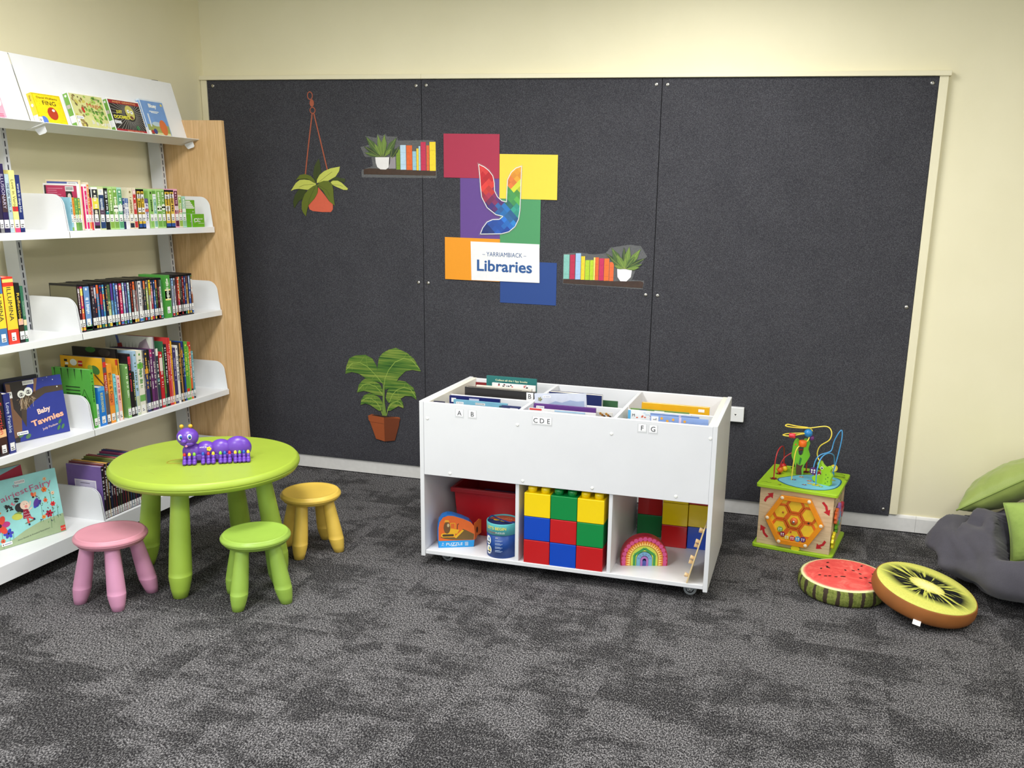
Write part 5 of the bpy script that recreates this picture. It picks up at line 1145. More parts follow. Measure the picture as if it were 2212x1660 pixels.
# ---- purple caterpillar toy with letter legs
PU = M((104, 62, 176), .32, .02, 20); PU2 = M((92, 52, 160), .32, .02, 20)
ta = Vector((1.010, -1.700)); tb = Vector((1.262, -1.545)); ax = (tb - ta).normalized(); ang = math.atan2(ax.y, ax.x)
t = thing('toy_caterpillar', 'purple plastic caterpillar toy with coloured keys on its feet, lying on the green table', 'toy', (ta.x - .035 * math.sin(ang) * 1.0, ta.y + .035 * math.cos(ang), .5262), ang)
mb = MB()
for cx, r, cz in ((.036, .038, .048), (.092, .040, .052), (.155, .044, .054), (.226, .052, .056)):
    mb.ball((cx, .012, cz), (r * 1.12, .036, r * 1.02), PU, 24, 16)
mb.box(.0, -.020, .012, .262, .040, .040, PU)
mb.ball((.035, .010, .066), (.020, .020, .030), PU, 16, 10)
mb.build('body', t, bevel=.004)
mb = MB(); mb.ball((.022, -.004, .119), (.046, .042, .041), PU, 32, 22); mb.ball((.010, -.0425, .108), (.012, .011, .010), PU, 16, 12); mb.ball((.022, -.030, .094), (.026, .014, .012), PU, 16, 12)
hd = mb.build('head', t)
for ex, ey, ez in ((-.003, -.0345, .125), (.033, -.0400, .127)):
    mb = MB(); mb.ball((ex, ey, ez), (.0105, .0075, .0140), M((238, 238, 240), .2), 20, 14); mb.ball((ex + .002, ey - .0062, ez + .001), (.0062, .0030, .0090), M((50, 100, 190), .2), 16, 12); mb.ball((ex + .0025, ey - .0084, ez - .001), (.0030, .0016, .0045), BLACK, 12, 8)
    mb.build('eye', hd)
mb = MB(); P = [(-.006 + .040 * i / 10, -.0405 - .0035 * math.sin(PI * i / 10), .097 - .008 * math.sin(PI * i / 10)) for i in range(11)]; mb.tube(P, .0013, M((60, 30, 110), .4), 6); mb.build('smile', hd)
mb = MB(); mb.ball((.018, -.0430, .0870), (.0060, .0035, .0050), M((226, 140, 176), .4), 12, 8); mb.build('tongue', hd)
for ex in (.000, .036):
    mb = MB(); mb.tube([(ex, 0, .152), (ex, 0, .162)], .0032, M((200, 160, 40), .3), 8); mb.ball((ex, 0, .167), .0090, M((214, 168, 40), .25), 16, 10); mb.build('antenna', hd)
KC = {'r': (206, 40, 60), 'y': (246, 216, 60), 'g': (130, 196, 60), 'b': (40, 90, 190)}
xs_ = [.006, .026, .046, .082, .104, .124, .154, .172, .192, .216, .234, .252, .270]
for x, c in zip(xs_, 'rygbrygbrygby'):
    mb = MB(); mb.tube([(x, -.032, .018), (x, -.028, .038)], .0078, PU2, 12); mb.ball((x, -.036, .015), (.0098, .014, .0130), PU, 14, 10); mb.ball((x, -.044, .009), (.0100, .013, .009), PU, 14, 8)
    lg = mb.build('foot', t)
    mb = MB(); mb.ball((x, -.027, .043), (.0066, .0066, .0105), M(KC[c], .25), 14, 10); mb.build('key', lg)
mb = MB(); f2 = Frame((.100, -.0265, .064), (1, 0, 0), (0, .25, .97))
YL = M((250, 222, 40), .35)
for k in range(5):
    a = 2 * PI * k / 5; mb.ball((.108 + .006 * math.cos(a), -.027, .066 + .006 * math.sin(a)), (.0048, .003, .0048), YL, 10, 6)
mb.build('flower_button', t)
mb = MB(); mb.text(Frame((.084, -.0240, .074), (1, 0, 0), (0, .3, .95)), 'A B C D', 0, 0, .006, M((226, 222, 240), .4), n=.0015, bold=.03); mb.build('lettering', t)
# pull string
mb = MB(); P = smooth_path([(.985, -1.655, .5275), (.962, -1.640, .531), (.935, -1.640, .529), (.915, -1.665, .5275), (.925, -1.700, .5275), (.965, -1.690, .5275), (.995, -1.682, .5275)], 8)
mb.tube(P, .0011, M((190, 160, 60), .6), 6); o = mb.build('pull_string')
bpy.context.view_layer.update(); o.parent = t; o.matrix_parent_inverse = t.matrix_world.inverted()

# ------------------------------------------------------------------ white book trolley
BX0, BX1, BY0, BY1 = 1.932, 3.286, -1.250, -0.622
t = thing('book_trolley', 'white laminate book browser trolley on castors with six bins above and open shelves below', 'book trolley', ((BX0 + BX1) / 2, (BY0 + BY1) / 2, 0))
OX, OY = (BX0 + BX1) / 2, (BY0 + BY1) / 2
def tb(name, x0, y0, z0, x1, y1, z1, m=LAMIN, parent=None, bev=.0012):
    mb = MB(); mb.box(x0 - OX, y0 - OY, z0, x1 - OX, y1 - OY, z1, m); return mb.build(name, parent or t, bevel=bev, seg=1)
for x0, x1 in ((BX0, BX0 + .020), (BX1 - .020, BX1)): tb('side_panel', x0, BY0 - .002, .048, x1, BY1 + .004, .800)
tb('cleat', BX0 + .0203, BY0 + .004, .462, BX0 + .042, BY1 - .001, .7975, EDGE); tb('cleat', BX1 - .042, BY0 + .004, .462, BX1 - .0203, BY1 - .001, .7975, EDGE)
fp = tb('front_panel', BX0 + .0205, BY0, .452, BX1 - .0205, BY0 + .016, .7965)
for x, z in ((1.971, .721), (2.403, .729), (2.831, .727), (3.257, .745), (2.080, .470), (2.431, .471), (2.753, .472), (3.125, .474)):
    mb = MB(); mb.lathe([(.0075, 0), (.0072, .0012), (.004, .0018)], M((246, 246, 242), .35), (0, 0, 0), 18, Matrix.Rotation(PI / 2, 4, 'X')); mb.build('screw_cap', fp, (x - OX, BY0 - OY - .0002, z))
for xc, zc, lets in ((2.128, .759, 'A'), (2.190, .759, 'B'), (2.517, .757, 'CDE'), (2.965, .765, 'F'), (3.012, .764, 'G')):
    w2 = .017 if len(lets) == 1 else .043; fr = Frame((xc - OX, BY0 - OY - .0003, zc), (1, 0, 0), (0, 0, 1)); mb = MB()
    mb.prism(fr, [(-w2 - .004, -.024), (w2 + .004, -.024), (w2 + .004, .019), (-w2 - .004, .019)], .0004, FILM); mb.prism(fr, [(-w2, -.016), (w2, -.016), (w2, .016), (-w2, .016)], .0004, M((246, 246, 248), .4), .0004)
    for i, ch in enumerate(lets): mb.text(fr, ch, (i - (len(lets) - 1) / 2) * .030, 0, .021, INK, n=.0014)
    if len(lets) > 1:
        for q in (-.0145, .0145): mb.dline(fr, [(q, -.016), (q, .016)], .0006, M((200, 200, 204), .5), .0010)
    mb.build('letter_label', fp, label='white letter label reading ' + lets)
tb('back_panel', BX0 + .0205, BY1 - .018, .452, BX1 - .0205, BY1 - .002, .7965)
tb('bin_floor', BX0 + .0205, BY0 + .0165, .452, BX1 - .0205, BY1 - .0185, .468)
tb('bin_divider', BX0 + .0425, -.984, .4685, BX1 - .0425, -.970, .780)
for x in (2.403, 2.832): tb('bin_divider', x, BY0 + .0165, .4685, x + .016, -.9845, .7955); tb('bin_divider', x, -.9695, .4685, x + .016, BY1 - .0185, .7955)
for x in (2.394, 2.829): tb('shelf_divider', x, BY0 + .010, .0775, x + .017, BY1 - .01, .4515)
tb('base_shelf', BX0 + .0205, BY0 + .004, .058, BX1 - .0205, BY1 - .004, .0770)
WH = M((128, 130, 132), .5, .05); WR = M((150, 154, 156), .45, .04)
for cx, cy in ((2.030, -1.16), (3.204, -1.185), (2.030, -.70), (3.19, -.70)):
    mb = MB(); mb.box(-.024, -.024, .0520, .024, .024, .0578, STEEL)
    for s_ in (-1, 1): mb.prism(Frame((0, s_ * .0135 - .001, 0), (1, 0, 0), (0, 0, 1)), [(-.010, .022), (.008, .022), (.030, .052), (-.022, .052)], .002, WR)
    c = mb.build('castor', t, (cx - OX, cy - OY, 0))
    mb = MB(); rx = Matrix.Rotation(PI / 2, 4, 'X')
    mb.lathe([(.008, -.010), (.018, -.010), (.019, -.009), (.028, -.009), (.0298, -.006), (.0300, 0), (.0298, .006), (.028, .009), (.019, .009), (.018, .010), (.008, .010)], WR, (0, 0, .0302), 32, rx,
             mats=[BLACK, WR, WR, WR, WR, WR, WR, WR, WR, BLACK]); mb.ball((0, -.0155, .030), (.006, .003, .006), STEEL, 12, 8)
    mb.build('wheel', c)

# ---- picture books standing in the upper bins
ZB = .4690
def bin_book(label, x0, x1, y, ztop, th, col, art=None, tilt=0.0, roll=0.0, spine=None, cat='book', name='picture_book'):
    w_ = x1 - x0; h = ztop - ZB - abs(math.sin(roll)) * w_ / 2
    t = thing(name, label, cat, ((x0 + x1) / 2, y, ZB + .001 + abs(math.sin(roll)) * w_ / 2), group='picture books in the trolley bins', rot=(tilt, roll, 0))
    cm = M(col, .35); e = min(.0016, th * .25); hw = w_ / 2; mb = MB()
    mb.box(-hw, 0, 0, hw, e, h, cm); mb.box(-hw, th - e, 0, hw, th, h, cm); mb.box(hw - e, e, 0, hw, th - e, h, M(spine or col, .35)); c = mb.build('cover', t)
    mb = MB(); mb.box(-hw + .003, e, .003, hw - e, th - e, h - .002, PAGE); mb.build('pages', t)
    if art:
        mb = MB(); art(mb, Frame((-hw, 0, 0), (1, 0, 0), (0, 0, 1)), w_, h); mb.build('cover_print', c)
    return t
def lib(u, col=None):
    def f(mb, fr, w_, h):
        mb.prism(fr, rrect(u, h - .020, u + .038, h - .009, .002, 3), .0003, STICK, .0003); mb.decal(fr, [(u + .004, h - .011), (u + .007, h - .015), (u + .010, h - .011), (u + .007, h - .018)], INK, .0009); mb.drect(fr, u + .013, h - .0155, u + .034, h - .0135, M((130, 140, 170), .5), .0009)
    return f
def a_spy(mb, fr, w_, h):
    mb.text(fr, 'Collect all the I Spy books', w_ / 2, h - .018, .009, M((226, 230, 190), .5), fit=w_ * .64, n=.0008, bold=.02)
bin_book('teal picture book printed Collect all the I Spy books, tallest in the back left bin', 2.076, 2.338, -.760, .839, .012, (40, 112, 110), a_spy)
def a_dots(mb, fr, w_, h):
    r = random.Random(4)
    for i in range(14): mb.ddisc(fr, r.uniform(.02, w_ - .02), h - r.uniform(.004, .014), r.uniform(.002, .007), C_(*r.choice(((40, 44, 60), (60, 60, 70), (180, 50, 50)))), .0006, 10, .003)
bin_book('white picture book with black doodles in front of the teal one', 2.120, 2.345, -.800, .814, .008, (236, 236, 234), a_dots)
bin_book('cream topped picture book between the doodle book and the black one', 2.055, 2.342, -.850, .806, .010, (236, 230, 216), None, spine=(90, 90, 96))
bin_book('dark grey picture book behind the cream topped one at the left', 2.022, 2.300, -.880, .803, .008, (66, 66, 70))
def a_B(mb, fr, w_, h): mb.drect(fr, w_ - .045, h - .05, w_ - .010, h - .004, STICK, .0006); mb.text(fr, 'B', w_ - .028, h - .022, .022, INK, n=.001)
bin_book('black picture book with a white B label, at the front of the back left bin', 2.027, 2.386, -.930, .811, .016, (46, 44, 44), a_B)
bin_book('dark red picture book at the back of the back left bin', 1.995, 2.060, -.700, .788, .008, (130, 36, 40))
def a_navy(mb, fr, w_, h): mb.drect(fr, .010, h - .03, .034, h - .010, STICK, .0006); mb.drect(fr, .10, h - .016, .15, h - .006, M((190, 196, 220), .5), .0006)
bin_book('navy picture book at the back of the front left bin', 1.993, 2.246, -1.042, .787, .012, (26, 34, 100), a_navy)
def a_lb(mb, fr, w_, h): lib(.012)(mb, fr, w_, h); barcode(mb, fr, .108, h - .017, .048, .010, n=.0006); mb.ddisc(fr, w_ - .03, h - .016, .010, C_(50, 90, 96), .0006, 12, .006)
bin_book('light blue picture book in front of the navy one', 2.043, 2.307, -1.112, .786, .010, (120, 176, 200), a_lb)
bin_book('small dark book at the right end of the front left bin', 2.300, 2.390, -1.170, .791, .008, (60, 66, 110), lib(.04))
bin_book('low dark book at the left end of the front left bin', 1.976, 2.030, -1.190, .789, .008, (60, 60, 80))
def a_mist(mb, fr, w_, h):
    lib(.040)(mb, fr, w_, h); mb.decal(fr, [(.06, h - .05), (.10, h - .035), (.13, h - .042), (.17, h - .030), (.20, h - .036), (.235, h - .034), (.235, h - .08), (.06, h - .08)], C_(160, 176, 206), .0005)
    for k in range(5): mb.ddisc(fr, .026 + .006 * math.cos(k * 1.3), h - .026 + .006 * math.sin(k * 1.3), .006, C_(150, 150, 110), .0007, 8, .003, k)
bin_book('pale misty blue picture book tilted in the front middle bin', 2.449, 2.694, -1.065, .845, .008, (206, 212, 226), a_mist, roll=-.075)
bin_book('purple picture book in the front middle bin', 2.443, 2.732, -1.140, .806, .012, (96, 56, 130), lib(.012))
def a_red(mb, fr, w_, h): mb.drect(fr, .004, h - .008, .06, h, C_(214, 60, 60), .0006); mb.drect(fr, .12, h - .008, .26, h, C_(160, 190, 216), .0006)
bin_book('white topped picture book with a red corner, front of the middle bin', 2.440, 2.748, -1.205, .799, .008, (226, 226, 226), a_red)
def a_br(mb, fr, w_, h):
    for k in range(6): mb.ddisc(fr, w_ - .055 + k * .009, h - .006 - (k % 3) * .006, .006, C_(*((180, 130, 50), (150, 96, 30), (50, 46, 44))[k % 3]), .0006, 8)
bin_book('white picture book with brown and gold flowers at the right of the middle bin', 2.600, 2.800, -1.100, .782, .008, (214, 212, 206), a_br)
bin_book('navy patterned picture book in the back middle bin', 2.433, 2.694, -.860, .805, .030, (34, 44, 96), None, spine=(230, 230, 228))
bin_book('green picture book at the right of the back middle bin', 2.640, 2.760, -.800, .770, .008, (60, 100, 66))
bin_book('golden yellow picture book in the back right bin', 2.896, 3.210, -.905, .799, .018, (226, 172, 30), lambda mb, fr, w_, h: mb.drect(fr, w_ - .05, h - .024, w_ - .022, h - .010, STICK, .0006))
def a_gr(mb, fr, w_, h): mb.drect(fr, .04, h - .012, .075, h - .002, C_(50, 80, 130), .0006); mb.drect(fr, .11, h - .012, .155, h - .002, STICK, .0006)
bin_book('green picture book at the back of the front right bin', 2.870, 3.136, -1.045, .799, .010, (110, 146, 84), a_gr)
def a_M(mb, fr, w_, h):
    mb.text(fr, 'M', .025, h - .022, .012, INK, n=.0008); mb.drect(fr, 0, h - .04, .012, h, C_(90, 176, 226), .0006)
    r = random.Random(3)
    for i in range(9): mb.ddisc(fr, r.uniform(.04, .14), h - r.uniform(.02, .034), .005, C_(226, 110, 80), .0006, 7, .003)
    for i in range(8): mb.ddisc(fr, r.uniform(.05, .13), h - r.uniform(.008, .018), .006, C_(200, 220, 236), .0006, 7, .003)
bin_book('white picture book with the letter M and red fish in the front right bin', 2.871, 3.150, -1.100, .804, .010, (238, 240, 240), a_M)
def a_ap(mb, fr, w_, h):
    for u, v in ((.05, .010), (.10, .012), (.15, .016), (.075, .02)): mb.ddisc(fr, u, h - v, .006, C_(240, 170, 60), .0006, 10)
    mb.drect(fr, .125, h - .03, .135, h, C_(226, 200, 220), .0006)
bin_book('blue picture book with small oranges behind the L labelled one', 2.980, 3.193, -1.150, .808, .008, (126, 150, 200), a_ap)
def a_L(mb, fr, w_, h):
    a_ap(mb, fr, w_, h); mb.drect(fr, .004, h - .03, .036, h - .003, STICK, .0008); mb.text(fr, 'L', .020, h - .014, .014, INK, n=.0011, rot=PI / 2)
bin_book('blue picture book with oranges and a sideways L label in the front right bin', 2.987, 3.238, -1.190, .809, .010, (140, 166, 216), a_L)

# ---- giant building blocks
def block(label, x, y, z, col, group, w_=.1235, h=.1125):
    t = thing('building_block', label, 'toy block', (x + w_ / 2, y + w_ / 2, z), group=group); m = M(col, .22, .02, 10, spec=.6, coat=.2)
    mb = MB(); e = .005; H2 = w_ / 2 - .0003; T_ = h - .0012
    P = [(-H2, -H2), (H2, -H2), (H2, H2), (-H2, H2)]; I2 = H2 - e; Q = [(-I2, -I2), (I2, -I2), (I2, I2), (-I2, I2)]
    mb.v = [(x, y, 0) for x, y in P] + [(x, y, T_) for x, y in P] + [(x, y, 0) for x, y in Q] + [(x, y, T_ - e) for x, y in Q]
    for i in range(4):
        j = (i + 1) % 4; mb.face((i, j, 4 + j, 4 + i), m); mb.face((8 + j, 8 + i, 12 + i, 12 + j), m); mb.face((j, i, 8 + i, 8 + j), m)
    mb.face((4, 5, 6, 7), m); mb.face((15, 14, 13, 12), m)
    b = mb.build('body', t, bevel=.0035, seg=2)
    for sx in (-1, 1):
        for sy in (-1, 1):
            mb = MB(); mb.lathe([(.021, 0), (.021, .020), (.0185, .0245), (.010, .026), (.001, .0262)], m, (sx * w_ / 4, sy * w_ / 4, T_ + .0002), 20); mb.build('stud', b)
    return t
RB, BB, GB_, YB = (196, 26, 30), (10, 72, 190), (10, 138, 66), (248, 214, 10)
COLS_ = {'R': RB, 'B': BB, 'G': GB_, 'Y': YB}; CN = {'R': 'red', 'B': 'blue', 'G': 'green', 'Y': 'yellow'}
GR = 'giant building blocks in the middle of the trolley'
rows_ = ['RBR', 'BRG', 'YGY']; pl_ = ['bottom', 'middle', 'top']; hp = ['left', 'centre', 'right']
for r in range(3):
    for c in range(3):
        k = rows_[r][c]; block('%s giant block in the front stack, %s row, %s column' % (CN[k], pl_[r], hp[c]), 2.4365 + c * .1247, -1.242, .0772 + r * .1128, COLS_[k], GR)
rows_ = ['GYB', 'RBG', 'YGR']
for r in range(3):
    for c in range(3):
        k = rows_[r][c]; block('%s giant block in the second stack behind the front one, %s row, %s column' % (CN[k], pl_[r], hp[c]), 2.4365 + c * .1247, -1.1175, .0772 + r * .1128, COLS_[k], GR)
GR = 'giant building blocks in the right hand trolley bay'
for x, y, z, k, d in ((2.868, -.725, 0, 'G', 'bottom of the left stack at the back'), (2.868, -.725, 1, 'R', 'on the green block of the left stack at the back'), (3.0095, -.838, 0, 'R', 'bottom of the middle stack at the back'), (3.0095, -.838, 1, 'Y', 'middle block of the middle stack behind the rainbow'),
                      (3.0095, -.838, 2, 'Y', 'top of the middle stack at the back'), (3.1345, -.828, 0, 'B', 'bottom of the right stack behind the peg board'), (3.1345, -.828, 1, 'Y', 'on the blue block behind the peg board'), (3.1345, -.828, 2, 'R', 'top of the right stack behind the peg board')):
    block('%s giant block, %s, right bay' % (CN[k], d), x, y, .0772 + z * .1128, COLS_[k], GR)

# ---- red tub with toys
t = thing('storage_tub', 'dark red plastic tub at the back of the left trolley bay', 'tub', (2.185, -.835, .0775)); TR = M((176, 22, 30), .35, .03, 10)
def frus(mb, x0, y0, x1, y1, z, X0_, Y0_, X1_, Y1_, Z, m):
    b = len(mb.v); mb.v += [(x0, y0, z), (x1, y0, z), (x1, y1, z), (x0, y1, z), (X0_, Y0_, Z), (X1_, Y0_, Z), (X1_, Y1_, Z), (X0_, Y1_, Z)]
    for q in ((0, 1, 5, 4), (1, 2, 6, 5), (2, 3, 7, 6), (3, 0, 4, 7)): mb.face(tuple(b + i for i in q), m)
mb = MB(); frus(mb, -.170, -.150, .170, .150, 0, -.186, -.170, .186, .170, .245, TR); frus(mb, -.166, -.146, .166, .146, .004, -.182, -.166, .182, .166, .245, TR)
mb.box(-.170, -.150, 0, .170, .150, .004, TR); mb.build('tub', t, bevel=.003)
mb = MB()
for a in ((-.200, -.184, .200, -.166), (-.200, .166, .200, .184), (-.200, -.166, -.182, .166), (.182, -.166, .200, .166)): mb.box(a[0], a[1], .222, a[2], a[3], .246, TR)
mb.build('rim', t, bevel=.004)
tag((lambda b: (b.box(-.11, -.08, 0, .09, .06, .17, M((24, 50, 110), .4)), b.ddisc(Frame((-.11, -.0802, 0), (1, 0, 0), (0, 0, 1)), .10, .12, .022, C_(110, 120, 90), .0006), b.build('toy_box', None, (2.19, -.84, .0825), bevel=.002))[-1])(MB()), 'dark blue toy box inside the red tub', 'toy box')
tag((lambda b: (b.box(-.03, -.06, 0, .03, .06, .185, M((20, 110, 70), .4)), b.build('toy_box', None, (2.315, -.84, .0825), bevel=.002))[-1])(MB()), 'dark green toy box beside the blue one inside the red tub', 'toy box')

# ---- puzzle box with a bulldozer picture
pa, pb = Vector((2.001, -1.205, .0778)), Vector((2.158, -1.135, .0778)); U_ = (pb - pa).normalized(); Wp = (pb - pa).length
t = thing('puzzle_box', 'orange and blue puzzle box with a bulldozer picture and carry handle, in the trolley', 'puzzle box', pa, math.atan2(U_.y, U_.x))
f0 = Frame((0, 0, 0), (1, 0, 0), (0, 0, 1))
out = [(.003, 0), (Wp - .006, 0), (Wp - .002, .030), (Wp, .07), (Wp - .004, .105), (Wp - .020, .125), (Wp - .055, .142), (.07, .158), (.045, .160), (.022, .152), (.006, .130), (.000, .10), (-.001, .05)]
mb = MB(); mb.prism(Frame((0, .045, 0), (1, 0, 0), (0, 0, 1)), [(x * .98 - .004, z * 1.04) for x, z in out], .045, M((30, 110, 190), .4), 0.0); bx = mb.build('box', t)
mb = MB(); OR_ = M((222, 104, 44), .4); mb.decal(f0, [(.000, .032), (Wp - .002, .032)] + out[3:12] + [(-.0005, .05)], OR_, .0005)
mb.decal(f0, [(.003, 0), (Wp - .006, 0), (Wp - .002, .034), (-.001, .034)], M((30, 150, 220), .4), .0007)
YE = M((232, 176, 40), .4); DK_ = M((70, 54, 36), .5)
mb.decal(f0, [(.008, .052), (.03, .044), (.07, .038), (.11, .036), (Wp - .006, .036), (Wp - .004, .064), (.13, .085), (.115, .092), (.10, .07), (.085, .05), (.05, .05), (.02, .058)], M((110, 84, 40), .5), .0009)
mb.prism(f0, rrect(.012, .052, .078, .072, .009), .0002, YE, .0010); mb.prism(f0, rrect(.018, .056, .072, .067, .005), .0002, DK_, .0013)
mb.decal(f0, [(.03, .072), (.088, .068), (.098, .088), (.060, .096), (.036, .085)], YE, .0011); mb.decal(f0, [(.073, .052), (.083, .046), (.120, .084), (.112, .088)], YE, .0015)
mb.ddisc(f0, .040, .100, .016, M((110, 76, 44), .5), .0013, 16, .030); mb.ddisc(f0, .046, .112, .006, M((200, 176, 130), .5), .0016, 12, .009)
mb.decal(f0, [(.026, .128), (.052, .128), (.048, .138), (.032, .140)], M((226, 160, 50), .5), .0017)
mb.dline(f0, [(.056, .095), (.056, .122), (.078, .122), (.078, .095)], .003, YE, .0012); mb.dline(f0, [(.088, .09), (.090, .116), (.096, .118)], .003, DK_, .0012)
mb.text(f0, 'PUZZLE', .075, .017, .014, WT, n=.0014, fit=.078); mb.drect(f0, .058, .0065, .085, .008, WT, .0014); mb.text(f0, '24', .020, .022, .006, WT, n=.0014); mb.text(f0, 'PC', .020, .012, .006, WT, n=.0014)
for k in range(4): mb.drect(f0, .124, .008 + k * .005, .140, .010 + k * .005, WT, .0014)
mb.build('printed_face', bx)
mb = MB(); hf = Frame((Wp - .004, .004, 0), Vector((.75, .66, 0)), (0, 0, 1))
ring = arc(.025, .085, .060, -PI / 2 * .0, 0, 1)
mb.prism(hf, [(0, .035), (.012, .036), (.020, .050), (.046, .058), (.046, .125), (.030, .132), (.014, .122), (0, .118)], .002, OR_, 0.0); mb.ddisc(hf, .018, .080, .006, M((70, 30, 20), .6), .0026, 16, .016)
mb.build('carry_handle', t)

# ---- round puzzle tub
t = thing('puzzle_tube', 'round blue puzzle tub with a teal lid reading LETS BEGIN in the left trolley bay', 'puzzle box', (2.3085, -1.1655, .0775)); BL_ = M((22, 66, 140), .4, .02); TE = M((92, 186, 190), .4, .02)
mb = MB(); mb.lathe([(.0735, 0), (.0735, .118)], BL_, (0, 0, 0), 56); body = mb.build('tub', t)
mb = MB(); mb.lathe([(.0752, .112), (.0752, .164), (.0740, .1665), (.0722, .1665), (.0720, .1605), (.001, .1600)], TE, (0, 0, 0), 56, mats=[TE, TE, TE, TE, M((24, 52, 110), .5)]); lid = mb.build('lid', t)
mb = MB(); lf = Frame((0, 0, .1602), (1, 0, 0), (0, 1, 0)); mb.decal(lf, arc(0, 0, .070, .1, PI - .1, 24), C_(206, 84, 50), .0003); mb.text(lf, '10', .012, .048, .012, C_(226, 190, 90), n=.0008); mb.text(lf, 'PUZZLES', 0, .028, .012, C_(230, 190, 150), n=.0008, fit=.075)
for a, b, c in ((-.030, .0, (226, 190, 50)), (.005, -.006, (236, 210, 80)), (.030, -.002, (200, 70, 50))): mb.ddisc(lf, a, b, .016, C_(*c), .0006, 10, .009)
mb.build('lid_print', lid)
mb = MB(); mb.tube(smooth_path([(-.070, .005, .166), (-.055, .01, .176), (-.02, -.010, .172), (.03, -.032, .170), (.068, -.030, .166)], 8), .003, M((20, 40, 110), .6), 8); mb.build('cord', t)
def wrap(mb, R_, fn):   # bend flat lettering round the tub
    tmp = MB(); fn(tmp); b = len(mb.v)
    for x, y, z in tmp.v: a = x / R_ - .12; r = R_ + .0006 + y; mb.v.append((r * math.sin(a), -r * math.cos(a), z))
    for f, m_ in zip(tmp.f, tmp.m): mb.face(tuple(b + i for i in f), tmp.mats[m_])
ff = Frame((0, 0, 0), (1, 0, 0), (0, 0, 1)); ff.N = Vector((0, 1, 0))
mb = MB()
def prt(m_):
    m_.text(ff, "LET'S BEGIN", .0, .146, .014, C_(240, 226, 90), n=.0002, fit=.100, bold=.02); m_.text(ff, 'PUZZLES', .022, .125, .0075, WT, n=.0002); m_.text(ff, '10 two piece', -.022, .125, .006, C_(206, 70, 50), n=.0002)
    m_.text(ff, '2+', .006, .100, .008, WT, n=.0002)
    for j, v in enumerate((.086, .082, .073, .069, .065, .056, .052, .048, .039, .035, .031)): m_.drect(ff, -.002, v, .034 - (j % 3) * .006, v + .0018, C_(170, 190, 226), .0002)
    for u, v, c1 in ((-.042, .082, (226, 232, 240)), (-.038, .036, (236, 206, 60))):
        m_.ddisc(ff, u, v, .017, WT, .0001, 16, .022); m_.ddisc(ff, u + .003, v + .003, .010, C_(*c1), .0003, 10, .010); m_.drect(ff, u - .013, v - .015, u + .010, v - .008, C_(40, 50, 70), .0004); m_.drect(ff, u, v, u + .008, v + .012, C_(70, 140, 200), .0005)
wrap(mb, .0754, prt); mb.build('label_print', body)

# ---- wooden rainbow
ra, rb = Vector((2.872, -1.140, .0775)), Vector((3.082, -1.075, .0775)); U_ = (rb - ra).normalized()
t = thing('wooden_rainbow', 'wooden rainbow of nested painted arches in the right trolley bay', 'toy', (ra + rb) / 2, math.atan2(U_.y, U_.x))
def arch(R1, R0, H, D, col, y=0.0, name='arch', inner=None):
    L_ = max(H - R1, 0.0); o_ = [(R1, 0)] + arc(0, L_, R1, 0, PI, 28) + [(-R1, 0)]
    i_ = ([(-R0, 0)] + arc(0, L_, R0, PI, 0, 20) + [(R0, 0)]) if R0 > 0 else []
    mb = MB(); mb.prism(Frame((0, y + D, 0), (1, 0, 0), (0, 0, 1)), o_ + i_, D, M(col, .4, .04), 0.0); return mb.build(name, t), L_
f0 = Frame((0, 0, 0), (1, 0, 0), (0, 0, 1))
def sub_print(o, fn): mb = MB(); fn(mb); mb.build('painted_pattern', o)
o, L_ = arch(.108, .0870, .143, .045, (176, 34, 52))
def p1(mb):
    for k in range(15):
        a = PI * k / 14; mb.ddisc(f0, .0945 * math.cos(a), L_ + .0945 * math.sin(a), .0105, C_(214, 84, 140), .0006 + k * .00002, 14)
    for s_ in (-1, 1): mb.ddisc(f0, s_ * .0945, .018, .0105, C_(214, 84, 140), .001, 14); mb.drect(f0, s_ * .0945 - .008, .0, s_ * .0945 + .008, .018, C_(214, 84, 140), .0008)
sub_print(o, p1)
o, L_ = arch(.0860, .0640, .120, .045, (226, 120, 44), -.002)
def p2(mb):
    f1 = Frame((0, -.002, 0), (1, 0, 0), (0, 0, 1)); n_ = 21
    for k in range(n_):
        a = PI * (k + .5) / n_; da = PI / n_ * .5; P = [(.0660 * math.cos(a - da), L_ + .0660 * math.sin(a - da)), (.0840 * math.cos(a), L_ + .0840 * math.sin(a)), (.0660 * math.cos(a + da), L_ + .0660 * math.sin(a + da))]
        mb.decal(f1, P, C_(250, 220, 120), .0006)
    for s_ in (-1, 1):
        for k in range(3): mb.decal(f1, [(s_ * .066, k * .011), (s_ * .084, .0055 + k * .011), (s_ * .066, .011 + k * .011)], C_(250, 220, 120), .0006)
sub_print(o, p2)
o, L_ = arch(.0630, .0370, .096, .045, (206, 216, 80), 0)
def p3(mb): mb.dline(f0, [(-.046, .0), (-.046, .052), (0, .084), (.046, .052), (.046, 0)], .012, C_(60, 150, 80), .0006)
sub_print(o, p3)
o, L_ = arch(.0360, .0190, .066, .045, (120, 176, 206), -.002)
def p4(mb):
    f1 = Frame((0, -.002, 0), (1, 0, 0), (0, 0, 1))
    for k in range(6): a = PI * (k + .5) / 6; mb.ddisc(f1, .027 * math.cos(a), L_ + .027 * math.sin(a), .006, C_(110, 140, 190), .0006, 4, rot=a)
sub_print(o, p4)
arch(.0185, .0085, .046, .045, (170, 110, 180), -.004); arch(.0080, 0, .026, .045, (72, 84, 160), -.003, 'arch_core')

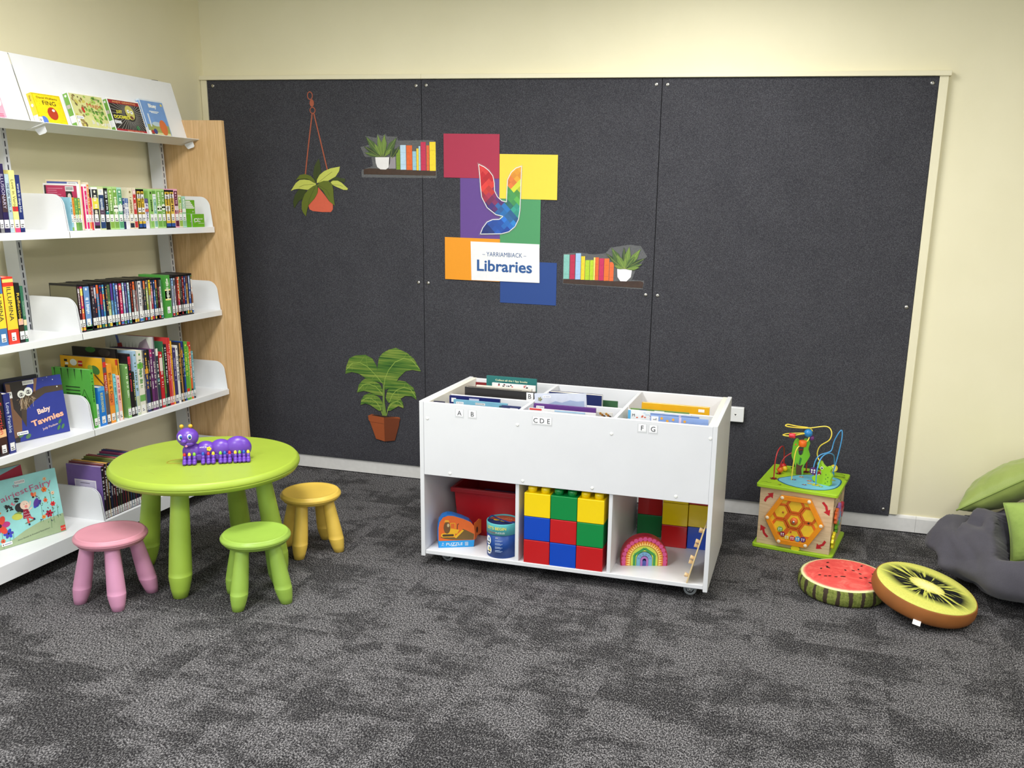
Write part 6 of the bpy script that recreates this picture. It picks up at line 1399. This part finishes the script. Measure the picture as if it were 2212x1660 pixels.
# ---- wooden peg board leaning in the corner
pbm = M((226, 200, 150), .5, .06, 30)
t = thing('peg_board', 'thin wooden board with pegs leaning against the right side of the trolley', 'toy', (3.190, -1.247, .0795), rot=(0, math.atan2(.062, .255), 0))
mb = MB(); mb.box(0, 0, .0015, .006, .20, .262, pbm); bd = mb.build('board', t, bevel=.001)
for i, z in enumerate((.040, .082, .122, .160, .198, .228, .250)):
    mb = MB(); mb.lathe([(.0075, 0), (.0098, .016), (.0095, .0175)], M((236, 206, 160), .5, .05), (0, 0, 0), 16, Matrix.Rotation(-PI / 2, 4, 'Y')); mb.build('peg', t, (-.0002, .018 + (i % 2) * .05 + i * .006, z - .01))

# ------------------------------------------------------------------ wooden activity cube
t = thing('activity_cube', 'wooden activity cube with lime green base and top and a honeycomb maze on its front', 'toy', (3.662, -.330, 0), math.radians(-9.9))
LG = M((164, 206, 44), .35, .03, 12, spec=.5)
def plate(name, z, h, s=.2025):
    mb = MB(); mb.prism(Frame((0, 0, z), (1, 0, 0), (0, 1, 0)), rrect(-s, -s, s, s, .016, 6), h, LG); return mb.build(name, t, bevel=.0025)
plate('base_plate', 0.001, .017); top = plate('top_plate', .323, .017)
mb = MB(); mb.box(-.183, -.183, .018, .183, .183, .323, PLY); body = mb.build('box_body', t, bevel=.0015)
F = Frame((0, -.1832, 0), (1, 0, 0), (0, 0, 1))      # front face
AR = C_(196, 36, 44)
def arrow(mb, cx, cz, a0, a1, R_=.185, w_=.014, ox=0.0, oz=.170):
    P1 = arc(ox, oz, R_ + w_ / 2, a0, a1, 8); P2 = arc(ox, oz, R_ - w_ / 2, a1, a0, 8); mb.decal(F, P1 + P2, AR, .0005)
    s_ = 1 if a1 > a0 else -1; tx, tz = ox + R_ * math.cos(a1 + s_ * .11), oz + R_ * math.sin(a1 + s_ * .11)
    a, b = (ox + (R_ + .017) * math.cos(a1), oz + (R_ + .017) * math.sin(a1)), (ox + (R_ - .017) * math.cos(a1), oz + (R_ - .017) * math.sin(a1)); mb.decal(F, [a, (tx, tz), b], AR, .0007)
mb = MB()
def straight(mb, x0, z0, x1, z1, bend=.006):
    dx, dz = x1 - x0, z1 - z0; L_ = math.hypot(dx, dz); ux, uz = dx / L_, dz / L_; nx, nz = -uz, ux; w_ = .0062
    m_ = (x0 + dx * .35 + nx * bend, z0 + dz * .35 + nz * bend); e = (x0 + dx * .62, z0 + dz * .62)
    mb.decal(F, [(x0 + nx * w_, z0 + nz * w_), (m_[0] + nx * w_, m_[1] + nz * w_), (e[0] + nx * w_, e[1] + nz * w_), (e[0] - nx * w_, e[1] - nz * w_), (m_[0] - nx * w_, m_[1] - nz * w_), (x0 - nx * w_, z0 - nz * w_)], AR, .0005)
    mb.decal(F, [(e[0] + nx * .018, e[1] + nz * .018), (x1, z1), (e[0] - nx * .018, e[1] - nz * .018)], AR, .0006)
for a_ in ((-.157, .246, -.116, .298), (.130, .288, .168, .222), (.160, .088, .118, .040), (-.128, .058, -.168, .118)):
    mb = MB(); straight(mb, *a_); mb.build('painted_arrow', body)
HX = lambda r, cx=0.0, cz=.168, a0=0.0: [(cx + r * math.cos(a0 + PI / 3 * k), cz + r * math.sin(a0 + PI / 3 * k)) for k in range(6)]
mz = MB(); mz.prism(F, HX(.146), .006, M((240, 160, 36), .4), .0003); maze = mz.build('maze', t, bevel=.001)
mb = MB(); mb.decal(F, HX(.122), M((246, 204, 50), .4), .0066)
OO = M((232, 112, 34), .4); OL = M((214, 92, 30), .45)
cells = [(0, .168)] + [(.0815 * math.cos(PI / 6 + PI / 3 * k), .168 + .0815 * math.sin(PI / 6 + PI / 3 * k)) for k in range(6)]
for cx, cz in cells:
    P = HX(.044, cx, cz) + [HX(.044, cx, cz)[0]]; mb.dline(F, P, .011, OO, .0072); P = HX(.036, cx, cz) + [HX(.036, cx, cz)[0]]; mb.dline(F, P, .0022, OL, .0080)
mb.build('honeycomb', maze)
mb = MB()
o_, i_ = HX(.148), HX(.121)
b = len(mb.v); FRM = M((240, 150, 28), .35)
for k in range(6):
    k2 = (k + 1) % 6; mb.prism(F, [o_[k], o_[k2], i_[k2], i_[k]], .012, FRM, .0064)
mb.build('hexagon_frame', maze, bevel=.0012)
for x, z in HX(.134):
    mb = MB(); mb.ball((x, -.1832 - .0185, z), (.0095, .004, .0095), M((240, 226, 196), .4), 16, 8); mb.build('wooden_plug', maze)
mb = MB(); mb.lathe([(.019, 0), (.018, .010), (.010, .014)], M((226, 110, 50), .4), (0, -.1905, .168), 24, Matrix.Rotation(PI / 2, 4, 'X')); mb.ball((0, -.2055, .168), (.008, .006, .008), STEEL, 16, 10); mb.build('spinner_knob', maze)
for (x, z), c, nm in zip(((-.066, .116), (-.052, .091), (-.029, .0785), (-.002, .0780), (.025, .0785), (.052, .0800)), ((126, 176, 70), (150, 30, 56), (240, 200, 60), (214, 70, 60), (90, 160, 206), (96, 40, 110)), 'abcdef'):
    mb = MB(); m_ = M(c, .3); mb.lathe([(.0135, 0), (.0138, .003), (.0135, .006)], m_, (x, -.1905, z), 20, Matrix.Rotation(PI / 2, 4, 'X'))
    fb = Frame((x, -.1967, z), (1, 0, 0), (0, 0, 1))
    for u in (-.005, .005): mb.ddisc(fb, u, .004, .0034, WT, .0003, 10, .0040); mb.ddisc(fb, u, -.004, .0026, WT, .0003, 10)
    mb.build('maze_counter', maze)
for x, z, c in ((-.058, .207, (176, 90, 40)), (.072, .170, (40, 34, 30)), (-.012, .110, (190, 70, 40))):
    mb = MB(); mb.ball((x, -.193, z), (.005, .005, .005), C_(*c), 10, 8); mb.build('maze_peg', maze)
mb = MB(); mb.prism(F, HX(.023, .018, .027, 0), .010, M((236, 216, 36), .35), .006); mb.build('stop_knob', maze, bevel=.001)
# side with numbers and toy gears
SD = Frame((.1832, 0, 0), (0, 1, 0), (0, 0, 1))
mb = MB()
for i, (u, c) in enumerate(((-.15, INK), (-.08, C_(60, 130, 190)), (-.01, C_(190, 60, 60)), (.06, C_(70, 140, 70)), (.13, INK))):
    mb.text(SD, 'SCBOH'[i], u, .285 - (i % 2) * .03, .040, c, n=.0006, sy=1.1)
mb.build('painted_letters', body)
for u, v, r, c in ((-.115, .205, .038, (236, 110, 50)), (-.045, .215, .036, (170, 120, 196)), (-.02, .165, .034, (90, 160, 206)), (.06, .19, .036, (200, 60, 80)), (-.07, .135, .030, (110, 180, 50)), (-.14, .085, .040, (240, 220, 30))):
    pts = []
    for k in range(48): a = 2 * PI * k / 48; pts.append((u + (r + .005 * math.cos(8 * a)) * math.cos(a), v + (r + .005 * math.cos(8 * a)) * math.sin(a)))
    mb = MB(); mb.prism(SD, pts, .012, M(c, .35), .004); mb.ddisc(SD, u, v, .008, M((236, 220, 190), .5), .0166); mb.prism(SD, arc(u, v, .006, 0, 2 * PI, 10)[:-1], .004, M((200, 180, 150), .5), 0.0); mb.build('toy_gear', t)
# painted top
TF = Frame((0, 0, .3402), (1, 0, 0), (0, 1, 0)); mb = MB()
pond = [(-.110, -.100), (-.05, -.150), (.04, -.172), (.12, -.150), (.165, -.09), (.178, -.01), (.170, .06), (.13, .095), (.06, .098), (-.02, .060), (-.08, -.01), (-.115, -.06)]
pond = [tuple(p.xy) for p in smooth_path([(x, y, 0) for x, y in pond + [pond[0]]], 5)][:-1]
mb.decal(TF, offset(pond, .007), C_(34, 96, 130), .0004); mb.decal(TF, pond, C_(116, 190, 216), .0008)
for x, y, c in ((.03, -.03, (226, 90, 70)), (.04, -.075, (216, 170, 80)), (-.045, -.05, (90, 60, 140)), (.12, -.03, (60, 130, 70)), (.10, -.10, (120, 170, 60)), (.02, -.11, (110, 60, 120)), (.14, .04, (120, 170, 60)), (-.02, .02, (216, 120, 60))):
    for k in range(6): a = PI / 3 * k; mb.ddisc(TF, x + .008 * math.cos(a), y + .005 * math.sin(a), .006, C_(*c), .0012 + k * .00002, 8, .004, a)
    mb.ddisc(TF, x, y, .004, C_(240, 220, 90), .0016, 8)
for x, y, r_, c in ((-.141, -.082, .020, (120, 30, 40)), (-.131, .106, .020, (120, 30, 40)), (-.015, .125, .020, (120, 30, 40)), (.072, -.083, .024, (200, 196, 60)), (.122, .041, .022, (200, 196, 60)), (-.138, .019, .016, (120, 30, 40))):
    for k in range(6): a = PI / 3 * k; mb.ddisc(TF, x + r_ * .6 * math.cos(a), y + r_ * .6 * math.sin(a), r_ * .45, C_(*c), .0018 + k * .00002, 8, r_ * .3, a)
mb.dline(TF, arc(.15, .15, .030, 0, 2 * PI, 20), .003, C_(90, 120, 40), .0008); mb.dline(TF, arc(-.08, .17, .022, .5, 5, 16), .006, C_(50, 60, 40), .0008); mb.dline(TF, [(-.185, -.165), (-.165, -.150), (-.150, -.162), (-.135, -.152)], .002, C_(70, 90, 30), .0008)
for x, y in ((-.17, .10), (-.16, .15), (-.06, .06), (.19, .08), (.17, .12), (0, .17), (.05, .18), (-.10, -.17)): mb.dline(TF, [(x, y), (x + .016, y + .004), (x + .010, y - .008)], .004, C_(80, 60, 40), .0008)
mb.build('painted_pond', top)
def wire(pts, col):
    mb = MB(); mb.tube(smooth_path(pts, 10), .0031, M(col, .25, .02), 10); return mb.build('bead_wire', t)
Z_ = .339
RW, YW_, BW = (186, 44, 50), (240, 214, 80), (80, 156, 214)
wire([(-.141, -.082, Z_), (-.142, -.078, .42), (-.140, -.055, .470), (-.134, -.01, .492), (-.130, .05, .48), (-.131, .092, .43), (-.131, .106, Z_)], RW)
wire([(-.138, .019, Z_), (-.136, .02, .38), (-.115, .035, .43), (-.07, .06, .462), (-.035, .085, .470), (-.018, .11, .45), (-.015, .125, Z_)], RW)
wire([(-.055, -.059, Z_), (-.052, -.058, .43), (-.045, -.05, .50), (-.022, -.03, .530), (.0, .0, .545), (.0, .02, .575), (-.03, .0, .575), (-.085, -.04, .566), (-.120, -.04, .566), (-.10, -.01, .570), (-.02, .03, .576), (.012, .03, .590), (-.01, .03, .604), (-.06, .0, .612), (-.105, -.02, .620), (-.110, -.03, .612),
      (-.06, 0, .604), (.0, .02, .606), (.08, .03, .622), (.110, .02, .600), (.105, .01, .560), (.062, .02, .520), (.048, .03, .480), (.055, .03, .450), (.075, .0, .438)], YW_)
wire([(.072, -.083, Z_), (.072, -.082, .42), (.082, -.05, .475), (.104, 0, .490), (.125, .06, .470), (.128, .10, .42), (.128, .12, Z_)], BW)
wire([(.052, -.03, Z_), (.044, -.02, .40), (.050, -.01, .450), (.070, 0, .478), (.105, .02, .492), (.118, .03, .505), (.125, .04, .55), (.145, .04, .598), (.157, .045, .606), (.160, .045, .56), (.146, .043, .45), (.124, .041, Z_)], BW)
def bead(x, y, z, r, col, kind='ball', name='bead'):
    mb = MB(); m_ = M(col, .28, .03)
    if kind == 'ball': mb.ball((x, y, z), r, m_, 20, 14)
    elif kind == 'cyl': mb.lathe([(r * .9, -r * .75), (r, -r * .6), (r, r * .6), (r * .9, r * .75)], m_, (x, y, z), 24)
    elif kind == 'cylx': mb.lathe([(r * .9, -r * 1.2), (r, -r), (r, r), (r * .9, r * 1.2)], m_, (x, y, z), 20, Matrix.Rotation(PI / 2, 4, 'Y'))
    return mb.build(name, t)
bead(-.134, .030, .360, .0165, (230, 110, 40)); bead(-.131, .100, .362, .0165, (196, 40, 40)); bead(-.118, .075, .357, .014, (236, 190, 40))
bead(-.020, -.028, .532, .020, (232, 110, 30), 'cyl'); bead(-.075, -.032, .567, .013, (214, 50, 66), 'cylx'); bead(-.005, .020, .578, .022, (40, 130, 196)); bead(.012, .03, .552, .014, (110, 50, 120))
for x, y, z, c in ((.045, -.022, .395, (86, 40, 110)), (.070, -.022, .375, (130, 24, 40)), (.092, -.018, .392, (226, 100, 40)), (.128, .105, .388, (240, 214, 60))):
    mb = MB(); m_ = M(c, .3); mb.lathe([(.017, -.007), (.019, -.004), (.019, .004), (.017, .007)], m_, (x, y, z), 22, Matrix.Rotation(PI / 2, 4, 'X')); fb = Frame((x, y - .0072, z), (1, 0, 0), (0, 0, 1))
    for u in (-.007, .006): mb.ddisc(fb, u, .005, .0045, WT, .0003, 10, .0055); mb.ddisc(fb, u, -.006, .0035, WT, .0003, 10); mb.ddisc(fb, u, .004, .0016, INK, .0006, 8)
    mb.build('face_bead', t)
# tree shaped holder with a brown trunk, and a green lizard shaped holder
G1 = M((124, 196, 50), .32, .04, 14)
tree = [(-.018, 0), (.020, 0), (.022, .05), (.040, .085), (.052, .115), (.040, .150), (.046, .185), (.030, .205), (.012, .200), (.014, .165), (.010, .120), (-.002, .110), (-.014, .125), (-.018, .160), (-.014, .195), (-.030, .205), (-.046, .180), (-.050, .140), (-.052, .105), (-.036, .070), (-.026, .045)]
tree = [tuple(p.xy) for p in smooth_path([(x, y, 0) for x, y in tree + [tree[0]]], 4)][:-1]
TFm = Frame((-.040, .060, .340), (.93, .37, 0), (0, 0, 1)); mb = MB(); mb.prism(TFm, [(x * .9, z * .95) for x, z in tree], .018, G1, -.009, smooth=False); o = mb.build('tree_holder', t, bevel=.002)
mb = MB(); mb.decal(TFm, [(-.017, .002), (.012, .002), (.008, .035), (.016, .060), (.002, .052), (-.014, .058), (-.018, .07), (-.022, .05)], C_(92, 60, 34), .0095); mb.decal(TFm, [(-.010, .060), (.0, .056), (.006, .09), (-.004, .098)], C_(60, 130, 50), .0097)
mb.ddisc(TFm, -.032, .165, .005, C_(230, 120, 50), .0097, 10); mb.build('painted_trunk', o)
frog = [(-.050, .010), (-.020, 0), (.030, 0), (.048, .008), (.046, .035), (.052, .060), (.040, .080), (.046, .100), (.030, .112), (.014, .102), (-.004, .112), (-.018, .130), (-.034, .118), (-.030, .095), (-.012, .078), (-.008, .058), (-.026, .045), (-.046, .040), (-.058, .026)]
frog = [tuple(p.xy) for p in smooth_path([(x, y, 0) for x, y in frog + [frog[0]]], 4)][:-1]
FFm = Frame((.100, -.050, .340), (.94, -.34, 0), (0, 0, 1)); mb = MB(); mb.prism(FFm, [(x, z * .92) for x, z in frog], .020, M((150, 200, 40), .32, .03, 12), -.010); o = mb.build('lizard_holder', t, bevel=.002)
mb = MB(); mb.ddisc(FFm, -.006, .086, .008, WT, .0105, 14); mb.ddisc(FFm, -.005, .085, .0045, INK, .0108, 10)
for k in range(5): mb.ddisc(FFm, .020 + (k % 2) * .012, .012 + k * .011, .003, C_(60, 110, 40), .0106, 8)
mb.build('painted_eye', o)

# ------------------------------------------------------------------ fruit cushions
def _melon_top(nt, n, b):
    o = n.new('ShaderNodeTexCoord').outputs['Object']; ln = n.new('ShaderNodeVectorMath'); ln.operation = 'LENGTH'
    flat = mapping(nt, o, (1, 1, 0)); nt.links.new(flat, ln.inputs[0]); r = ln.outputs['Value']
    f = noise(nt, mapping(nt, o, (1, 1, 1)), 14.0, 5, .6, 1.6)
    rr = math_node(nt, 'ADD', r, math_node(nt, 'MULTIPLY', math_node(nt, 'SUBTRACT', f, .5), .012))
    ringc = ramp(nt, [(0, lin((226, 84, 76))), (.172 / .25, lin((232, 92, 86))), (.180 / .25, lin((240, 150, 130))), (.186 / .25, lin((236, 232, 176))), (.196 / .25, lin((226, 232, 170))), (.2 / .25, lin((140, 150, 70)))], math_node(nt, 'MULTIPLY', rr, 4.0))
    fib = ramp(nt, [(.35, lin((206, 56, 58))), (.5, lin((232, 90, 84))), (.68, lin((240, 150, 136)))], f)
    inside = math_node(nt, 'LESS_THAN', r, .165)
    nt.links.new(mixc(nt, math_node(nt, 'MULTIPLY', inside, .45), ringc, fib), b.inputs['Base Color'])
MELON = node_mat('printed_melon', _melon_top, .8, .2)
def _rind(nt, n, b):
    o = n.new('ShaderNodeTexCoord').outputs['Object']; g = n.new('ShaderNodeTexGradient'); g.gradient_type = 'RADIAL'; nt.links.new(o, g.inputs['Vector'])
    f = noise(nt, mapping(nt, o, (1, 1, 1)), 22.0, 4, .6)
    a = math_node(nt, 'ADD', math_node(nt, 'MULTIPLY', g.outputs['Fac'], 23.0), math_node(nt, 'MULTIPLY', math_node(nt, 'SUBTRACT', f, .5), .5))
    fr_ = math_node(nt, 'FRACT', a)
    st = ramp(nt, [(.30, (0, 0, 0)), (.34, (1, 1, 1)), (.62, (1, 1, 1)), (.66, (0, 0, 0))], fr_)
    f2 = noise(nt, o, 90.0, 4, .7)
    gr = ramp(nt, [(.35, lin((96, 108, 44))), (.65, lin((140, 148, 76)))], f2)
    nt.links.new(mixc(nt, st, gr, lin((66, 54, 44))), b.inputs['Base Color'])
RIND = node_mat('printed_rind', _rind, .85, .2)
def _kiwi(nt, n, b):
    o = n.new('ShaderNodeTexCoord').outputs['Object']; ln = n.new('ShaderNodeVectorMath'); ln.operation = 'LENGTH'
    nt.links.new(mapping(nt, o, (.82, 1.22, 0), (0, 0, -.25)), ln.inputs[0]); r = ln.outputs['Value']
    ln2 = n.new('ShaderNodeVectorMath'); ln2.operation = 'LENGTH'; nt.links.new(mapping(nt, o, (1, 1, 0)), ln2.inputs[0])
    g = n.new('ShaderNodeTexGradient'); g.gradient_type = 'RADIAL'; nt.links.new(o, g.inputs['Vector'])
    sw = n.new('ShaderNodeCombineXYZ'); nt.links.new(math_node(nt, 'MULTIPLY', g.outputs['Fac'], 46.0), sw.inputs[0]); nt.links.new(math_node(nt, 'MULTIPLY', r, 6.0), sw.inputs[1])
    ray_ = noise(nt, sw.outputs[0], 1.0, 2, .6)
    rr = math_node(nt, 'ADD', r, math_node(nt, 'MULTIPLY', math_node(nt, 'SUBTRACT', ray_, .5), .085))
    base = ramp(nt, [(0, lin((246, 240, 190))), (.048 / .25, lin((240, 228, 140))), (.062 / .25, lin((200, 196, 84))), (.078 / .25, lin((190, 192, 76))), (.14 / .25, lin((200, 202, 92))), (.19 / .25, lin((214, 212, 104))), (.25 / .25, lin((206, 208, 104)))], math_node(nt, 'MULTIPLY', rr, 4.0))
    seed = math_node(nt, 'MULTIPLY', ramp(nt, [(.060 / .25, (0, 0, 0)), (.066 / .25, (1, 1, 1)), (.125 / .25, (1, 1, 1)), (.180 / .25, (0, 0, 0))], math_node(nt, 'MULTIPLY', r, 4.0)), ramp(nt, [(.40, (0, 0, 0)), (.47, (1, 1, 1))], ray_))
    green = ramp(nt, [(0, lin((196, 198, 80))), (.2, lin((120, 154, 64))), (.42, lin((44, 76, 48))), (.7, lin((14, 18, 20)))], seed)
    f2 = noise(nt, o, 120.0, 3, .7)
    c = mixc(nt, seed, base, green); c = mixc(nt, math_node(nt, 'MULTIPLY', math_node(nt, 'SUBTRACT', 1.0, seed), .22), c, ramp(nt, [(.3, lin((176, 180, 60))), (.7, lin((236, 232, 140)))], f2))
    nt.links.new(c, b.inputs['Base Color'])
KIWI = node_mat('printed_kiwi', _kiwi, .8, .2)
def disc_cushion(R_, H, side, topm, welt):
    mb = MB(); mb.lathe([(R_ * .5, .001), (R_ * .95, .002), (R_ - .004, .010), (R_ + .002, H * .35), (R_ + .002, H * .65), (R_ - .003, H - .006), (R_ - .006, H - .001)], side, (0, 0, 0), 96); return mb
def disc_top(R_, H, m):
    mb = MB(); mb.lathe([(R_ - .0065, H - .002), (R_ - .012, H + .002), (R_ * .8, H + .006), (R_ * .5, H + .008), (R_ * .2, H + .008), (.001, H + .008)], m, (0, 0, 0), 96); return mb
t = thing('fruit_cushion', 'round watermelon slice cushion lying flat on the carpet', 'cushion', (3.872, -.918, .001), math.radians(-20), 'round fruit cushions')
disc_cushion(.203, .074, RIND, None, None).build('side', t); o = disc_top(.203, .074, MELON).build('top', t)
mb = MB(); r = random.Random(11); TFc = Frame((0, 0, .0830), (1, 0, 0), (0, 1, 0)); SD_ = C_(44, 20, 20)
for i in range(22):
    a, q = r.uniform(0, 2 * PI), r.uniform(.03, .15); mb.ddisc(TFc, q * math.cos(a), q * math.sin(a), .0078, SD_, .0004, 10, .0042, r.uniform(0, 3))
mb.build('printed_seeds', o)
nk = Vector((.195, -.070, 1)).normalized(); ck = Vector((4.208, -1.050, .125)) - nk * .078
q = Vector((0, 0, 1)).rotation_difference(nk)
t = thing('fruit_cushion', 'round kiwi slice cushion with brown side, propped on the watermelon cushion', 'cushion', ck, group='round fruit cushions', rot=(q.to_matrix() @ Matrix.Rotation(math.radians(-25), 3, 'Z')).to_euler())
disc_cushion(.221, .070, M((142, 84, 32), .8, .12, 9), None, None).build('side', t); disc_top(.221, .070, KIWI).build('top', t)
mb = MB(); a = math.radians(-75); mb.box(-.016, -.030, -.001, .016, .004, .0003, STICK, Matrix.Translation((.216 * math.cos(a), .216 * math.sin(a), .012)) @ Matrix.Rotation(a + PI / 2, 4, 'Z') @ Matrix.Rotation(.35, 4, 'X')); mb.build('care_tag', t)

# ------------------------------------------------------------------ bean bag and green cushions
from mathutils import noise as mn
def _cloth(c1, c2):
    def f(nt, n, b):
        o = n.new('ShaderNodeTexCoord').outputs['Object']; a = noise(nt, o, 500.0, 2, .6); d = noise(nt, o, 6.0, 3, .6)
        nt.links.new(ramp(nt, [(.35, lin(c1)), (.65, lin(c2))], math_node(nt, 'ADD', math_node(nt, 'MULTIPLY', a, .5), math_node(nt, 'MULTIPLY', d, .5))), b.inputs['Base Color']); b.inputs['Sheen Weight'].default_value = .15
        add_bump(nt, b, a, .15, .001)
    return f
GREYC = node_mat('charcoal_cotton', _cloth((70, 68, 76), (86, 84, 92)), .92, .15)
PILL = []
CREASE = [([(4.489, -.50, .285), (4.381, -.60, .213), (4.302, -.68, .136), (4.27, -.70, .074)], .034, .022),
          ([(4.534, -.62, .292), (4.487, -.66, .262), (4.472, -.68, .231)], .030, .018), ([(4.315, -.50, .212), (4.411, -.45, .249), (4.496, -.50, .262)], .022, .020),
          ([(4.299, -.78, .060), (4.407, -.86, .059), (4.55, -.92, .065), (4.70, -.95, .08)], .012, .030), ([(4.431, -.72, .191), (4.442, -.80, .167), (4.498, -.85, .116)], .014, .026)]
def press(q):
    for Mi, M4, w_, h_, th in PILL:
        p = Mi @ q; u, v = p.x / (w_ / 2 + .012), p.y / (h_ / 2 + .012)
        if abs(u) < 1 and abs(v) < 1 and p.z > -.25:
            z = -(th / 2 * ((1 - abs(u) ** 2.2) * (1 - abs(v) ** 2.2)) ** .55) - .012
            if p.z > z: p.z = z; q = M4 @ p
    return q
def beanbag():
    k, h = 200, 120; V = []; Fc = []
    C = Vector((4.93, -.60, .0)); gp = Vector((4.47, -.40, .30))
    for j in range(h + 1):
        tt = PI * j / h
        for i in range(k):
            a = 2 * PI * i / k; ca, sa = math.cos(a), math.sin(a); st, ct = math.sin(tt), -math.cos(tt)
            rx, ry = .665, .520
            p = Vector((rx * ca * st ** .70, ry * sa * st ** .70, 0)); z = .160 + ct * (.160 if ct < 0 else .190)
            q = C + Vector((p.x, p.y, z)); n = Vector((ca * st / rx, sa * st / ry, ct / .22)).normalized()
            d = .022 * mn.noise(q * 2.3)
            dv = q - gp; ang = math.atan2(dv.z * 1.4 - dv.y, dv.x); rd = dv.length
            amp = math.exp(-max(0, rd - .06) * 2.4)
            f1 = 1 - abs(mn.noise(Vector((ang * 1.7, rd * 1.3, 3.3)))) * 2.2
            d += .085 * amp * (f1 - .35)
            f2 = 1 - abs(mn.noise(Vector((ang * 3.4 + 5, rd * 2.4, 9.1)))) * 3.0
            d -= .055 * amp * max(0, f2 - .2)
            f3 = 1 - abs(mn.noise(Vector((q.x * 2.2 - q.z * 3.4, q.y * 2.2 + q.z * 1.5, 7.0)))) * 3.2
            d -= .030 * max(0, f3 - .3)
            q = q + n * d; q = press(q); q.z = max(q.z, .003 + .002 * abs(mn.noise(q * 5))); q.y = min(q.y, -.025); V.append(q)
    for j in range(h):
        for i in range(k): i2 = (i + 1) % k; Fc.append((j * k + i, j * k + i2, (j + 1) * k + i2, (j + 1) * k + i))
    for it in range(4):     # relax the cloth where the cushions press into it
        W = []
        for j in range(h + 1):
            for i in range(k):
                q = V[j * k + i]
                if j in (0, h) or q.z < .02: W.append(q); continue
                m = (V[j * k + (i + 1) % k] + V[j * k + i - 1] + V[(j + 1) * k + i] + V[(j - 1) * k + i]) / 4
                W.append(q.lerp(m, .55))
        V = W if it == 3 else [press(q) for q in W]
    def seg(p, a, b): ab = b - a; t_ = max(0, min(1, (p - a).dot(ab) / ab.length_squared)); return a + ab * t_
    W = []
    for q in V:
        if q.z > .03:
            p = q.copy(); out_ = (q - Vector((4.93, -.60, .12))).normalized()
            for pts, dep, wd in CREASE:
                best = min(((p - seg(p, Vector(a), Vector(b))) for a, b in zip(pts, pts[1:])), key=lambda v: v.x ** 2 + v.z ** 2 + .25 * v.y ** 2)
                d2 = math.sqrt(best.x ** 2 + best.z ** 2 + .25 * best.y ** 2)
                q = q - out_ * dep * math.exp(-(d2 / wd) ** 2) + out_ * dep * .8 * math.exp(-((d2 - wd * 2.4) / (wd * 1.3)) ** 2)
        W.append(q)
    V = [press(q) if q.z > .02 else q for q in W]
    o = C.copy(); mb = MB(); mb.v = [tuple(v - o) for v in V]
    for f in Fc: mb.face(f, GREYC, True)
    return mb.build('bean_bag', None, o)
def pillow(name, label, w_, h_, th, mat, pipe, M4, honey=False, group='green cushions on the bean bag'):
    t = bpy.data.objects.new(name, None); COL.objects.link(t); t.matrix_world = M4; PILL.append((M4.inverted(), M4.copy(), w_, h_, th)); tag(t, label, 'cushion', group); n_ = 48
    def edge(u, v): s_ = 1 - .07 * (1 - v * v) * abs(u) ** 2; s2 = 1 - .07 * (1 - u * u) * abs(v) ** 2; return u * w_ / 2 * s_, v * h_ / 2 * s2
    mb = MB()
    for sgn in (1, -1):
        b = len(mb.v)
        for j in range(n_ + 1):
            for i in range(n_ + 1):
                u, v = -1 + 2 * i / n_, -1 + 2 * j / n_; u = math.copysign(abs(u) ** .85, u); v = math.copysign(abs(v) ** .85, v)
                x, y = edge(u, v); z = th / 2 * ((1 - abs(u) ** 2.2) * (1 - abs(v) ** 2.2)) ** .55
                e = max(abs(u), abs(v)); z += (.006 * mn.noise(Vector((x * 22, y * 22, sgn * 4))) * (1 if e < .98 else 0) + .007 * mn.noise(Vector((x * 50, y * 9, sgn))) * max(0, e - .55) * (1 if e < .99 else 0)) * (1 if not honey else .5)
                if honey:
                    hx = x / .020; hy = y / .0173 ; z += .0016 * (abs(math.sin(hx * PI / 2 + (PI / 2 if int(math.floor(hy)) % 2 else 0))) * abs(math.sin(hy * PI))) ** .5 * (1 if e < .95 else 0)
                mb.v.append((x, y, sgn * max(z, 0)))
        for j in range(n_):
            for i in range(n_):
                q = (b + j * (n_ + 1) + i, b + j * (n_ + 1) + i + 1, b + (j + 1) * (n_ + 1) + i + 1, b + (j + 1) * (n_ + 1) + i); mb.face(q if sgn > 0 else q[::-1], mat, True)
    mb.build('cover', t)
    P = []
    for i in range(24): P.append((-1 + 2 * i / 24, -1))
    for i in range(24): P.append((1, -1 + 2 * i / 24))
    for i in range(24): P.append((1 - 2 * i / 24, 1))
    for i in range(24): P.append((-1, 1 - 2 * i / 24))
    mb = MB(); mb.tube([(*edge(u, v), 0) for u, v in P], .0042, pipe, 8, closed=True); mb.build('piping', t); return t
GRN = node_mat('green_satin', _cloth((138, 156, 80), (156, 172, 92)), .5, .35); GRN2 = node_mat('green_quilt', _cloth((140, 166, 78), (160, 184, 94)), .75, .3); PIPE = M((136, 156, 76), .6)
def basis(c, X, Y):
    X = Vector(X).normalized(); Z = X.cross(Vector(Y)).normalized(); Y = Z.cross(X); c = Vector(c)
    return Matrix(((X.x, Y.x, Z.x, c.x), (X.y, Y.y, Z.y, c.y), (X.z, Y.z, Z.z, c.z), (0, 0, 0, 1)))
pillow('cushion', 'smooth green cushion with piping leaning at the back on top of the bean bag', .46, .42, .19, GRN, PIPE, basis((4.632, -.292, .402), (.74, -.16, .56), (.30, .92, -.12)))
pillow('cushion', 'green honeycomb quilted cushion lying in front on the bean bag', .37, .28, .17, GRN2, PIPE, basis((4.760, -.672, .312), (.90, -.20, .25), (-.35, .50, .75)), honey=True)
tag(beanbag(), 'charcoal grey bean bag slumped in the right corner of the photo', 'bean bag')
